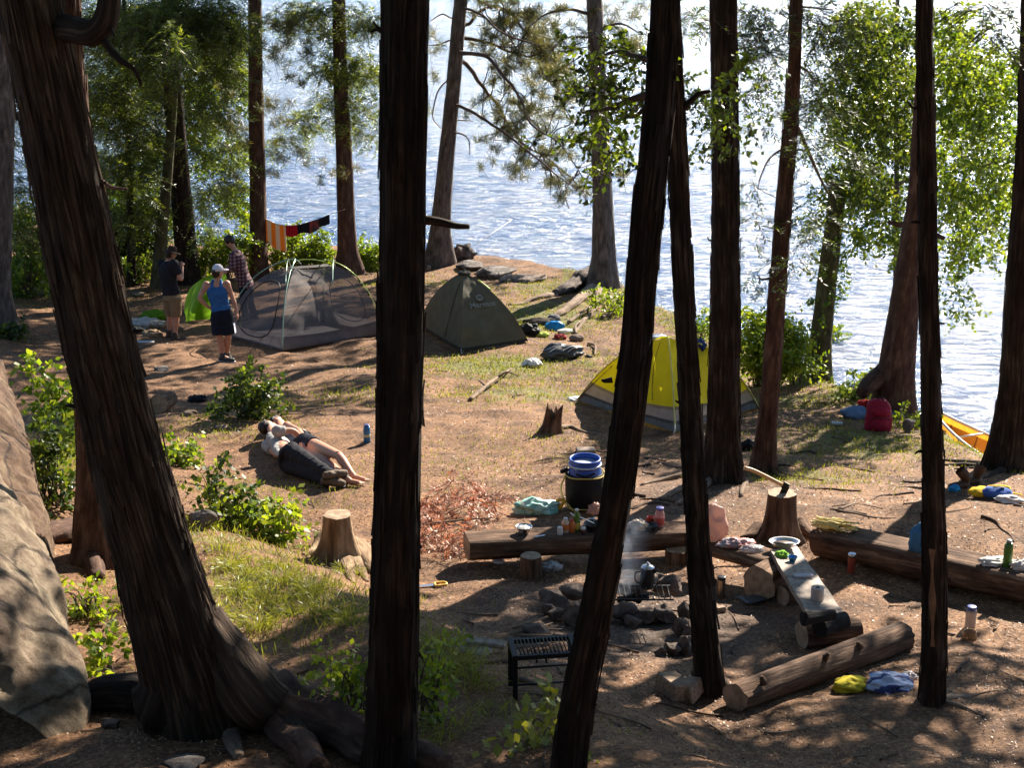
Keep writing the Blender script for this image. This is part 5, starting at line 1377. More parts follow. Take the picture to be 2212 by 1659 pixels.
for q in 'lr':
    mb.ell(J['sh' + q], (.08, .08, .078)); seglim(mb, [J['sh' + q], J['sh' + q] * .5 + J['el' + q] * .5], [.077, .068])
organic('t_shirt', mb, GT, t, .014, 3)
mb = MB(); pw = J['pelvis']; hx = unit(J['hipr'] - J['hipl'])
rings(mb, [pw - up * .10, pw, pw + up * .12], [hx] * 3, [np.cross(hx, up)] * 3, [.17, .18, .16], [.13, .14, .12])
for q in 'lr': seglim(mb, [J['hip' + q], J['kn' + q], J['an' + q]], [.115, .085, .065])
organic('trousers', mb, PANT, t, .014, 3)
hair_cap('hair', J['head'], J['hf'], J['hup'], 1.0, t, HAIR, 1.2, seed=9)
TANSH = plain('tan_shoe', (.14, .095, .06), .8)
for q in 'lr': shoe('shoe', J['an' + q], J['to' + q], TANSH, t, 1.0, .02)
g = G(665, 975)
t = thing('person', g, 'person with bare legs and feet lying close behind the one in black trousers', 'person')
J = dict(head=lie(600, 912, .14), hf=V3(.1, -.8, .3), hup=V3(-.9, .3, .1), neck=lie(608, 925, .16), chest=lie(622, 936, .16), waist=lie(638, 948, .15), pelvis=lie(652, 958, .16),
         shl=lie(612, 938, .10), shr=lie(620, 920, .26), ell=lie(636, 952, .16), wrl=lie(655, 962, .24), elr=lie(645, 930, .28), wrr=lie(662, 955, .26),
         hipl=lie(652, 972, .13), hipr=lie(662, 955, .22), knl=lie(705, 1000, .14), knr=lie(731, 984, .25), anl=lie(752, 1036, .07), anr=lie(762, 1026, .09),
         tol=lie(778, 1043, .05), tor=lie(790, 1037, .07), hdl=V3(.5, -.6, -.3), hdr=V3(.7, -.4, -.5), hnr=V3(0, 0, -1))
J['pelvis'] = J['hipl'] * .5 + J['hipr'] * .5
fr, up = body(t, J, .92, bare_feet=True)
mb = MB(); sx = unit(J['shr'] - J['shl'])
rings(mb, [J['pelvis'] + up * .04, J['waist'], J['chest'], J['chest'] * .4 + J['neck'] * .6], [sx] * 4, [np.cross(up, sx)] * 4, [.165, .15, .175, .15], [.125, .115, .125, .10])
organic('grey_top', mb, cloth('dark_grey_top', (.10, .10, .12)), t, .014, 3)
mb = MB(); pw = J['pelvis']; hx = unit(J['hipr'] - J['hipl'])
rings(mb, [pw - up * .10, pw, pw + up * .10], [hx] * 3, [np.cross(hx, up)] * 3, [.16, .17, .155], [.125, .13, .12])
for q in 'lr': seglim(mb, [J['hip' + q], J['hip' + q] * .75 + J['kn' + q] * .25], [.108, .10])
organic('shorts', mb, BSH, t, .014, 3)
hair_cap('hair', J['head'], J['hf'], J['hup'], .95, t, HAIR, 1.2, seed=19)
# ------------------------------------------------------------------ tents
def ridge_curve(c, apex, rnd_, n=22, h0=0.0):
    """from a foot up to the crown; rnd_ = 0 straight, 1 quarter ellipse"""
    t = np.linspace(h0, 1, n)
    a = np.sin(t * math.pi / 2); b = 1 - np.cos(t * math.pi / 2)
    hx = (1 - rnd_) * t + rnd_ * b; vz = (1 - rnd_) * t + rnd_ * a
    P = np.zeros((n, 3)); P[:, :2] = c[:2] + (apex[:2] - c[:2]) * hx[:, None]; P[:, 2] = c[2] + (apex[2] - c[2]) * vz
    return P

def panel(A, B, m=14, sag=.05, wr=.012, seed=0, bow=0.0):
    """cloth stretched between two ridges, drawn inward between them"""
    n = len(A); P = np.zeros((n, m, 3)); u = np.linspace(0, 1, m)
    cen = (A.mean(0) + B.mean(0)) / 2
    for i in range(n):
        L = np.linalg.norm(B[i] - A[i])
        row = A[i] * (1 - u[:, None]) + B[i] * u[:, None]
        row[:, 2] -= sag * L * (4 * u * (1 - u)) * min(1, i / n * 3 + .0)
        P[i] = row
    X = P[1:-1, 1:-1]
    q = np.stack([np.cross(P[2:, 1:-1] - P[:-2, 1:-1], P[1:-1, 2:] - P[1:-1, :-2])], 0)[0]
    nn = unit(q)
    f = X.reshape(-1, 3)
    d = wr * (fbm(f * [5, 5, 3.0] + seed, 3, seed)).reshape(X.shape[:2])
    P[1:-1, 1:-1] = X + nn * d[..., None]
    return P

def tent(root, corners, apexes, rnd_, bands, names, sag=.06, seed=0, pole=None, pole_off=.0, pr=.006, wr=.015, m=18, n=30):
    """corners: 4 feet in order; apexes: crown point of each foot; bands: [(t0, t1, material per panel or one)]"""
    rc = [ridge_curve(c, a, rnd_, n) for c, a in zip(corners, apexes)]
    for (t0, t1, mat), nm in zip(bands, names):
        i0 = int(t0 * (n - 1)); i1 = int(round(t1 * (n - 1)))
        for k in range(4):
            A = rc[k]; B = rc[(k + 1) % 4]
            P = panel(A, B, m, sag, wr, seed + k)
            mb = MB(); mb.grid(P[i0:i1 + 1]); mb.build(nm, mat[k] if isinstance(mat, (list, tuple)) else mat, root)
    return rc

# ---- olive dome tent
OL = cloth('olive_fly', (.155, .135, .085), .18, .55, .35, 5); OLD = cloth('olive_fly_base', (.05, .045, .035), 0, .7)
cF = G(996, 762); cR = G(1141, 740); cL = G(903, 706); cB = cL + cR - cF; cB[2] = gzs(cB[0], cB[1])
mid = (cF + cB) / 2
ap = W(1003, 590, mid[1] - .05)
t = thing('tent', cF, 'olive green dome tent with closed fly and pale logo near the shore', 'tent')
for c in (cF, cR, cL, cB): c[2] += .03
apx = [ap + unit((c - ap) * [1, 1, 0]) * .09 - [0, 0, .01] for c in (cF, cR, cB, cL)]
tent(t, [cF, cR, cB, cL], apx, .42, [(0, .045, OLD), (.04, 1, OL)], ['base_band', 'fly'], sag=.055, seed=3, wr=.022)
mb = MB(); mb.ell(ap + V3(0, 0, .0), (.13, .12, .05), None, 16, 8, .15, 3, 2); mb.build('roof_cap', OLD, t)
mb = MB(); mb.tube(arc([ap + V3(-.02, -.02, .04), ap + V3(0, 0, .07), ap + V3(.03, 0, .04)], 8), .012, 6); mb.build('cap_loop', plain('black_webbing', (.02, .02, .02), .7), t)
rl = ridge_curve(cR, apx[1], .42, 30) + V3(.01, 0, .012)
mb = MB(); mb.tube(rl[20:26], .012, 6); mb.build('pole', plain('lime_pole', (.30, .5, .05), .4), t)
for c, dx in ((cR, .25), (cF, .0)):
    mb = MB(); e = c + V3(dx + .02, -.12, 0); e[2] = gzs(e[0], e[1]) + .01; mb.tube([c + V3(0, 0, .04), e], .006, 5); mb.build('guy_loop', WHT, t)
A_ = ridge_curve(cF, apx[0], .42, 30); B_ = ridge_curve(cR, apx[1], .42, 30)
Pp = panel(A_, B_, 18, .055, 0, 3)
def on_panel(P, u, v):
    n, m = P.shape[:2]; i = v * (n - 1); j = u * (m - 1); a = min(int(i), n - 2); b = min(int(j), m - 2); fi = i - a; fj = j - b
    return P[a, b] * (1 - fi) * (1 - fj) + P[a + 1, b] * fi * (1 - fj) + P[a, b + 1] * (1 - fi) * fj + P[a + 1, b + 1] * fi * fj
c0 = on_panel(Pp, .5, .58); cr = unit(on_panel(Pp, .62, .58) - on_panel(Pp, .38, .58)); cu0 = unit(on_panel(Pp, .5, .68) - on_panel(Pp, .5, .50)); nn = unit(np.cross(cr, cu0))
if nn[1] > 0: nn = -nn
cu = unit(np.cross(nn, cr)); cu = cu if cu[2] > 0 else -cu
LOGO = cloth('logo_print', (.27, .27, .22))
def text_mesh(name, txt, size, origin, xax, yax, mat, parent, off=.0):
    c = bpy.data.curves.new(name, 'FONT'); c.body = txt; c.size = size; c.align_x = 'CENTER'; c.align_y = 'CENTER'; c.extrude = .0015; c.offset = off
    o = bpy.data.objects.new(name, c); COL.objects.link(o)
    me = bpy.data.meshes.new_from_object(o.evaluated_get(bpy.context.evaluated_depsgraph_get())); COL.objects.unlink(o); bpy.data.objects.remove(o)
    V = np.empty(len(me.vertices) * 3); me.vertices.foreach_get('co', V); V = V.reshape(-1, 3)
    z = np.cross(xax, yax)
    me.vertices.foreach_set('co', (np.asarray(origin) + V[:, :1] * xax + V[:, 1:2] * yax + V[:, 2:] * z).astype(np.float32).ravel()); me.update()
    me.materials.clear(); me.materials.append(mat); me.name = name
    return link(bpy.data.objects.new(name, me), parent)
lc = W(1043, 655, c0[1]); dd_ = np.dot(c0 - lc, nn); 
org = c0 + nn * .022
text_mesh('lettering', 'Marmot', .155, org - cu * .07 + cr * .02, cr, cu, LOGO, t, .003)
mb = MB(); a = np.linspace(0, 2 * math.pi, 25)[:-1]; cc = org + cu * .085
mb.add([cc + cr * .068 * math.cos(q) + cu * .068 * math.sin(q) for q in a], [tuple(range(24))]); mb.build('logo_disc', LOGO, t)
text_mesh('logo_mark', 'M', .09, cc + nn * .004, cr, cu, OL, t, .002)
# door seam
Pl = panel(ridge_curve(cL, apx[3], .42, 30), ridge_curve(cF, apx[0], .42, 30), 18, .055, 0, 3)
mb = MB(); mb.tube([on_panel(Pl, .62 + .05 * v, v) + V3(0, -.015, .01) for v in np.linspace(.06, .85, 14)], .007, 5); mb.build('zip', OLD, t)

# ---- big mesh tent with the fly off
def mesh_cloth(name, c, tr):
    m, nt, b, out = newmat(name)
    v = coord(nt, 'Object'); col = ramp(nt, nz(nt, v, 3, 3), [tuple(x * .6 for x in c), c])
    nt.links.new(col, b.inputs['Base Color']); b.inputs['Roughness'].default_value = .8
    tb = nt.nodes.new('ShaderNodeBsdfTransparent'); mx = nt.nodes.new('ShaderNodeMixShader'); mx.inputs[0].default_value = tr
    nt.links.new(b.outputs[0], mx.inputs[1]); nt.links.new(tb.outputs[0], mx.inputs[2]); nt.links.new(mx.outputs[0], out.inputs[0])
    return m
MESH = mesh_cloth('dark_mesh', (.17, .15, .15), .46); TUB = cloth('grey_tub', (.17, .15, .155), .2, .45, .5, 5)
cF = G(611, 760); cR = G(823, 724); cL = G(492, 728); cB = cL + cR - cF; cB[2] = gzs(cB[0], cB[1])
mid = (cF + cB) / 2
apc = W(668, 572, mid[1]); 
t = thing('tent', cF, 'large grey mesh dome tent with the fly off and thin bent poles', 'tent')
for c in (cF, cR, cL, cB): c[2] += .02
ax = unit((cR - cL) * [1, 1, 0]); 
apx = [apc + unit((c - apc) * [1, 1, 0]) * .16 + ax * (.30 if q in (1, 2) else -.22) - [0, 0, .03] for q, c in enumerate((cF, cR, cB, cL))]
rc = tent(t, [cF, cR, cB, cL], apx, .80, [(0, .13, TUB), (.13, 1, MESH)], ['tub_wall', 'mesh_wall'], sag=.05, seed=6, wr=.02)
mb = MB(); Pm = np.array([[apx[3], apx[2]], [apx[0], apx[1]]]); mb.grid(np.array([[apx[3] * (1 - v) + apx[2] * v for v in np.linspace(0, 1, 6)], [apx[0] * (1 - v) + apx[1] * v for v in np.linspace(0, 1, 6)]])); mb.build('roof_panel', MESH, t)
fl = MB(); fl.grid(np.array([[cL * (1 - v) + cB * v + V3(0, 0, .03 + .02 * random.random()) for v in np.linspace(0, 1, 8)], [(cL + cF) / 2 * (1 - v) + (cB + cR) / 2 * v + V3(0, 0, .05 * random.random() + .02) for v in np.linspace(0, 1, 8)], [cF * (1 - v) + cR * v + V3(0, 0, .03) for v in np.linspace(0, 1, 8)]])); fl.build('floor', TUB, t)
PG = plain('pale_green_pole', (.28, .42, .32), .3, .3); PY = plain('yellow_green_pole', (.42, .55, .12), .3, .2)
hubL = apc - ax * .25 + V3(0, 0, .09); hubR = apc + ax * .30 + V3(0, 0, .06)
for c, hb, mt in ((cF, hubL, PG), (cR, hubR, PY), (cB, hubR, PY), (cL, hubL, PG)):
    r_ = ridge_curve(c, hb, .86, 30); r_[:, 2] += .03
    mb = MB(); mb.tube(r_, .0095, 6); mb.build('pole', mt, t)
mb = MB(); mb.tube(arc([hubL, (hubL + hubR) / 2 + V3(0, 0, .03), hubR], 10), .009, 6); mb.build('pole', PY, t)
y_ = unit(np.cross(ax, [0, 0, 1]))
for hb, ln in ((apc - ax * .40, .75), (apc + ax * .45, .65)):
    mb = MB(); mb.tube(arc([hb - y_ * ln - V3(0, 0, .20), hb - y_ * ln * .4 + V3(0, 0, .02), hb + V3(0, 0, .07), hb + y_ * ln * .4 + V3(0, 0, .02), hb + y_ * ln - V3(0, 0, .20)], 18), .0085, 6); mb.build('brow_pole', PG, t)
mb = MB(); mb.tube(arc([W(628, 590, cF[1] + .45), W(634, 570, cF[1] + .7), W(641, 562, cF[1] + .9), W(650, 570, cF[1] + 1.0)], 12), .009, 6); mb.build('pole', PG, t)
BLKZ = plain('black_trim', (.012, .012, .013), .7)
P0 = panel(rc[3], rc[0], 18, .05, 0, 9); P1 = panel(rc[0], rc[1], 18, .05, 0, 9)
def loop_on(P, cu_, cv_, ru, rv, a0=0, a1=2 * math.pi, r=.011):
    mb = MB(); pts = []
    q = 2.6
    for a in np.linspace(a0, a1, 40):
        c_, s_ = math.cos(a), math.sin(a)
        pts.append(on_panel(P, cu_ + ru * abs(c_) ** (2 / q) * np.sign(c_), cv_ + rv * abs(s_) ** (2 / q) * np.sign(s_)) + V3(0, -.03, .015))
    mb.tube(pts, r, 6, cap=False); mb.build('door_zip', BLKZ, t)
loop_on(P0, .46, .40, .36, .33)
P2 = panel(rc[1], rc[2], 18, .05, 0, 9)
loop_on(P2, .52, .36, .34, .28, r=.008)
for k in (6, 12, 17, 22):
    p = rc[1][k]; q = ridge_curve(cR, hubR, .86, 30)[k] + V3(0, 0, .03)
    mb = MB(); mb.tube([p, q], .012, 5); mb.build('pole_clip', BLKZ, t)

# ---- yellow tent
YEL = cloth('yellow_fly', (.78, .70, .015), .5, .45, .3, 4, c2=(.72, .63, .012)); TANB = cloth('tan_band', (.42, .35, .33), .3, .6, .3, 5); GRB = cloth('grey_floor', (.15, .145, .14), 0, .6)
cF = G(1458, 938); cL = G(1248, 868); cR = G(1638, 884); cB = cL + cR - cF; cB[2] = gzs(cB[0], cB[1])
mid = (cF + cB) / 2; aF = W(1443, 728, cF[1] + .75); hgt = aF[2]
t = thing('tent', cF, 'yellow dome tent with tan lower band, partly hidden by two slim cedars', 'tent')
for c in (cF, cR, cL, cB): c[2] += .02
apx = [aF, W(1510, 742, cF[1] + 1.1), W(1480, 728, cF[1] + 1.4), W(1412, 734, cF[1] + 1.1)]
rc = tent(t, [cF, cR, cB, cL], apx, .30, [(0, .10, GRB), (.10, .24, TANB), (.24, 1, YEL)], ['floor_band', 'lower_band', 'fly'], sag=.045, seed=12, wr=.014)
mb = MB(); mb.grid(np.array([[apx[3], (apx[3] + apx[2]) / 2 + V3(0, 0, .03), apx[2]], [(apx[3] + apx[0]) / 2 + V3(0, 0, .03), sum(apx) / 4 + V3(0, 0, .05), (apx[1] + apx[2]) / 2 + V3(0, 0, .03)], [apx[0], (apx[0] + apx[1]) / 2 + V3(0, 0, .03), apx[1]]])); mb.build('roof_panel', YEL, t)
for k in (0, 1, 3):
    mb = MB(); mb.tube(rc[k] + V3(0, -.012, .008), .010, 6); mb.build('pole_sleeve', plain('yellow_piping', (.62, .58, .12), .6) if k != 0 else cloth('pale_yellow_seam', (.70, .66, .22)), t)
Pl = panel(rc[3], rc[0], 18, .045, 0, 12)
mb = MB(); mb.tube([on_panel(Pl, .60 + .22 * (1 - v), v) + V3(-.008, -.012, .008) for v in np.linspace(.28, .96, 12)], .005, 5); mb.build('zip', plain('dark_zip', (.10, .09, .02), .7), t)
mb = MB(); mb.tube([cL + V3(-.02, -.02, .02), on_panel(Pl, .04, .30), on_panel(Pl, .05, .5)], .007, 5); mb.build('guy_strap', BLKZ, t)
mb = MB(); e = W(1455, 950, cF[1] - .12); e[2] = gzs(e[0], e[1]); mb.tube([cF + V3(0, -.02, .12), e], .006, 5); mb.build('guy_strap', WHT, t)
VES = cloth('grey_vestibule', (.22, .20, .21), .15)
e1 = G(1636, 888) + V3(.05, .1, .01); 
mb = MB(); mb.grid(panel(np.array([cR + V3(-.25, .1, .0), cR + V3(-.3, .35, .35)]), np.array([e1, e1 + V3(-.03, .3, .06)]), 6, .02, 0)); mb.build('vestibule', VES, t)

# ---- green fly being shaken out by the three people
GRF = cloth('green_fly', (.22, .42, .02), .45, .45, .4, 5, c2=(.17, .34, .02))
D_ = G(455, 700)[1]
ctrl = [[(398, 655), (412, 622), (434, 604), (462, 590), (486, 580)],
        [(396, 668), (415, 640), (438, 625), (465, 612), (490, 600)],
        [(398, 684), (418, 664), (440, 650), (466, 640), (492, 630)],
        [(402, 694), (422, 690), (446, 690), (470, 690), (494, 688)]]
rows = []
for i, r_ in enumerate(ctrl):
    rows.append([W(x, y, D_ + (.55, .25, -.05, -.1)[i] + .18 * math.sin(j * 2.1 + i)) for j, (x, y) in enumerate(r_)])
Pg = np.array([arc(r_, 26) for r_ in rows]); Pg = np.stack([arc(Pg[:, j], 18) for j in range(26)], 1)
Pg = Pg + .05 * fbm(Pg.reshape(-1, 3) * 3.2, 3, 4).reshape(Pg.shape[:2])[..., None] * np.array([.4, 1, .3])
mb = MB(); mb.grid(Pg); o = mb.build('tent_fly', GRF, None, G(445, 700)); tag(o, 'bright green tent fly lifted off the ground among the three people', 'tent fly')

# ---- crumpled things: one helper for soft heaps
def heap(name, label, cat, px, py, wpx, hpx, mat, depth=.8, fold=.22, fr=2.6, seed=0, yaw=0.0, group=None, lift=0.0, parts=None):
    """a soft object lying on the ground; (px, py) its middle, half sizes in picture units"""
    g = G(px, py + hpx * .55); k = ppm(g)
    c = g + V3(0, 0, hpx / k * .55 + lift)
    r = np.array([wpx / k, wpx / k * depth, hpx / k * .95])
    mb = MB(); mb.ell(c, r, RZ(yaw), 36, 20, fold, fr, seed, flat=-.62)
    o = mb.build(name, mat, None, g)
    return tag(o, label, cat, group), g, k, c, r
# ------------------------------------------------------------------ rocks, stumps, logs
def rock(name, label, cat, px, py, wpx, hpx, mat=M_ROCKG, seed=0, depth=.8, fr=1.6, disp=.28, yaw=0.0, flat=None, group=None, sink=.35, lift=0.0):
    g = G(px, py + hpx * .6); k = ppm(g)
    c = g + V3(0, wpx / k * depth * .3, hpx / k * (1 - sink) + lift)
    n = 34; mb = MB()
    mb.ell(V3(0, 0, 0), (1, 1, 1), None, n, 20, 0)
    V = mb.V[0]
    # broken planes: cut a ball by random planes, then roughen
    rnd = np.random.default_rng(seed + 100)
    for _ in range(16):
        d = unit(rnd.normal(size=3)); h = rnd.uniform(.55, .88); q = V @ d
        V = V - d[None] * np.maximum(q - h, 0)[:, None]
    V = V * (1 + disp * .5 * fbm(V * fr + seed, 4, seed))[:, None]
    V = V * np.array([wpx / k, wpx / k * depth, hpx / k * 1.1]) @ RZ(yaw).T + c
    mb.V[0] = V; mb.bk[0] = V
    o = mb.build(name, mat, None, g)
    return tag(o, label, cat, group)

def log_mesh(mb, A, B, r0, r1, flat=None, seg=26, n=34, seed=0, rough=.09, sq=1.0, bend=0.0):
    A = np.asarray(A, float); B = np.asarray(B, float)
    t = np.linspace(0, 1, n)[:, None]; C = A * (1 - t) + B * t; C[:, 2] += bend * np.sin(t[:, 0] * math.pi)
    d = unit(B - A); rf = V3(0, 0, 1) if abs(d[2]) < .9 else V3(0, 1, 0); up = unit(rf - d * np.dot(rf, d)); s = np.cross(d, up)
    a = np.arange(seg) * 2 * math.pi / seg; L = np.linalg.norm(B - A)
    V = []; Bk = []
    for i in range(n):
        r = r0 + (r1 - r0) * t[i, 0]
        q = np.column_stack([np.cos(a) * 2.2, np.sin(a) * 2.2, np.full(seg, t[i, 0] * L * 1.2)])
        rr = r * (1 + rough * fbm(q + seed, 2, seed) + rough * .8 * vnoise(q * [3, 3, .8] + seed, seed + 3))
        x = np.cos(a) * rr; z = np.sin(a) * rr * sq
        if flat is not None: z = np.minimum(z, flat * r)
        V.append(C[i] + x[:, None] * s + z[:, None] * up); Bk.append(np.column_stack([x, z, np.full(seg, t[i, 0] * L)]))
    V = np.concatenate(V)
    F = [(i * seg + j, i * seg + (j + 1) % seg, (i + 1) * seg + (j + 1) % seg, (i + 1) * seg + j) for i in range(n - 1) for j in range(seg)]
    mb.add(V, F, True, np.concatenate(Bk))
    return C, s, up

def log_thing(name, label, cat, A, B, r0, r1, mat=M_LOG, cut=M_CUT, flat=None, group=None, ends=True, **kw):
    g = (np.asarray(A) + np.asarray(B)) / 2; g = np.array([g[0], g[1], gzs(g[0], g[1])])
    t = thing(name, g, label, cat, group)
    mb = MB(); C, s, up = log_mesh(mb, A, B, r0, r1, flat, **kw); mb.build('log', mat, t)
    if ends:
        d = unit(np.asarray(B) - np.asarray(A)); seg = kw.get('seg', 26); sq = kw.get('sq', 1.0)
        V = mb.V[0]
        for (ring, sg) in ((V[:seg], -1), (V[-seg:], 1)):
            c = ring.mean(0); mb2 = MB()
            P = [c + (ring - c) * k_ + d * sg * .004 * (1.2 - k_) for k_ in (1.0, .66, .33)]
            mb2.add(np.vstack(P + [c[None] + d * sg * .006]), [(i * seg + j, i * seg + (j + 1) % seg, (i + 1) * seg + (j + 1) % seg, (i + 1) * seg + j) for i in range(2) for j in range(seg)] + [(2 * seg + j, 2 * seg + (j + 1) % seg, 3 * seg) for j in range(seg)], False)
            mb2.build('cut_end', cut, t)
    return t

def gl(px, py, h):
    """the point on this line of sight that is h above the ground"""
    d = ray(px, py); tt = np.arange(6, 45, .012); P = CAM + d[None] * tt[:, None]; e = P[:, 2] - gz(P[:, 0], P[:, 1])
    return P[int(np.argmax(e < h))]

def stump(name, label, px, py, wtop, wbase, hpx, seed=0, mat=M_STUMP, lobes=6, tilt=0, cut=True, fl=None, jag=0.0):
    g = G(px, py); k = ppm(g); h = hpx / k / math.cos(TH + math.atan((py - 829) / FPX)); rt = wtop / k / 2; rb = wbase / k / 2
    t = thing(name, g, label, 'stump')
    seg = 48; n = 26; a = np.arange(seg) * 2 * math.pi / seg; V = []; Bk = []
    rnd = random.Random(seed); ph = rnd.uniform(0, 6)
    for i in range(n):
        u = i / (n - 1); z = u * h - .08 * (1 - u)
        f = math.exp(-u * h / (.33 * h)); r = rt + (rb - rt) * (f - math.exp(-3)) / (1 - math.exp(-3))
        lob = 1 + (.26 + .34 * f) * (np.cos(a * lobes + ph + .9 * np.sin(a + ph)) * .6 + .4 * np.cos(a * (lobes - 2) + 2 * ph)) * (.25 + f)
        q = np.column_stack([np.cos(a) * 3, np.sin(a) * 3, np.full(seg, z * 2)])
        rr = r * lob * (1 + .06 * vnoise(q * [2.4, 2.4, .7] + seed, seed))
        zz = np.full(seg, z)
        if jag and u > .55: zz = z + jag * h * (u - .55) * 2 * vnoise(q * [1.2, 1.2, 0] + seed, seed + 2)
        V.append(np.column_stack([g[0] + np.cos(a) * rr + tilt * z, g[1] + np.sin(a) * rr, g[2] + zz])); Bk.append(np.column_stack([np.cos(a) * rt, np.sin(a) * rt, zz]))
    F = [(i * seg + j, i * seg + (j + 1) % seg, (i + 1) * seg + (j + 1) % seg, (i + 1) * seg + j) for i in range(n - 1) for j in range(seg)]
    mb = MB(); mb.add(np.concatenate(V), F, True, np.concatenate(Bk)); mb.build('trunk', mat, t)
    top = V[-1]; c = top.mean(0); c[2] = top[:, 2].mean()
    m2 = MB(); m2.add(np.vstack([top + [0, 0, .001], c + (top - c) * .6 + [0, 0, .004], c[None]]), [(j, (j + 1) % seg, seg + (j + 1) % seg, seg + j) for j in range(seg)] + [(seg + j, seg + (j + 1) % seg, 2 * seg) for j in range(seg)], not cut)
    m2.build('cut_top', M_CUT if cut else mat, t)
    return t, g, k, h, c

# big tan rock at the left edge
PROF1 = [  # outline of the ridge in the picture, right side, top to bottom, and depth
        (-70, 800, 15.5), (-40, 900, 13.8), (0, 1000, 12.3), (45, 1085, 11.4), (80, 1170, 10.7), (105, 1230, 10.2), (135, 1320, 9.6), (165, 1400, 9.1), (188, 1480, 8.65), (196, 1530, 8.4), (180, 1580, 8.2), (130, 1640, 8.0)]
PROF2 = [(-60, 700, 16.5), (-30, 740, 15.4), (0, 790, 14.6), (35, 880, 13.8), (70, 1000, 12.9), (95, 1100, 12.2), (108, 1150, 11.9), (100, 1190, 11.6)]
def big_rock(prof, label, mat, sd):
    g = G(40, prof[-3][1])
    rows = []
    for (px, py, D) in prof:
        e = W(px, py, D)
        row = []
        for u in np.linspace(0, 1, 26):
            # right foot, up over the shoulder, then away to the left and towards the viewer
            if u < .2:
                v = u / .2; p = np.array([e[0] + .06 * (1 - v), e[1] + .22 * (1 - v), e[2] - 1.1 * (1 - v) ** 1.3])
            else:
                v = (u - .2) / .8; p = np.array([e[0] - 2.3 * v, e[1] - .25 * v, e[2] + 1.0 * v ** .9 + .35 * math.sin(min(v * 5, 1.57)) * 1.0 - .0 + .10 * math.sin(v * 9 + px * .01)])
            row.append(p)
        rows.append(row)
    P = np.array(rows); P = np.stack([arc(P[:, j], 130) for j in range(26)], 1); P = np.stack([arc(P[i], 120) for i in range(130)], 0)
    f = P.reshape(-1, 3) + sd
    P = P + (.09 * fbm(f * 1.3, 5, 31) - .07 * np.abs(fbm(f * [1, 2.2, 2.2], 3, 33)) + .016 * fbm(f * 9, 3, 35)).reshape(P.shape[:2])[..., None] * V3(.6, -.4, .8)
    mb = MB(); mb.grid(P)
    o = mb.build('boulder', mat, None, g); tag(o, label, 'boulder')
big_rock(PROF1, 'huge sunlit tan boulder sloping down at the left edge', M_ROCK, 0)
big_rock(PROF2, 'brown needle strewn boulder behind the huge tan one at the left edge', make_rock('needle_rock', (.07, .035, .018), (.16, .09, .05), (.28, .20, .12), 2.6), 5)

gs = 'stones lying about the camp'
rock('stone', 'grey stone with grass on it beside the leaning cedar trunk', 'stone', 432, 1130, 38, 24, M_ROCKG, 3, .9)
rock('stone', 'small flat stone under the rounded green shrub', 'stone', 478, 925, 20, 7, M_ROCK, 4)
rock('stone', 'flat mossy stone left of the rounded green shrub', 'stone', 408, 895, 22, 8, M_ROCK, 5)
rock('stone', 'low flat stone on the shaded ground behind the stump chunk', 'stone', 350, 798, 24, 5, M_ROCKG, 6)
rock('stone', 'pale half buried stone in the needles at the lower left', 'stone', 240, 1568, 30, 12, M_ROCKR, 7, .6)
rock('stone', 'grey flat stone at the very bottom of the view', 'stone', 400, 1655, 55, 10, M_ROCKG, 8, .7)
rock('stone', 'pale stone in the clearing far behind the hatted person', 'stone', 300, 636, 20, 5, M_ROCK, 9)
rock('rock_slab', 'flat grey rock slab at the water behind the olive tent', 'rock', 1072, 590, 52, 11, M_ROCKG, 10, .8, sink=.5)
rock('rock_slab', 'tan rock ledge sloping into the lake beyond the olive tent', 'rock', 1130, 604, 60, 9, M_ROCKR, 11, .8, sink=.6)
rock('rock_slab', 'small dark rock under the leaning shore pine', 'rock', 1015, 575, 34, 10, M_ROCKG, 12, .8, sink=.4)
rock('stone', 'grey stone beside the red backpack', 'stone', 1935, 898, 22, 9, M_ROCKG, 14)
rock('stone', 'dark stone at the bank edge left of the canoe', 'stone', 1962, 925, 16, 16, M_ROCKG, 15)

# stumps
ST1 = stump('tree_stump', 'tall sunlit stump with splayed roots left of the fire place', 733, 1205, 58, 150, 92, 3, M_STUMP, 5)
for pts, rr in (([(705, 1185), (680, 1195), (655, 1200)], [.13, .07, .02]), ([(745, 1215), (752, 1240), (765, 1262)], [.12, .06, .02]), ([(765, 1190), (790, 1215), (808, 1240)], [.13, .07, .03]), ([(758, 1205), (775, 1232), (795, 1258)], [.11, .06, .02])):
    root_tube(ST1[0], pts, rr, M_STUMP, 10, n=16, sink=.05)
ST2 = stump('tree_stump', 'dark fluted stump holding the axe, between the benches', 1683, 1165, 60, 118, 98, 8, M_LOG, 7)
for pts, rr in (([(1725, 1140), (1745, 1155), (1760, 1165)], [.08, .05, .02]), ([(1640, 1150), (1620, 1162), (1600, 1165)], [.08, .05, .02])):
    root_tube(ST2[0], pts, rr, M_LOG, 10, n=14, sink=.5)
ST3 = stump('tree_stump', 'ragged rotten stump in the clearing left of the yellow tent', 1188, 932, 34, 66, 36, 15, M_LOG, 4, cut=False, jag=1.3, tilt=.25)
root_tube(ST3[0], [(1205, 928), (1235, 925), (1265, 935), (1290, 940)], [.05, .035, .02, .01], M_ROOT, 7, n=14)
ST4 = stump('tree_stump', 'dark old stump among the sapling leaves', 484, 1108, 30, 46, 42, 21, M_LOG, 5, cut=False, jag=.4)
tc = log_thing('wood_chunk', 'short upright log chunk left of the rounded green shrub', 'log', gl(342, 873, .13), gl(366, 862, .13), .135, .12, seed=4, n=10)
o = heap('driftwood_root', 'upturned driftwood root at the foot of the leaning shore pine', 'driftwood', 1000, 548, 26, 20, M_BARKG, .6, .5, 3.0, 6)
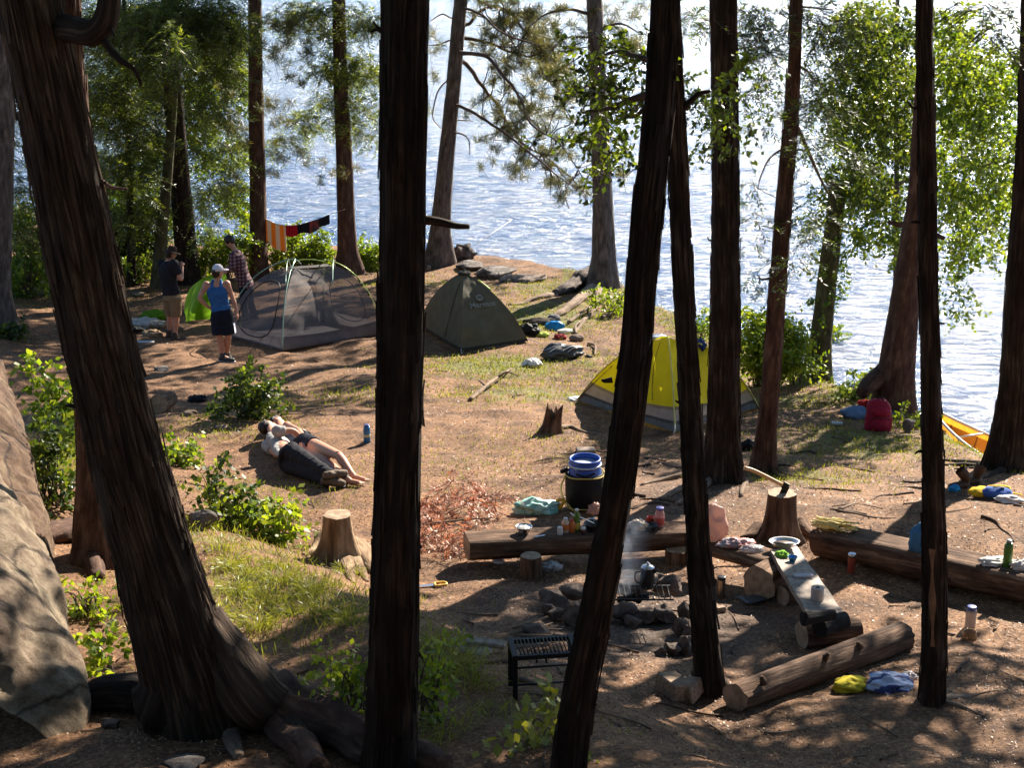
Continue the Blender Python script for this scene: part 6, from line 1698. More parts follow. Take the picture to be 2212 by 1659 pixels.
sr = random.Random(5)
for (a, b, r, lab) in (((925, 585), (972, 540), .06, 'weathered root snag by the leaning shore pine'), ((1015, 868), (1105, 800), .04, 'pale forked driftwood branch on the grass in the clearing'),
                    ((1228, 700), (1312, 648), .045, 'bleached fallen pole under the waterside pine'), ((1245, 725), (1262, 690), .035, 'short bleached branch beside the gear pile'),
                    ((1272, 745), (1285, 770), .03, 'small bleached stick behind the backpack'), ((1300, 690), (1350, 655), .05, 'second bleached pole nearer the leaning cedar')):
    A = G(*a) + V3(0, 0, r * .6); B = G(*b) + V3(0, 0, r * .8)
    pts = [A, A * .6 + B * .4 + V3(sr.uniform(-.08, .08), sr.uniform(-.1, .1), .04), B]
    if 'snag' in lab: pts = [A, (A + B) / 2 + V3(-.1, 0, .25), B + V3(0, 0, .35)]
    c = arc(pts, 22); rr = np.linspace(r, r * .35, 22) * (1 + .25 * vnoise(c * 5, 3))
    mb = MB(); mb.tube(c, rr, 8)
    if 'forked' in lab:
        q = c[14]; mb.tube(arc([q, q + V3(.15, .1, .06), q + V3(.32, .02, .02)], 8), np.linspace(.025, .008, 8), 6); q = c[8]; mb.tube(arc([q, q + V3(-.1, .15, .04), q + V3(-.12, .3, .01)], 8), np.linspace(.02, .008, 8), 6)
    tag(mb.build('driftwood', M_ROOT, None, A), lab, 'driftwood')

# ------------------------------------------------------------------ the benches round the fire
H1 = .33
A = gl(1008, 1176, .20); B = gl(1500, 1152, .20)
B1 = log_thing('log_bench', 'long flat topped log bench behind the fire carrying bottles and food', 'bench', A, B, .17, .17, flat=.45, sq=.85, seed=11, n=50)
B1top = (A + B) / 2
def on_b1(px, dy=0.0, off=0.0):
    """a point on top of the back bench"""
    u = (px - 1008) / (1500 - 1008); p = A * (1 - u) + B * u
    d = unit(B - A); s = np.cross(d, V3(0, 0, 1)); s = s if s[1] > 0 else -s
    return p + s * off + V3(0, 0, .17 * .45 * .98)
log_thing('log_round', 'upright log round propping the back bench', 'log', gl(1147, 1244, .0) - V3(0, 0, .03), gl(1147, 1244, .0) + V3(0, .0, .20), .10, .09, seed=7, n=10)
log_thing('log_round', 'dark log prop hidden under the right end of the back bench', 'log', gl(1462, 1215, .0) - V3(0, 0, .03), gl(1462, 1215, .0) + V3(0, .0, .14), .11, .11, seed=9, n=10)
A2 = gl(1548, 1178, .24); B2 = gl(1668, 1214, .26)
log_thing('log_bench', 'short thick plank under the plastic bags', 'bench', A2, B2, .15, .14, flat=.35, sq=.7, seed=14, mat=M_LOG)
log_thing('log_round', 'dark log lying on its side under the top of the sloping plank', 'log', gl(1640, 1262, .15), gl(1690, 1232, .15), .16, .15, seed=21, n=14)
log_thing('wood_block', 'short split block under the middle of the sloping plank', 'log', gl(1690, 1288, .08), gl(1735, 1282, .08), .085, .08, seed=22, n=10)
# sloping weathered plank
pa = [gl(1664, 1186, .36), gl(1722, 1180, .36)]; pb = [gl(1750, 1336, .24), gl(1824, 1326, .24)]
rows = []
for v in np.linspace(0, 1, 24):
    l = pa[0] * (1 - v) + pb[0] * v; r_ = pa[1] * (1 - v) + pb[1] * v
    rows.append([l * (1 - u) + r_ * u for u in np.linspace(0, 1, 9)])
Pk = np.array(rows); f = Pk.reshape(-1, 3)
Pk[..., 2] += .012 * fbm(f * [6, 6, 6], 3, 8).reshape(Pk.shape[:2])
mb = MB(); mb.grid(Pk); Pd = Pk - V3(0, 0, .055); mb.grid(Pd, flip=True)
for e in (0, -1):
    mb.grid(np.stack([Pk[:, e], Pd[:, e]], 1), flip=(e == 0)); mb.grid(np.stack([Pk[e], Pd[e]], 1), flip=(e == -1))
mb.m = 0
o = mb.build('plank_bench', M_PLANK, None, G(1740, 1300)); tag(o, 'sloping weathered plank bench right of the fire with charred lower end', 'bench')
PLTOP = lambda u, v: Pk[int(v * 23), int(u * 8)]
log_thing('wood_block', 'cut log block under the charred end of the sloping plank', 'log', gl(1732, 1372, .10), gl(1852, 1362, .10), .115, .10, seed=23, n=14)
CHAR = bark('charred_wood', (.008, .007, .006), (.018, .016, .015), (.06, .055, .05), 18, .3)
log_thing('charred_log', 'charred black stick lying across the plank end', 'log', gl(1737, 1338, .33), gl(1800, 1328, .33), .055, .04, seed=31, n=12, mat=CHAR, cut=CHAR)
log_thing('charred_log', 'thicker charred chunk below the plank end', 'log', gl(1770, 1356, .22), gl(1822, 1340, .22), .075, .07, seed=33, n=12, mat=CHAR, cut=CHAR)
# long log at the right
A3 = gl(1772, 1160, .20); B3 = gl(2290, 1272, .24)
B3t = log_thing('long_log', 'very long squared log bench running off the right edge', 'bench', A3, B3, .20, .20, flat=.55, sq=.95, seed=17, n=70, rough=.06)
def on_b3(px, off=0.0):
    u = (px - 1772) / (2290 - 1772); p = A3 * (1 - u) + B3 * u; d = unit(B3 - A3); s = np.cross(d, V3(0, 0, 1)); s = s if s[1] > 0 else -s
    return p + s * off + V3(0, 0, .20 * .55)
# fallen log in the foreground
tf = log_thing('fallen_log', 'round barked fallen log in front of the fire, right foreground', 'log', gl(1588, 1508, .09), gl(1950, 1376, .10), .105, .115, seed=19, n=60, rough=.10)
for (px, py, dx, dz) in ((1650, 1478, -.02, .12), (1780, 1425, .03, .1), (1860, 1400, -.03, .09)):
    p = gl(px, py, .18); mb = MB(); mb.tube([p, p + V3(dx, 0, dz * .5)], [.03, .015], 7); mb.build('branch_stub', M_LOG, tf)
# firewood
def block(name, label, cat, px, py, size, yaw, mat, lift=0.0, tilt=0.0, bev=.01, group=None):
    p = gl(px, py, size[2] / 2 + lift); mb = MB(); mb.box(p, size, RZ(yaw) @ rot((0, 1, 0), tilt), bev)
    g = np.array([p[0], p[1], gzs(p[0], p[1])])
    V = mb.V[0]; mb.V[0] = V + .006 * np.column_stack([vnoise(V * 9, 1), vnoise(V * 9, 2), vnoise(V * 9, 3)]); 
    return tag(mb.build(name, mat, None, g), label, cat, group)
SPL = surf('split_wood', (.34, .22, .13), (.16, .095, .06), 9, .75, .6, .01, st=(1, 5, 5))
block('firewood', 'split firewood block at the foot of the slim leaning cedar', 'firewood', 1456, 1484, (.17, .24, .13), .5, SPL, 0, .15)
block('firewood', 'second split block leaning against the same slim cedar', 'firewood', 1488, 1492, (.14, .22, .12), -.5, SPL, 0, -.25)
block('plank', 'pale plank piece lying left of the grill stand', 'plank', 1050, 1389, (.28, .09, .035), -.15, M_PLANK, .05, .05)
block('plank', 'grey board on the ground under the pale plank', 'plank', 1020, 1404, (.26, .16, .03), -.55, M_PLANK)
block('wooden_board', 'flat tan board lying behind the blue barrel', 'board', 1265, 974, (.24, .14, .06), .1, M_PLANK)
block('wood_block', 'small dark wood block near the steel flask', 'wood', 1556, 1316, (.09, .07, .05), .3, SPL)
gk = 'kindling sticks beside the grill stand'
for i in range(10):
    p = gl(1180 + random.uniform(-55, 45), 1375 + random.uniform(-30, 25), .03); a = random.uniform(-.4, .9); d = V3(math.cos(a), math.sin(a), random.uniform(-.1, .2)) * random.uniform(.10, .25)
    mb = MB(); mb.tube([p - d, p, p + d], [.008, .010, .005], 5); tag(mb.build('kindling', M_ROOT, None, p), 'thin dry kindling stick heaped beside the grill stand', 'stick', gk)

# ------------------------------------------------------------------ fire pit
gf = 'stones of the fire ring'
lab = {0: 'broad flat slab on the near rim of the fire ring', 1: 'blocky reddish stone at the right end of the broad slab', 2: 'pale stone standing at the right of the fire ring', 3: 'long tilted stone at the left end of the fire ring',
       4: 'dark flat stone between the tilted stone and the leaning cedar', 5: 'small stone at the outer left of the fire ring', 6: 'rounded stone below the long tilted stone', 7: 'stone half hidden by the leaning cedar',
       8: 'dark stone lying left below the fire ring', 9: 'left stone in the lower course under the broad slab', 10: 'middle stone in the lower course under the broad slab', 11: 'right stone in the lower course under the broad slab',
       12: 'loose dark stone in front of the fire ring', 13: 'small reddish stone left of the loose dark one', 14: 'tan stone beside the slim cedar in front of the ring', 15: 'stone on the right side of the ring below the pale one',
       16: 'back left stone of the fire ring', 17: 'back right stone of the fire ring', 18: 'small wedge stone in the lower course', 19: 'small stone on the right foot of the ring'}
ST = [(1373, 1303, 50, 16, .16), (1441, 1297, 24, 18, .12), (1477, 1326, 14, 18, .02), (1197, 1308, 28, 13, .04), (1237, 1297, 24, 12, .06), (1186, 1322, 14, 12, 0), (1202, 1331, 18, 12, 0), (1243, 1335, 24, 20, 0), (1160, 1362, 22, 12, 0),
      (1345, 1332, 26, 16, .02), (1392, 1336, 30, 16, 0), (1436, 1334, 24, 16, 0), (1452, 1406, 18, 14, 0), (1429, 1412, 13, 8, 0), (1482, 1402, 16, 18, 0), (1468, 1362, 16, 16, 0), (1290, 1290, 24, 12, .06), (1420, 1272, 22, 10, .06), (1365, 1348, 18, 10, 0), (1485, 1372, 12, 12, 0)]
for i, (x, y, w, h, lf) in enumerate(ST):
    rock('fire_stone', lab[i], 'stone', x, y, w * (1.5 if i < 12 else 1.25), h * 1.5, M_ROCKR, 40 + i, .75, 1.8, .34, random.uniform(-.5, .5), group=gf, lift=lf)
# grate and kettle
IRON = plain('black_iron', (.018, .018, .019), .55, .6)
gp = gl(1372, 1281, .30); t = thing('fire_grate', np.array([gp[0], gp[1], gzs(gp[0], gp[1])]), 'black iron grate laid over the fire ring', 'grate')
mb = MB(); kx = 1 / ppm(gp)
for s_ in (-.13, .13): mb.tube([gp + V3(-.23, s_, 0), gp + V3(.30, s_, 0)], .008, 6)
mb.build('frame', IRON, t)
mb = MB()
for i in range(12): mb.tube([gp + V3(-.22 + i * .045, -.13, .006), gp + V3(-.22 + i * .045, .13, .006)], .004, 5)
mb.build('bars', IRON, t)
kp = gl(1398, 1268, .315); t = thing('kettle', kp, 'tall dark percolator pot standing on the fire grate', 'coffee pot')
STEEL = plain('stained_steel', (.035, .035, .038), .4, .5); STL = plain('bright_steel', (.6, .6, .62), .22, .9)
mb = MB(); mb.lathe([(.001, 0), (.062, 0), (.066, .01), (.058, .12), (.052, .17), (.055, .175)], kp, None, 26); mb.build('pot', STEEL, t)
mb = MB(); mb.lathe([(.057, .175), (.055, .185), (.03, .198), (.001, .202)], kp, None, 24); mb.lathe([(.001, .20), (.012, .203), (.014, .215), (.001, .226)], kp, None, 12); mb.build('lid', STL, t)
mb = MB(); mb.tube(arc([kp + V3(-.058, 0, .14), kp + V3(-.10, 0, .13), kp + V3(-.10, 0, .06), kp + V3(-.062, 0, .03)], 12), .007, 6); mb.build('handle', IRON, t)
mb = MB(); mb.tube([kp + V3(.05, -.02, .145), kp + V3(.085, -.03, .17)], [.018, .008], 8); mb.build('spout', STEEL, t)
mb = MB(); mb.tube([gl(1326, 1254, .36), gl(1386, 1241, .36)], .004, 6); tag(mb.build('poker', STL, None, gl(1326, 1254, .36)), 'thin metal rod resting against the percolator pot', 'rod')
for i, (a, b) in enumerate((((1335, 1296), (1400, 1290)), ((1350, 1286), (1382, 1300)))):
    A_ = gl(*a, .12); B_ = gl(*b, .12); mb = MB(); log_mesh(mb, A_, B_, .028, .024, n=10, seg=10, seed=i); tag(mb.build('firewood', CHAR, None, A_), ('burnt log lengthwise under the grate', 'burnt log crosswise under the grate')[i], 'firewood')
# smoke
def smoke():
    m = bpy.data.materials.new('smoke'); m.use_nodes = True; nt = m.node_tree; nt.nodes.remove(nt.nodes['Principled BSDF']); out = nt.nodes['Material Output']
    pv = nt.nodes.new('ShaderNodeVolumePrincipled'); pv.inputs['Color'].default_value = (.75, .82, .95, 1); pv.inputs['Anisotropy'].default_value = .5
    n = nz(nt, coord(nt, 'Object', (5, 5, 2.6)), 1.0, 3, .6, .8)
    r_ = ramp(nt, n, [(0, 0, 0), (1, 1, 1)], [.42, .70]); mu = nt.nodes.new('ShaderNodeMath'); mu.operation = 'MULTIPLY'; mu.inputs[1].default_value = 6.0
    nt.links.new(r_, mu.inputs[0]); nt.links.new(mu.outputs[0], pv.inputs['Density']); nt.links.new(pv.outputs[0], out.inputs['Volume'])
    c = gl(1345, 1276, .30); mb = MB()
    mb.lathe([(.001, 0), (.12, 0), (.19, .15), (.24, .4), (.24, .6), (.001, .62)], c, None, 24)
    gv = nt.nodes.new('ShaderNodeTexCoord').outputs['Generated']; mp = nt.nodes.new('ShaderNodeMapping'); mp.inputs['Location'].default_value = (-1, -1, 0); mp.inputs['Scale'].default_value = (2, 2, 0)
    nt.links.new(gv, mp.inputs[0]); gr = nt.nodes.new('ShaderNodeTexGradient'); gr.gradient_type = 'SPHERICAL'; nt.links.new(mp.outputs[0], gr.inputs[0])
    m3 = nt.nodes.new('ShaderNodeMath'); m3.operation = 'MULTIPLY'; nt.links.new(gr.outputs['Fac'], m3.inputs[0]); nt.links.new(mu.outputs[0], m3.inputs[1]); nt.links.new(m3.outputs[0], pv.inputs['Density'])
    o = mb.build('smoke', m, None, c); tag(o, 'thin blue wisp of smoke rising from the fire ring', 'smoke', None, 'stuff')
smoke()

# ------------------------------------------------------------------ grill stand
def grill():
    h = .295
    fl = gl(1113, 1512, 0); fr_ = gl(1224, 1496, 0); rl = gl(1102, 1480, 0); 
    x = V3(.385, .055, 0); y = V3(-.03, .22, 0); fr_ = fl + x; fr_[2] = gzs(fr_[0], fr_[1]); rr_ = fr_ + y; rl = fl + y
    zt = max(fl[2], fr_[2]) + h
    t = thing('grill_stand', (fl + rr_) / 2, 'black steel grill stand with rod top in front of the fire', 'grill')
    C4 = [fl, fr_, rr_, rl]
    for c in C4:
        mb = MB(); mb.box(V3(c[0], c[1], (c[2] - .02 + zt) / 2), (.032, .032, zt - c[2] + .02), None, .003); mb.build('leg', IRON, t)
    mb = MB()
    for a, b in ((0, 1), (1, 2), (2, 3), (3, 0)):
        A_ = V3(C4[a][0], C4[a][1], zt); B_ = V3(C4[b][0], C4[b][1], zt); d = B_ - A_; L = np.linalg.norm(d); ang = math.atan2(d[1], d[0])
        mb.box((A_ + B_) / 2 + V3(0, 0, .004 * (a % 2)), (L + .032, .034, .030), RZ(ang), .003)
    mb.build('frame', IRON, t)
    for zz in (.10, .22):
        mb = MB(); A_ = V3(fl[0], fl[1] + .002, zt - h + zz); B_ = V3(fr_[0], fr_[1] + .002, zt - h + zz); mb.tube([A_, B_], .007, 6); mb.build('cross_rail', IRON, t)
    mb = MB()
    for i in range(16):
        u = (i + .5) / 16; A_ = fl * (1 - u) + fr_ * u; B_ = rl * (1 - u) + rr_ * u; mb.tube([V3(A_[0], A_[1], zt + .014), V3(B_[0], B_[1], zt + .014)], .0045, 5)
    mb.build('rods', IRON, t)
    q = V3(*(fl * .6 + rl * .4)); 
    for dx in (.12, .18):
        mb = MB(); p = V3(fl[0] + dx, fl[1] + .12, zt); mb.tube([p, p - V3(-.02, 0, .10)], .006, 5); mb.build('hook', IRON, t)
grill()
# ------------------------------------------------------------------ barrel and kitchen things
BLUE = plain('barrel_blue', (.015, .075, .36), .35); BLK = cloth('black_nylon', (.014, .014, .016), 0, .6); CORD = plain('yellow_cord', (.62, .48, .12), .7)
g = G(1262, 1094); t = thing('barrel', g, 'open blue plastic barrel in a black carrying harness', 'barrel')
mb = MB(); mb.lathe([(.001, .01), (.155, .01), (.17, .05), (.17, .42), (.160, .44), (.160, .455), (.172, .465), (.172, .485), (.160, .495), (.160, .515), (.168, .525), (.165, .54), (.150, .54), (.146, .50), (.152, .44), (.15, .06), (.001, .05)], g, None, 36); mb.build('drum', BLUE, t)
mb = MB(); mb.lathe([(.173, .468), (.178, .474), (.178, .480), (.173, .486)], g, None, 36); mb.build('rim_ring', plain('pale_ring', (.5, .55, .65), .3), t)
mb = MB(); mb.lathe([(.001, 0), (.17, 0), (.195, .03), (.205, .2), (.20, .36), (.19, .385), (.176, .385), (.178, .3)], g, None, 36)
V = mb.V[0]; mb.V[0] = V + .008 * np.column_stack([vnoise(V * 8, 1), vnoise(V * 8, 2), 0 * V[:, 0]]); mb.build('harness', BLK, t)
for z in (.375, .03):
    mb = MB(); a = np.linspace(0, 2 * math.pi, 40); mb.tube(np.column_stack([g[0] + .206 * np.cos(a), g[1] + .206 * np.sin(a), g[2] + z + .008 * np.sin(a * 3)]), .0065, 6, cap=False); mb.build('piping', CORD, t)
for s_ in (-1, 1):
    mb = MB(); mb.tube(arc([g + V3(.2 * s_, -.04, .36), g + V3(.25 * s_, -.08, .25), g + V3(.22 * s_, -.10, .12), g + V3(.12 * s_, -.2, .02)], 14), .014, 6, sq=.4); mb.build('strap', BLK if s_ > 0 else CORD, t)
mb = MB(); mb.box(g + V3(-.215, 0, .40), (.09, .05, .04), rot((0, 1, 0), -.4), .01); mb.build('buckle', BLK, t)
mb = MB(); mb.tube(arc([g + V3(-.1, -.17, .42), g + V3(.0, -.19, .40), g + V3(.1, -.17, .43)], 10), .010, 6); mb.build('grab_handle', BLK, t)
mb = MB(); mb.tube(arc([g + V3(-.24, -.1, .02), g + V3(-.30, -.12, .10), g + V3(-.22, -.14, .12), g + V3(-.27, -.15, .02)], 14), .018, 6, sq=.4); mb.build('strap', plain('orange_webbing', (.75, .36, .02), .6), t)

def print_cloth(name, cols, sc):
    m, nt, b, out = newmat(name); v = coord(nt, 'Object'); vo = nt.nodes.new('ShaderNodeTexVoronoi'); vo.inputs['Scale'].default_value = sc; nt.links.new(v, vo.inputs[0])
    nt.links.new(ramp(nt, vo.outputs['Color'], cols), b.inputs['Base Color']); b.inputs['Roughness'].default_value = .4
    bump(nt, nz(nt, v, 14, 4), .5, .02, b); return m
def stripe_cloth(name, a, b_, sc, axis='X', thr=.5, rough=.8, dist=0.0):
    m, nt, b, out = newmat(name); w = nt.nodes.new('ShaderNodeTexWave'); w.bands_direction = axis; w.inputs['Scale'].default_value = sc; w.inputs['Distortion'].default_value = dist
    nt.links.new(coord(nt, 'Object'), w.inputs[0]); nt.links.new(ramp(nt, w.outputs[1], [a, b_], [thr - .04, thr + .04]), b.inputs['Base Color']); b.inputs['Roughness'].default_value = rough
    t_ = nt.nodes.new('ShaderNodeBsdfTranslucent'); nt.links.new(b.inputs['Base Color'].links[0].from_socket, t_.inputs[0]); mx = nt.nodes.new('ShaderNodeMixShader'); mx.inputs[0].default_value = .25
    nt.links.new(b.outputs[0], mx.inputs[1]); nt.links.new(t_.outputs[0], mx.inputs[2]); nt.links.new(mx.outputs[0], out.inputs[0]); return m
heap('bag', 'crumpled mint green printed bag on the ground left of the barrel', 'bag', 1158, 1096, 46, 20, print_cloth('mint_print', [(.10, .38, .28), (.45, .68, .58), (.08, .30, .22)], 16), .6, .32, 2.4, 3)

def bottle(name, label, p, r, h, mat, cap, capmat, cat='bottle', neck=.45, shoulder=.72, band=None, extra=None, M=None):
    t = thing(name, p, label, cat)
    mb = MB(); mb.lathe([(.001, 0), (r * .94, 0), (r, h * .03), (r, h * shoulder), (r * neck, h * (shoulder + .16)), (r * neck, h * .93), (.001, h * .93)], p, M, 20); mb.build('body', mat, t)
    mb = MB(); mb.lathe([(r * neck * 1.15, h * (1 - cap)), (r * neck * 1.2, h * .99), (r * neck * .9, h), (.001, h)], p, M, 18); mb.build('cap', capmat, t)
    if band:
        mb = MB(); mb.lathe([(r * 1.01, h * band[0]), (r * 1.015, h * (band[0] + .01)), (r * 1.015, h * band[1]), (r * 1.01, h * (band[1] + .01))], p, M, 20); mb.build('label_band', band[2], t)
    return t
WPL = plain('white_plastic', (.68, .66, .62), .35); OR = plain('orange_plastic', (.62, .16, .04), .35); YE = plain('yellow_label', (.7, .48, .08), .5)
bottle('bottle', 'small white plastic pot on the back bench, leftmost of the bottles', on_b1(1203, 0, -.05), .026, .075, WPL, .25, WPL, 'pot', .8, .7)
bottle('bottle', 'cream squeeze bottle with orange label on the back bench', on_b1(1217, 0, .0), .036, .145, plain('cream_plastic', (.62, .46, .32), .4), .14, WPL, band=(.2, .6, OR))
bottle('bottle', 'orange sauce bottle on the back bench', on_b1(1231, 0, .0), .034, .13, OR, .2, plain('red_cap', (.45, .05, .03), .4), neck=.5)
bottle('bottle', 'tall green oil bottle with white cap on the back bench', on_b1(1242, 0, .02), .036, .22, glassy('green_glass', (.10, .22, .03), .25), .09, WPL, neck=.4, band=(.1, .4, YE))
bottle('jar', 'small dark jar on the back bench next to the black pot', on_b1(1251, 0, -.07), .022, .07, plain('dark_jar', (.06, .03, .03), .3), .3, WPL, 'jar', .9, .7)
bottle('bottle', 'pink drink bottle with purple cap on the back bench', on_b1(1423, 0, .02), .045, .20, glassy('pink_glass', (.62, .36, .34), .25), .12, plain('purple_cap', (.16, .14, .42), .4), neck=.7, shoulder=.68, band=(.15, .5, plain('red_label', (.5, .08, .07), .5)))
def bowl(name, label, p, r, h, mat, fill=None, th=.004, cat='bowl'):
    t = thing(name, p, label, cat); mb = MB(); mb.lathe([(.001, 0), (r * .55, 0), (r * .62, h * .1), (r, h), (r * 1.03, h), (r * .95, h * .9), (r * .58, h * .18), (.001, h * .14)], p, None, 28); mb.build('shell', mat, t)
    if fill: mb = MB(); mb.ell(p + V3(0, 0, h * .62), (r * .8, r * .8, h * .42), None, 20, 8, .2, 4, 3); mb.build('food', fill, t)
    return t
bowl('bowl', 'metal bowl of white food on the left end of the back bench', on_b1(1130, 0, .02), .075, .07, STL, plain('white_food', (.7, .68, .62), .7))
bowl('cooking_pot', 'black pot with silver tongs across it on the back bench', on_b1(1276, 0, .0), .085, .08, plain('black_pot', (.02, .02, .02), .35), cat='pot')
t = thing('tongs', on_b1(1265, 0, .0), 'long silver tongs crossed over the black pot', 'tongs')
for a, b in (((1232, 1108), (1270, 1140)), ((1240, 1112), (1284, 1131))):
    D_ = on_b1(1262)[1] - .02; mb = MB(); mb.tube([W(*a, D_), W(*b, D_)], .009, 6, sq=.5); mb.build('arm', plain('white_steel', (.75, .75, .78), .25, .4), t)
bowl('bowl', 'black bowl with a spoon on the right part of the back bench', on_b1(1398, 0, -.05), .07, .055, plain('black_pot', (.02, .02, .02), .35))
mb = MB(); mb.tube([on_b1(1398, 0, -.05) + V3(.0, 0, .04), on_b1(1398, 0, -.05) + V3(-.10, .02, .11)], .006, 6); tag(mb.build('spoon', STL, None, on_b1(1398)), 'steel spoon standing in the black bowl', 'spoon')
mb = MB(); p = on_b1(1407, 0, .07); mb.lathe([(.001, 0), (.03, 0), (.034, .085), (.036, .085), (.033, .08), (.028, .01), (.001, .008)], p, None, 20); mb.tube(arc([p + V3(-.033, 0, .065), p + V3(-.056, 0, .05), p + V3(-.032, 0, .02)], 8), .005, 6)
tag(mb.build('cup', plain('red_enamel', (.35, .03, .03), .3), None, p), 'dark red cup behind the black bowl', 'cup')
def soft(name, label, cat, p, r, mat, fold=.3, fr=2.6, seed=0, M=None):
    mb = MB(); mb.ell(np.asarray(p) + V3(0, 0, r[2] * .6), r, M, 32, 18, fold, fr, seed, flat=-.6); return tag(mb.build(name, mat, None, p), label, cat)
CLR = glassy('clear_film', (.55, .5, .5), .45, .15); FOIL = plain('foil', (.7, .7, .72), .3, .7); PINKB = cloth('pale_pink_bag', (.62, .42, .36), .45, .35, .5, 8)
soft('bread_bag', 'clear bag of bread on the back bench, right of the leaning cedar', 'bag', on_b1(1372, 0, -.02), (.085, .06, .055), surf('bread', (.5, .30, .15), (.6, .55, .5), 12, .35, .5, .01), .35, 4, 4)
soft('wrapper', 'crumpled white wrapper beside the tongs', 'wrapper', on_b1(1281, 0, .10), (.05, .04, .05), plain('white_film', (.72, .72, .74), .3), .4, 4, 6)
heap('plastic_bag', 'small pale pink bag behind the back bench', 'bag', 1287, 1102, 18, 15, PINKB, .7, .35, 3, 5)
soft('plastic_bag', 'puffed pale pink bag at the corner of the benches', 'bag', A2 + V3(-.06, .05, .03), (.15, .12, .20), PINKB, .34, 2.6, 8)
soft('meat_packet', 'clear packet of red meat on the short thick plank', 'packet', A2 * .62 + B2 * .38 + V3(0, 0, .05), (.16, .09, .045), surf('packed_meat', (.55, .16, .12), (.42, .40, .42), 9, .25, .5, .01), .35, 4, 9)
soft('plastic_bag', 'grey crumpled film at the end of the meat packet', 'wrapper', A2 * .35 + B2 * .65 + V3(0, 0, .05), (.10, .07, .03), CLR, .35, 5, 10)
mb = MB(); p = gl(1170, 1160, .29); mb.box(on_b1(1158, 0, -.08) + V3(0, 0, .006), (.11, .022, .008), RZ(.4), .002); tag(mb.build('knife', STL, None, p), 'knife lying on the sunlit end of the back bench', 'knife')
o = heap('cloth', 'crumpled black and white cloth on the ground beside the log round', 'cloth', 1194, 1226, 20, 13, print_cloth('bw_cloth', [(.03, .03, .035), (.5, .5, .5), (.04, .04, .04)], 30), .7, .45, 3, 4)
mb = MB(); p = gl(1077, 1215, .01); mb.lathe([(.001, 0), (.05, .002), (.058, .012), (.054, .012), (.04, .006), (.001, .005)], p, None, 24); tag(mb.build('plate', plain('pale_plate', (.5, .44, .40), .5), None, p), 'small pale plate on the ground below the back bench', 'plate')
# saw
p = gl(905, 1266, .02); q = gl(940, 1263, .02); e = gl(960, 1261, .02); t = thing('hand_saw', q, 'hand saw with yellow handle on the ground by the near black trunk', 'saw')
d = unit(e - p); s_ = unit(np.cross(d, [0, 0, 1]))
mb = MB(); mb.add([p - d * .12 - s_ * .01, q - s_ * .022, q + s_ * .022, p - d * .12 + s_ * .008], [(0, 1, 2, 3)]); mb.build('blade', STL, t)
mb = MB(); mb.tube(arc([q - s_ * .03, q + d * .02 - s_ * .035, q + d * .09 - s_ * .03, q + d * .10 + s_ * .02, q + d * .05 + s_ * .03, q + s_ * .03, q - s_ * .03], 24), .011, 7); mb.build('handle', plain('yellow_handle', (.72, .42, .06), .5), t)
# things on the sloping plank
t = thing('foil_tray', PLTOP(.5, .03), 'shiny tray with dark leftovers at the top of the sloping plank', 'tray')
c = PLTOP(.5, .03) + V3(0, 0, .02)
mb = MB(); mb.lathe([(.001, 0), (.10, 0), (.125, .035), (.14, .04), (.12, .032), (.10, .008), (.001, .008)], c, None, 28, 1, .72); mb.build('dish', FOIL, t)
mb = MB(); mb.lathe([(.001, .015), (.105, .016)], c, None, 24, 1, .7); mb.build('leftovers', plain('burnt_food', (.04, .02, .015), .5), t)
bowl('bowl', 'small blue bowl on the sloping plank', PLTOP(.55, .22), .042, .05, plain('blue_bowl', (.03, .20, .42), .35))
soft('cloth', 'bright green cloth behind the small blue bowl', 'cloth', PLTOP(.35, .16), (.06, .045, .03), cloth('lime_cloth', (.25, .5, .06)), .4, 4, 3)
mb = MB(); mb.box(PLTOP(.5, .50) + V3(0, 0, .012), (.17, .07, .02), RZ(.1), .006); tag(mb.build('food_tray', CLR, None, PLTOP(.5, .5)), 'clear empty food tray halfway down the sloping plank', 'tray')
p = PLTOP(.5, .82); mb = MB(); mb.lathe([(.018, .11), (.052, .11), (.053, .105), (.053, .005), (.05, 0), (.018, 0), (.018, .11)], p, None, 26); tag(mb.build('paper_roll', plain('tissue', (.55, .45, .38), .9), None, p), 'toilet paper roll standing on the lower end of the plank', 'paper roll')
# ground things
p = gl(1557, 1290, 0); bottle('flask', 'steel flask with black lid standing by the slim leaning cedar', p, .038, .20, plain('brushed_steel', (.42, .33, .26), .3, .85), .14, plain('black_lid', (.02, .02, .022), .3), 'flask', .85, .82)
block('pan', 'flat dark camping tray with pale rim on the ground', 'tray', 1628, 1293, (.20, .14, .022), .45, plain('slate_tray', (.05, .065, .07), .3), .03, .0)
mb = MB(); p = gl(1596, 1291, .005); mb.lathe([(.001, .004), (.034, .004), (.036, .008), (.036, 0)], p, None, 20); tag(mb.build('metal_disc', plain('grey_lid', (.12, .12, .12), .4), None, p), 'small round metal disc on the ground beside the flat tray', 'disc')
p = gl(1838, 1238, 0); bottle('lantern', 'red metal bottle with bright cap in the shade of the long log', p, .035, .20, plain('red_metal', (.25, .05, .03), .35), .2, STL, 'bottle', .9, .75)
p = on_b3(2185, -.02); bottle('bottle', 'green bottle standing on the long log at the right edge', p, .038, .25, plain('green_metal', (.06, .16, .02), .35), .12, plain('grey_cap', (.3, .3, .3), .4), neck=.5, shoulder=.78)
soft('towel', 'white towel draped on the long log beside the green bottle', 'towel', on_b3(2165, .0), (.16, .08, .03), cloth('white_towel', (.66, .62, .58)), .35, 4, 3)
soft('towel', 'second white bundle right of the green bottle on the long log', 'towel', on_b3(2212, .0), (.09, .07, .045), cloth('white_towel', (.66, .62, .58)), .35, 4, 7)
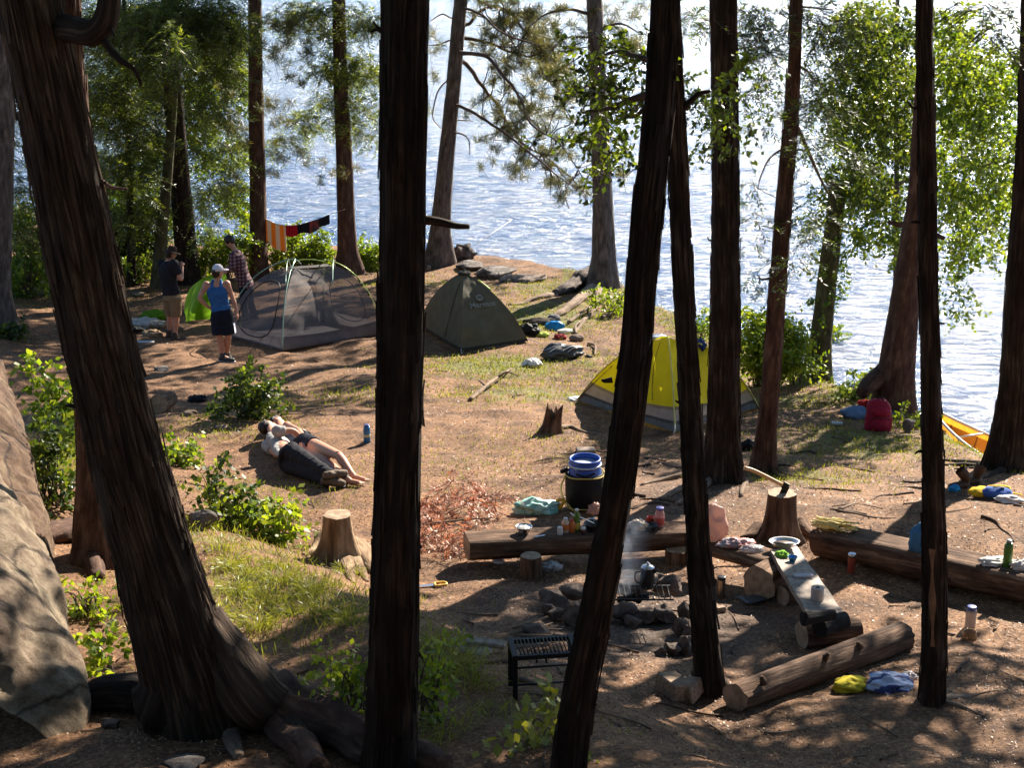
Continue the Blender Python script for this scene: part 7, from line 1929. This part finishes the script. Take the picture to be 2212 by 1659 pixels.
soft('dry_bag', 'blue bag leaning behind the peeled cedar trunk', 'bag', on_b3(2010, -.04) - V3(0, 0, .02), (.13, .09, .17), cloth('steel_blue_bag', (.06, .17, .30)), .15, 2.5, 5)
p = gl(2095, 1356, 0); bottle('water_bottle', 'clear water bottle with blue lid standing at the right', p, .043, .19, glassy('clear_bottle', (.42, .38, .36), .45), .17, plain('navy_lid', (.05, .07, .25), .35), 'bottle', .75, .8)
p = gl(2094, 1380, 0); mb = MB(); mb.lathe([(.001, 0), (.055, 0), (.058, .03), (.05, .06), (.052, .065), (.045, .06), (.05, .03), (.001, .01)], p, None, 24); tag(mb.build('glass_jar', glassy('amber_jar', (.38, .24, .12), .4), None, p), 'squat amber glass jar in front of the clear water bottle', 'jar')
bottle('water_bottle', 'translucent blue water bottle on the clearing left of the near black trunk', G(793, 955), .045, .24, glassy('blue_bottle', (.03, .18, .38), .25), .14, plain('navy_lid', (.05, .07, .25), .35), 'bottle', .62, .8, band=(.32, .46, plain('pale_sticker', (.5, .5, .3), .5)))
heap('bag', 'small black bag beside the heads of the lying pair', 'bag', 657, 941, 15, 11, BLK, .8, .2, 2, 3)
heap('bag', 'small black heap on the moss left of the rounded green shrub', 'bag', 426, 863, 20, 9, BLK, .7, .3, 3, 13)
heap('bag', 'black bag between the stout cedar and the slender one', 'bag', 1616, 964, 17, 17, BLK, .8, .2, 2, 23)
# rope
t3 = on_b3(1800, 0)
mb = MB(); rnd = random.Random(4)
for k in range(26):
    cx = t3 + V3(rnd.uniform(-.10, .12), rnd.uniform(-.05, .05), .02 + k * .0028); a0 = rnd.uniform(0, 6); rx = rnd.uniform(.09, .17); ry = rnd.uniform(.04, .08)
    d = unit(B3 - A3)
    th = a0 + np.linspace(0, rnd.uniform(3.2, 5.8), 18); mb.tube(cx + np.outer(np.cos(th) * rx, d) + np.outer(np.sin(th) * ry, V3(0, 0, 1) * .3 + unit(np.cross(d, [0, 0, 1]))) , .0085, 6)
tag(mb.build('rope', plain('yellow_rope', (.62, .50, .20), .8), None, t3), 'heap of coiled yellow rope on the near end of the long log', 'rope')
# axe
c = ST2[4]; t = thing('axe', c + V3(0, 0, .02), 'axe with curved pale wooden handle stuck in the fluted stump', 'axe')
D_ = c[1]; mb = MB(); mb.tube(arc([W(1608, 1011, D_ - .1), W(1628, 1017, D_ - .07), W(1655, 1030, D_ - .03), W(1690, 1048, D_)], 18), [.018] + [.016] * 16 + [.015], 8, sq=1.2); mb.build('handle', plain('ash_handle', (.55, .33, .15), .5), t)
mb = MB(); h = W(1690, 1048, D_); mb.box(h + V3(.03, 0, -.01), (.06, .035, .07), rot((0, 1, 0), .5), .006); mb.add([h + V3(.02, -.02, .02), h + V3(.07, -.015, -.02), h + V3(.04, -.006, -.10), h + V3(-.02, -.006, -.08), h + V3(.02, .02, .02), h + V3(.07, .015, -.02), h + V3(.04, .006, -.10), h + V3(-.02, .006, -.08)], [(0, 1, 2, 3), (7, 6, 5, 4), (0, 4, 5, 1), (1, 5, 6, 2), (2, 6, 7, 3), (3, 7, 4, 0)], False); mb.build('axe_head', IRON, t)
# clothes on the ground in front
heap('shirt', 'yellow shirt thrown on the ground by the fallen log', 'clothes', 1838, 1480, 38, 17, cloth('yellow_cotton', (.62, .50, .04)), .8, .22, 2.2, 3, .3)
heap('jersey', 'blue and white striped jersey lying beside the yellow shirt', 'clothes', 1922, 1478, 50, 19, stripe_cloth('blue_white_stripes', (.05, .07, .22), (.62, .70, .90), 3.0, 'Y', .35, .8, 3), .75, .28, 2.6, 5, -.2)
soft('packet', 'clear packet glinting behind the striped jersey', 'packet', G(1963, 1468), (.06, .05, .03), CLR, .35, 4, 3)
# backpack and bags at the right shore
RED = cloth('crimson_nylon', (.30, .015, .04), 0, .6)
g = G(1898, 930); t = thing('backpack', g, 'crimson backpack standing at the shore by the sweeping root', 'backpack')
k = ppm(g); c = g + V3(0, .06, .20)
mb = MB(); c[2] -= .015; zz = [-.22, -.18, -.05, .08, .16, .215, .235]; rings(mb, [c + V3(0, .04 * (z_ + .2), z_) for z_ in zz], [V3(1, 0, 0)] * 7, [V3(0, 1, 0)] * 7, [.15, .175, .178, .17, .15, .11, .05], [.10, .125, .125, .115, .10, .07, .03], 28, 3.6); V_ = mb.V[0]; mb.V[0] = V_ + .016 * np.column_stack([vnoise(V_ * 9, 1), vnoise(V_ * 9, 2), vnoise(V_ * 9, 3)]); o = organic('pack_body', mb, RED, t, .012, 1)
mb = MB(); mb.ell(c + V3(0, -.10, -.08), (.13, .06, .11), rot((1, 0, 0), -.25), 24, 14, .06, 3, 5); mb.build('front_pocket', RED, t)
mb = MB(); mb.ell(c + V3(0, -.085, .09), (.12, .05, .08), rot((1, 0, 0), -.4), 24, 14, .06, 3, 6); mb.build('front_pocket', RED, t)
mb = MB(); mb.tube(arc([c + V3(-.14, -.10, .0), c + V3(0, -.165, .03), c + V3(.14, -.10, .0)], 12), .006, 6); mb.build('zip', plain('dark_red', (.12, .01, .02), .6), t)
mb = MB(); mb.tube(arc([c + V3(-.05, .0, .22), c + V3(0, .0, .27), c + V3(.05, .0, .22)], 10), .010, 6); mb.build('grab_loop', BLK, t)
heap('bag', 'slate blue bag lying left of the crimson backpack', 'bag', 1847, 893, 31, 17, cloth('slate_blue', (.14, .22, .34)), .7, .22, 2.2, 7)
heap('bag', 'bright red bag behind the slate blue bag', 'bag', 1868, 873, 16, 10, cloth('bright_red', (.5, .03, .03)), .7, .2, 2, 9)
mb = MB(); p = gl(1808, 915, .03); mb.tube([p + V3(-.07, .02, 0), p + V3(.07, -.02, 0)], .03, 12); tag(mb.build('can', plain('pale_can', (.55, .6, .58), .35, .3), None, p), 'small pale can lying left of the slate blue bag', 'can')
# right edge gear
gb = 'pair of brown boots at the right'
for (px, py) in ((2082, 1054), (2108, 1045)):
    p = gl(px, py, 0); mb = MB(); tl = .05 if px > 2090 else -.06; mb.tube(arc([p + V3(.0, 0, .03), p + V3(.01, 0, .12), p + V3(tl, .01, .21)], 8), [.05, .047, .047, .05, .055, .06, .062, .06], 16, cap=False); mb.tube(arc([p + V3(tl, .01, .209), p + V3(.01, 0, .12), p + V3(.0, 0, .04)], 8), .045, 16, cap=False)
    mb.tube(arc([p + V3(.04, .01, .045), p + V3(-.05, -.03, .045), p + V3(-.15, -.07, .038), p + V3(-.19, -.085, .03)], 10), [.04, .052, .056, .054, .052, .052, .052, .05, .042, .02], 14, sq=.8); V_ = mb.V[0]; mb.V[0] = V_ + .006 * np.column_stack([vnoise(V_ * 22, 1), vnoise(V_ * 22, 2), vnoise(V_ * 22, 3)])
    tag(mb.build('boot', cloth('brown_rubber', (.075, .045, .03), 0, .5), None, p), 'tall brown boot standing by the big cedar at the right edge', 'boot', gb)
heap('bag', 'small bright blue bag left of the brown boots', 'bag', 2061, 1057, 13, 10, cloth('azure', (.03, .26, .55)), .8, .2, 2, 33)
g = G(2140, 1075); t = thing('life_jacket', g, 'blue and yellow life jacket lying beside the brown boots', 'life jacket')
for (dx, dy, r, mt, yw) in ((-.10, .03, (.14, .10, .05), cloth('vest_yellow', (.65, .42, .02)), .3), (.05, -.02, (.17, .11, .06), cloth('vest_blue', (.05, .11, .34)), -.1), (.10, .10, (.15, .06, .05), cloth('vest_yellow', (.65, .42, .02)), .05)):
    mb = MB(); mb.ell(g + V3(dx, dy, r[2]), r, RZ(yw), 28, 14, .16, 2.5, 4); mb.build('foam_panel', mt, t)
for (a, b) in ((V3(.16, -.02, .05), V3(.33, -.02, .03)), (V3(.0, -.05, .13), V3(.12, -.04, .12))):
    mb = MB(); mb.tube(arc([g + a, g + (a + b) / 2 + V3(0, 0, .01), g + b], 8), .016, 6, sq=.35); mb.build('strap', BLK if a[0] < .1 else cloth('vest_yellow', (.65, .42, .02)), t)
heap('towel', 'white cloth on the ground right of the life jacket', 'cloth', 2178, 1080, 28, 9, cloth('white_towel', (.66, .62, .58)), .6, .3, 3, 8)
# gear near the three people
heap('tent_fly', 'green cloth crumpled at the feet of the hatted person', 'cloth', 335, 682, 33, 11, GRF, .7, .35, 3, 3)
heap('ground_sheet', 'crumpled white ground sheet left of the hatted person', 'sheet', 318, 700, 36, 13, cloth('off_white_sheet', (.50, .46, .40)), .7, .35, 3, 4)
heap('stuff_sack', 'small tan sack among the sheets by the leaning cedar', 'bag', 330, 722, 22, 9, cloth('tan_sack', (.30, .20, .12)), .7, .3, 3, 5)
heap('stuff_sack', 'dark speckled heap left of the tan sack', 'bag', 293, 716, 22, 9, cloth('dark_sack', (.08, .08, .075)), .7, .4, 4, 6)
block('board', 'pale flat board on the ground beside the leaning cedar', 'board', 303, 738, (.52, .12, .015), -.05, cloth('pale_board', (.55, .55, .52)))
# gear beside the olive tent
heap('bag', 'black bag against the right corner of the olive tent', 'bag', 1143, 714, 22, 15, BLK, .8, .28, 2.5, 2)
heap('sleeping_pad', 'dark rolled pad behind the black bag', 'pad', 1165, 695, 36, 9, cloth('dark_pad', (.06, .05, .04)), .5, .2, 2, 3)
heap('bag', 'grey domed bag behind the bright blue bag', 'bag', 1197, 688, 15, 10, cloth('grey_bag', (.20, .19, .20)), .8, .15, 2, 4)
heap('bag', 'bright blue bag in the gear pile by the olive tent', 'bag', 1198, 706, 22, 13, cloth('sky_blue', (.02, .24, .58), 0, .4), .7, .2, 2, 5)
heap('cloth', 'yellow green cloth in front of the bright blue bag', 'cloth', 1172, 723, 15, 6, cloth('lime_cloth2', (.38, .48, .08)), .7, .3, 3, 6)
heap('sleeping_pad', 'folded white pad in the gear pile', 'pad', 1223, 716, 20, 6, cloth('white_pad', (.62, .58, .52)), .7, .12, 2, 7)
heap('sleeping_pad', 'round brown pad at the right of the gear pile', 'pad', 1245, 731, 16, 10, cloth('brown_pad', (.20, .15, .12)), .8, .1, 2, 8)
heap('clothes', 'red garment between the white pad and the big backpack', 'clothes', 1210, 728, 14, 6, cloth('red_garment', (.30, .04, .05)), .8, .3, 3, 9)
t_, g, k, c, r = heap('backpack', 'large black hiking backpack with pale straps lying in the clearing', 'backpack', 1213, 762, 44, 20, print_cloth('black_pack', [(.015, .015, .017), (.05, .05, .055), (.02, .02, .02)], 12), .7, .25, 2.4, 10)
for (a, b) in ((-.2, .1), (.0, .3), (.12, .35)):
    mb = MB(); mb.tube(arc([c + V3(a - .02, -.22, .08), c + V3((a + b) / 2, -.17, .16), c + V3(b, -.05, .13)], 12), .012, 6, sq=.4); mb.build('strap', cloth('pale_strap', (.5, .5, .52)), t_)
heap('bag', 'white and black bag left of the large hiking backpack', 'bag', 1147, 785, 21, 11, print_cloth('bw_bag', [(.7, .68, .65), (.6, .58, .56), (.03, .03, .03)], 5), .7, .3, 3, 11)
heap('sandal', 'small dark sandal on the grass right of the big backpack', 'sandal', 1272, 770, 8, 4, BLK, .8, .2, 2, 12)
soft('sheet', 'white sheet corner at the left foot of the yellow tent', 'sheet', G(1245, 865), (.13, .10, .03), cloth('white_sheet', (.6, .6, .64)), .3, 3, 2)
NAV = cloth('navy_bag', (.03, .05, .14)); LBL = cloth('light_blue', (.10, .22, .40))
for (px, py, rx, rz, mt, lb) in ((1508, 745, .12, .09, NAV, 'navy sleeping bag draped over the top of the yellow tent'), (1500, 762, .09, .06, LBL, 'light blue garment hanging below the navy sleeping bag'), (1420, 727, .14, .03, cloth('pale_blue', (.4, .45, .55)), 'pale cloth laid over the roof of the yellow tent')):
    p = W(px, py, apx[1][1] + .1); mb = MB(); mb.ell(p, (rx, .10, rz), None, 28, 14, .25, 3, 6); tag(mb.build('cloth', mt, None, p), lb, 'clothes')

# ------------------------------------------------------------------ clothesline
D6 = TREES['T6'][1][0][1]; D7 = TREES['T7'][1][0][1] + .3
A_ = W(566, 468, D6); B_ = W(745, 452, D6 - .6)
lp = arc([A_, W(600, 484, D6 - .15), W(640, 486, D6 - .3), W(690, 472, D6 - .45), W(712, 463, D6 - .5), B_], 60)
mb = MB(); mb.tube(lp, .006, 5); tag(mb.build('clothesline', plain('line_cord', (.5, .45, .35), .8), None, A_), 'sagging line tied between the red barked pine and the hemlock', 'rope')
def hang(name, label, cat, i0, i1, drop, mat, parts_=None, wave=.03, low=None):
    top = lp[i0:i1]; n = len(top); rows = []
    for v in np.linspace(0, 1, 10):
        r_ = top.copy(); dz = drop if np.isscalar(drop) else np.interp(np.linspace(0, 1, n), np.linspace(0, 1, len(drop)), drop)
        r_[:, 2] -= dz * v; r_[:, 1] += wave * v * np.sin(np.linspace(0, 9, n)) - .012 * (1 - v); rows.append(r_)
    P = np.array(rows); mb = MB(); mb.grid(P); q = P + V3(0, .006, 0); mb.grid(q, flip=True)
    return tag(mb.build(name, mat, None, top[0]), label, cat)
OS = stripe_cloth('orange_white_stripes', (.62, .26, .03), (.55, .46, .38), 1.55, 'X', .5)
i = lambda px: int(np.argmin(np.abs((1106 + FPX * lp[:, 0] / ((lp - CAM) @ FW)) - px)))
hang('towel', 'long orange and white striped towel on the clothesline', 'towel', i(573), i(616) + 1, [.55, .60, .62], OS)
hang('cloth', 'red cloth next to the striped towel on the line', 'clothes', i(617), i(642) + 1, .26, cloth('red_cotton', (.42, .02, .04), .2))
hang('shorts', 'black shorts in the middle of the clothesline', 'clothes', i(643), i(668) + 1, [.22, .2, .28], cloth('black_cotton', (.02, .02, .025)))
hang('shorts', 'dark red patterned shorts on the clothesline', 'clothes', i(669), i(688) + 1, [.28, .24], print_cloth('red_black', [(.40, .03, .04), (.03, .03, .03), (.4, .03, .05)], 9))
hang('shorts', 'black shorts at the right end of the clothesline', 'clothes', i(689), i(712) + 1, [.20, .22], cloth('black_cotton', (.02, .02, .025)))
mb = MB(); mb.tube([W(1026, 528, 37), W(1106, 474, 39)], .006, 4); tag(mb.build('fishing_rod', plain('rod_grey', (.2, .2, .2), .4), None, W(1026, 528, 37)), 'thin fishing rod leaning out from the driftwood over the lake', 'fishing rod')

# ------------------------------------------------------------------ canoe
def canoe():
    CY = cloth('canoe_orange', (.80, .36, .03), .5, .3, .05); WD = plain('canoe_gunwale', (.7, .66, .6), .4)
    bow = V3(7.02, 24.25, .66); d = unit(V3(.36, -.93, 0)); L = 4.6; s_ = np.cross(d, [0, 0, 1]); s_ = s_ if s_[1] < 0 else -s_
    c0 = bow.copy(); zt = bow[2] - .02
    n = 44; rows = []; tp = np.linspace(0, 1, n)
    for u in tp:
        w = .42 * (1 - abs(2 * u - 1) ** 1.6); w = max(w, .006); sheer = .16 * abs(2 * u - 1) ** 3; h = .33 + sheer
        row = []
        for a in np.linspace(-1, 1, 17):
            x = w * np.sign(a) * abs(a) ** .55 * 1.0; z = -h * (1 - abs(a) ** 2.6)
            row.append(c0 + d * L * u + s_ * x + V3(0, 0, sheer - .16 + z))
        rows.append(row)
    P = np.array(rows); P[..., 2] += zt - c0[2]
    t = thing('canoe', P[n // 2, 8], 'orange canoe floating below the bank at the right edge', 'canoe')
    mb = MB(); mb.grid(P); mb.build('hull', CY, t)
    Q = P.copy(); Q[..., 2] += .012; Q = c0 + (Q - c0) * 1.0
    mb = MB(); mb.grid(Q[:, 1:-1], flip=True); mb.build('liner', plain('canoe_inside', (.78, .38, .06), .4), t)
    for e in (0, -1):
        mb = MB(); mb.tube(P[:, e] + V3(0, 0, .01), .024, 8); mb.build('gunwale', WD, t)
    for k in range(4, 40, 5):
        mb = MB(); mb.tube(Q[k, 1:-1] + V3(0, 0, .008), .012, 6, cap=False); mb.build('rib', plain('rib_brown', (.25, .12, .03), .5), t)
    for k in (10, 22, 34):
        mb = MB(); mb.tube([P[k, 0], P[k, -1]], .02, 8); mb.build('thwart', WD, t)
canoe()

# dead reddish branch left of the back bench
t = thing('dead_branch', G(985, 1150), 'fallen conifer branch with red dead needles left of the back bench', 'branch')
L = Leaves(); T = []
for (x, y, rx, ry) in ((925, 1110, 30, 18), (970, 1090, 40, 20), (1030, 1095, 35, 22), (950, 1150, 40, 22), (1000, 1140, 45, 25), (930, 1180, 25, 20), (975, 1190, 30, 20), (1000, 1205, 20, 12), (1050, 1120, 25, 18), (915, 1140, 18, 20)):
    for j in range(5):
        q = G(x + random.uniform(-rx, rx), y + random.uniform(-ry, ry)) + V3(0, 0, random.uniform(.04, .26)); clump(L, T, q, (.14, .14, .07), 'con', 3.2, .62, .5)
L.build('needles', L_DEAD, t); sticks('twigs', T, M_TWIG, t)['kind'] = 'stuff'
mb = MB(); mb.tube(arc([gl(905, 1134, .12), gl(960, 1128, .14), gl(1010, 1122, .12), gl(1052, 1120, .1)], 20), np.linspace(.014, .007, 20), 7); mb.build('stem', M_ROOT, t)

# fallen sticks over the ground
gst = 'fallen sticks on the forest floor'
rnd = random.Random(31)
def stick(px, py, L_, lab_, r=.008, mat=None):
    p = G(px, py); a = rnd.uniform(0, 3.14); d = V3(math.cos(a), math.sin(a), 0) * L_ / 2
    P = np.array([p - d, p - d * .3 + V3(rnd.uniform(-.03, .03), rnd.uniform(-.03, .03), 0), p + d * .4 + V3(rnd.uniform(-.04, .04), rnd.uniform(-.04, .04), 0), p + d]); P = arc(P, 10); P[:, 2] = gz(P[:, 0], P[:, 1]) + r * 1.2
    mb = MB(); mb.tube(P, np.linspace(r, r * .4, 10), 6); tag(mb.build('stick', mat or rnd.choice([M_ROOT, M_TWIG, M_LOG]), None, p), lab_, 'stick', gst)
for k in range(90):
    px = rnd.uniform(180, 2200); py = 900 + 740 * rnd.random() ** .8
    stick(px, py, rnd.uniform(.12, .5), 'thin fallen stick lying loose on the needle covered ground', rnd.uniform(.004, .010))
gr_ = 'exposed roots in the trodden soil'
for (x0, x1, y0, y1, n_) in ((1380, 1520, 990, 1100, 16), (1650, 1990, 930, 1120, 26), (1060, 1230, 1400, 1500, 4), (1950, 2200, 1050, 1160, 8), (1250, 1350, 960, 1000, 5)):
    for k in range(n_ * 2 // 3):
        A_ = G(rnd.uniform(x0, x1), rnd.uniform(y0, y1)); a = rnd.uniform(-.5, .5) + rnd.choice([0, 3.14]); L_ = rnd.uniform(.25, .8); P = [A_]
        for q in range(4): a += rnd.uniform(-.8, .8); P.append(P[-1] + V3(math.cos(a), math.sin(a), 0) * L_ / 4)
        P = arc(P, 14); rr = np.linspace(1, .3, 14) * rnd.uniform(.010, .024); P[:, 2] = gz(P[:, 0], P[:, 1]) + rr * .3 + .01 * vnoise(P * 6, 2)
        mb = MB(); mb.tube(P, rr, 7); tag(mb.build('ground_root', rnd.choice([M_ROOT, M_LOG, M_TWIG]), None, P[0]), 'exposed root winding over the trodden soil', 'root', gr_)
for k in range(26):
    px = rnd.uniform(600, 1900); py = rnd.uniform(680, 900)
    stick(px, py, rnd.uniform(.15, .4), 'thin fallen stick lying loose on the needle covered ground', rnd.uniform(.006, .010))
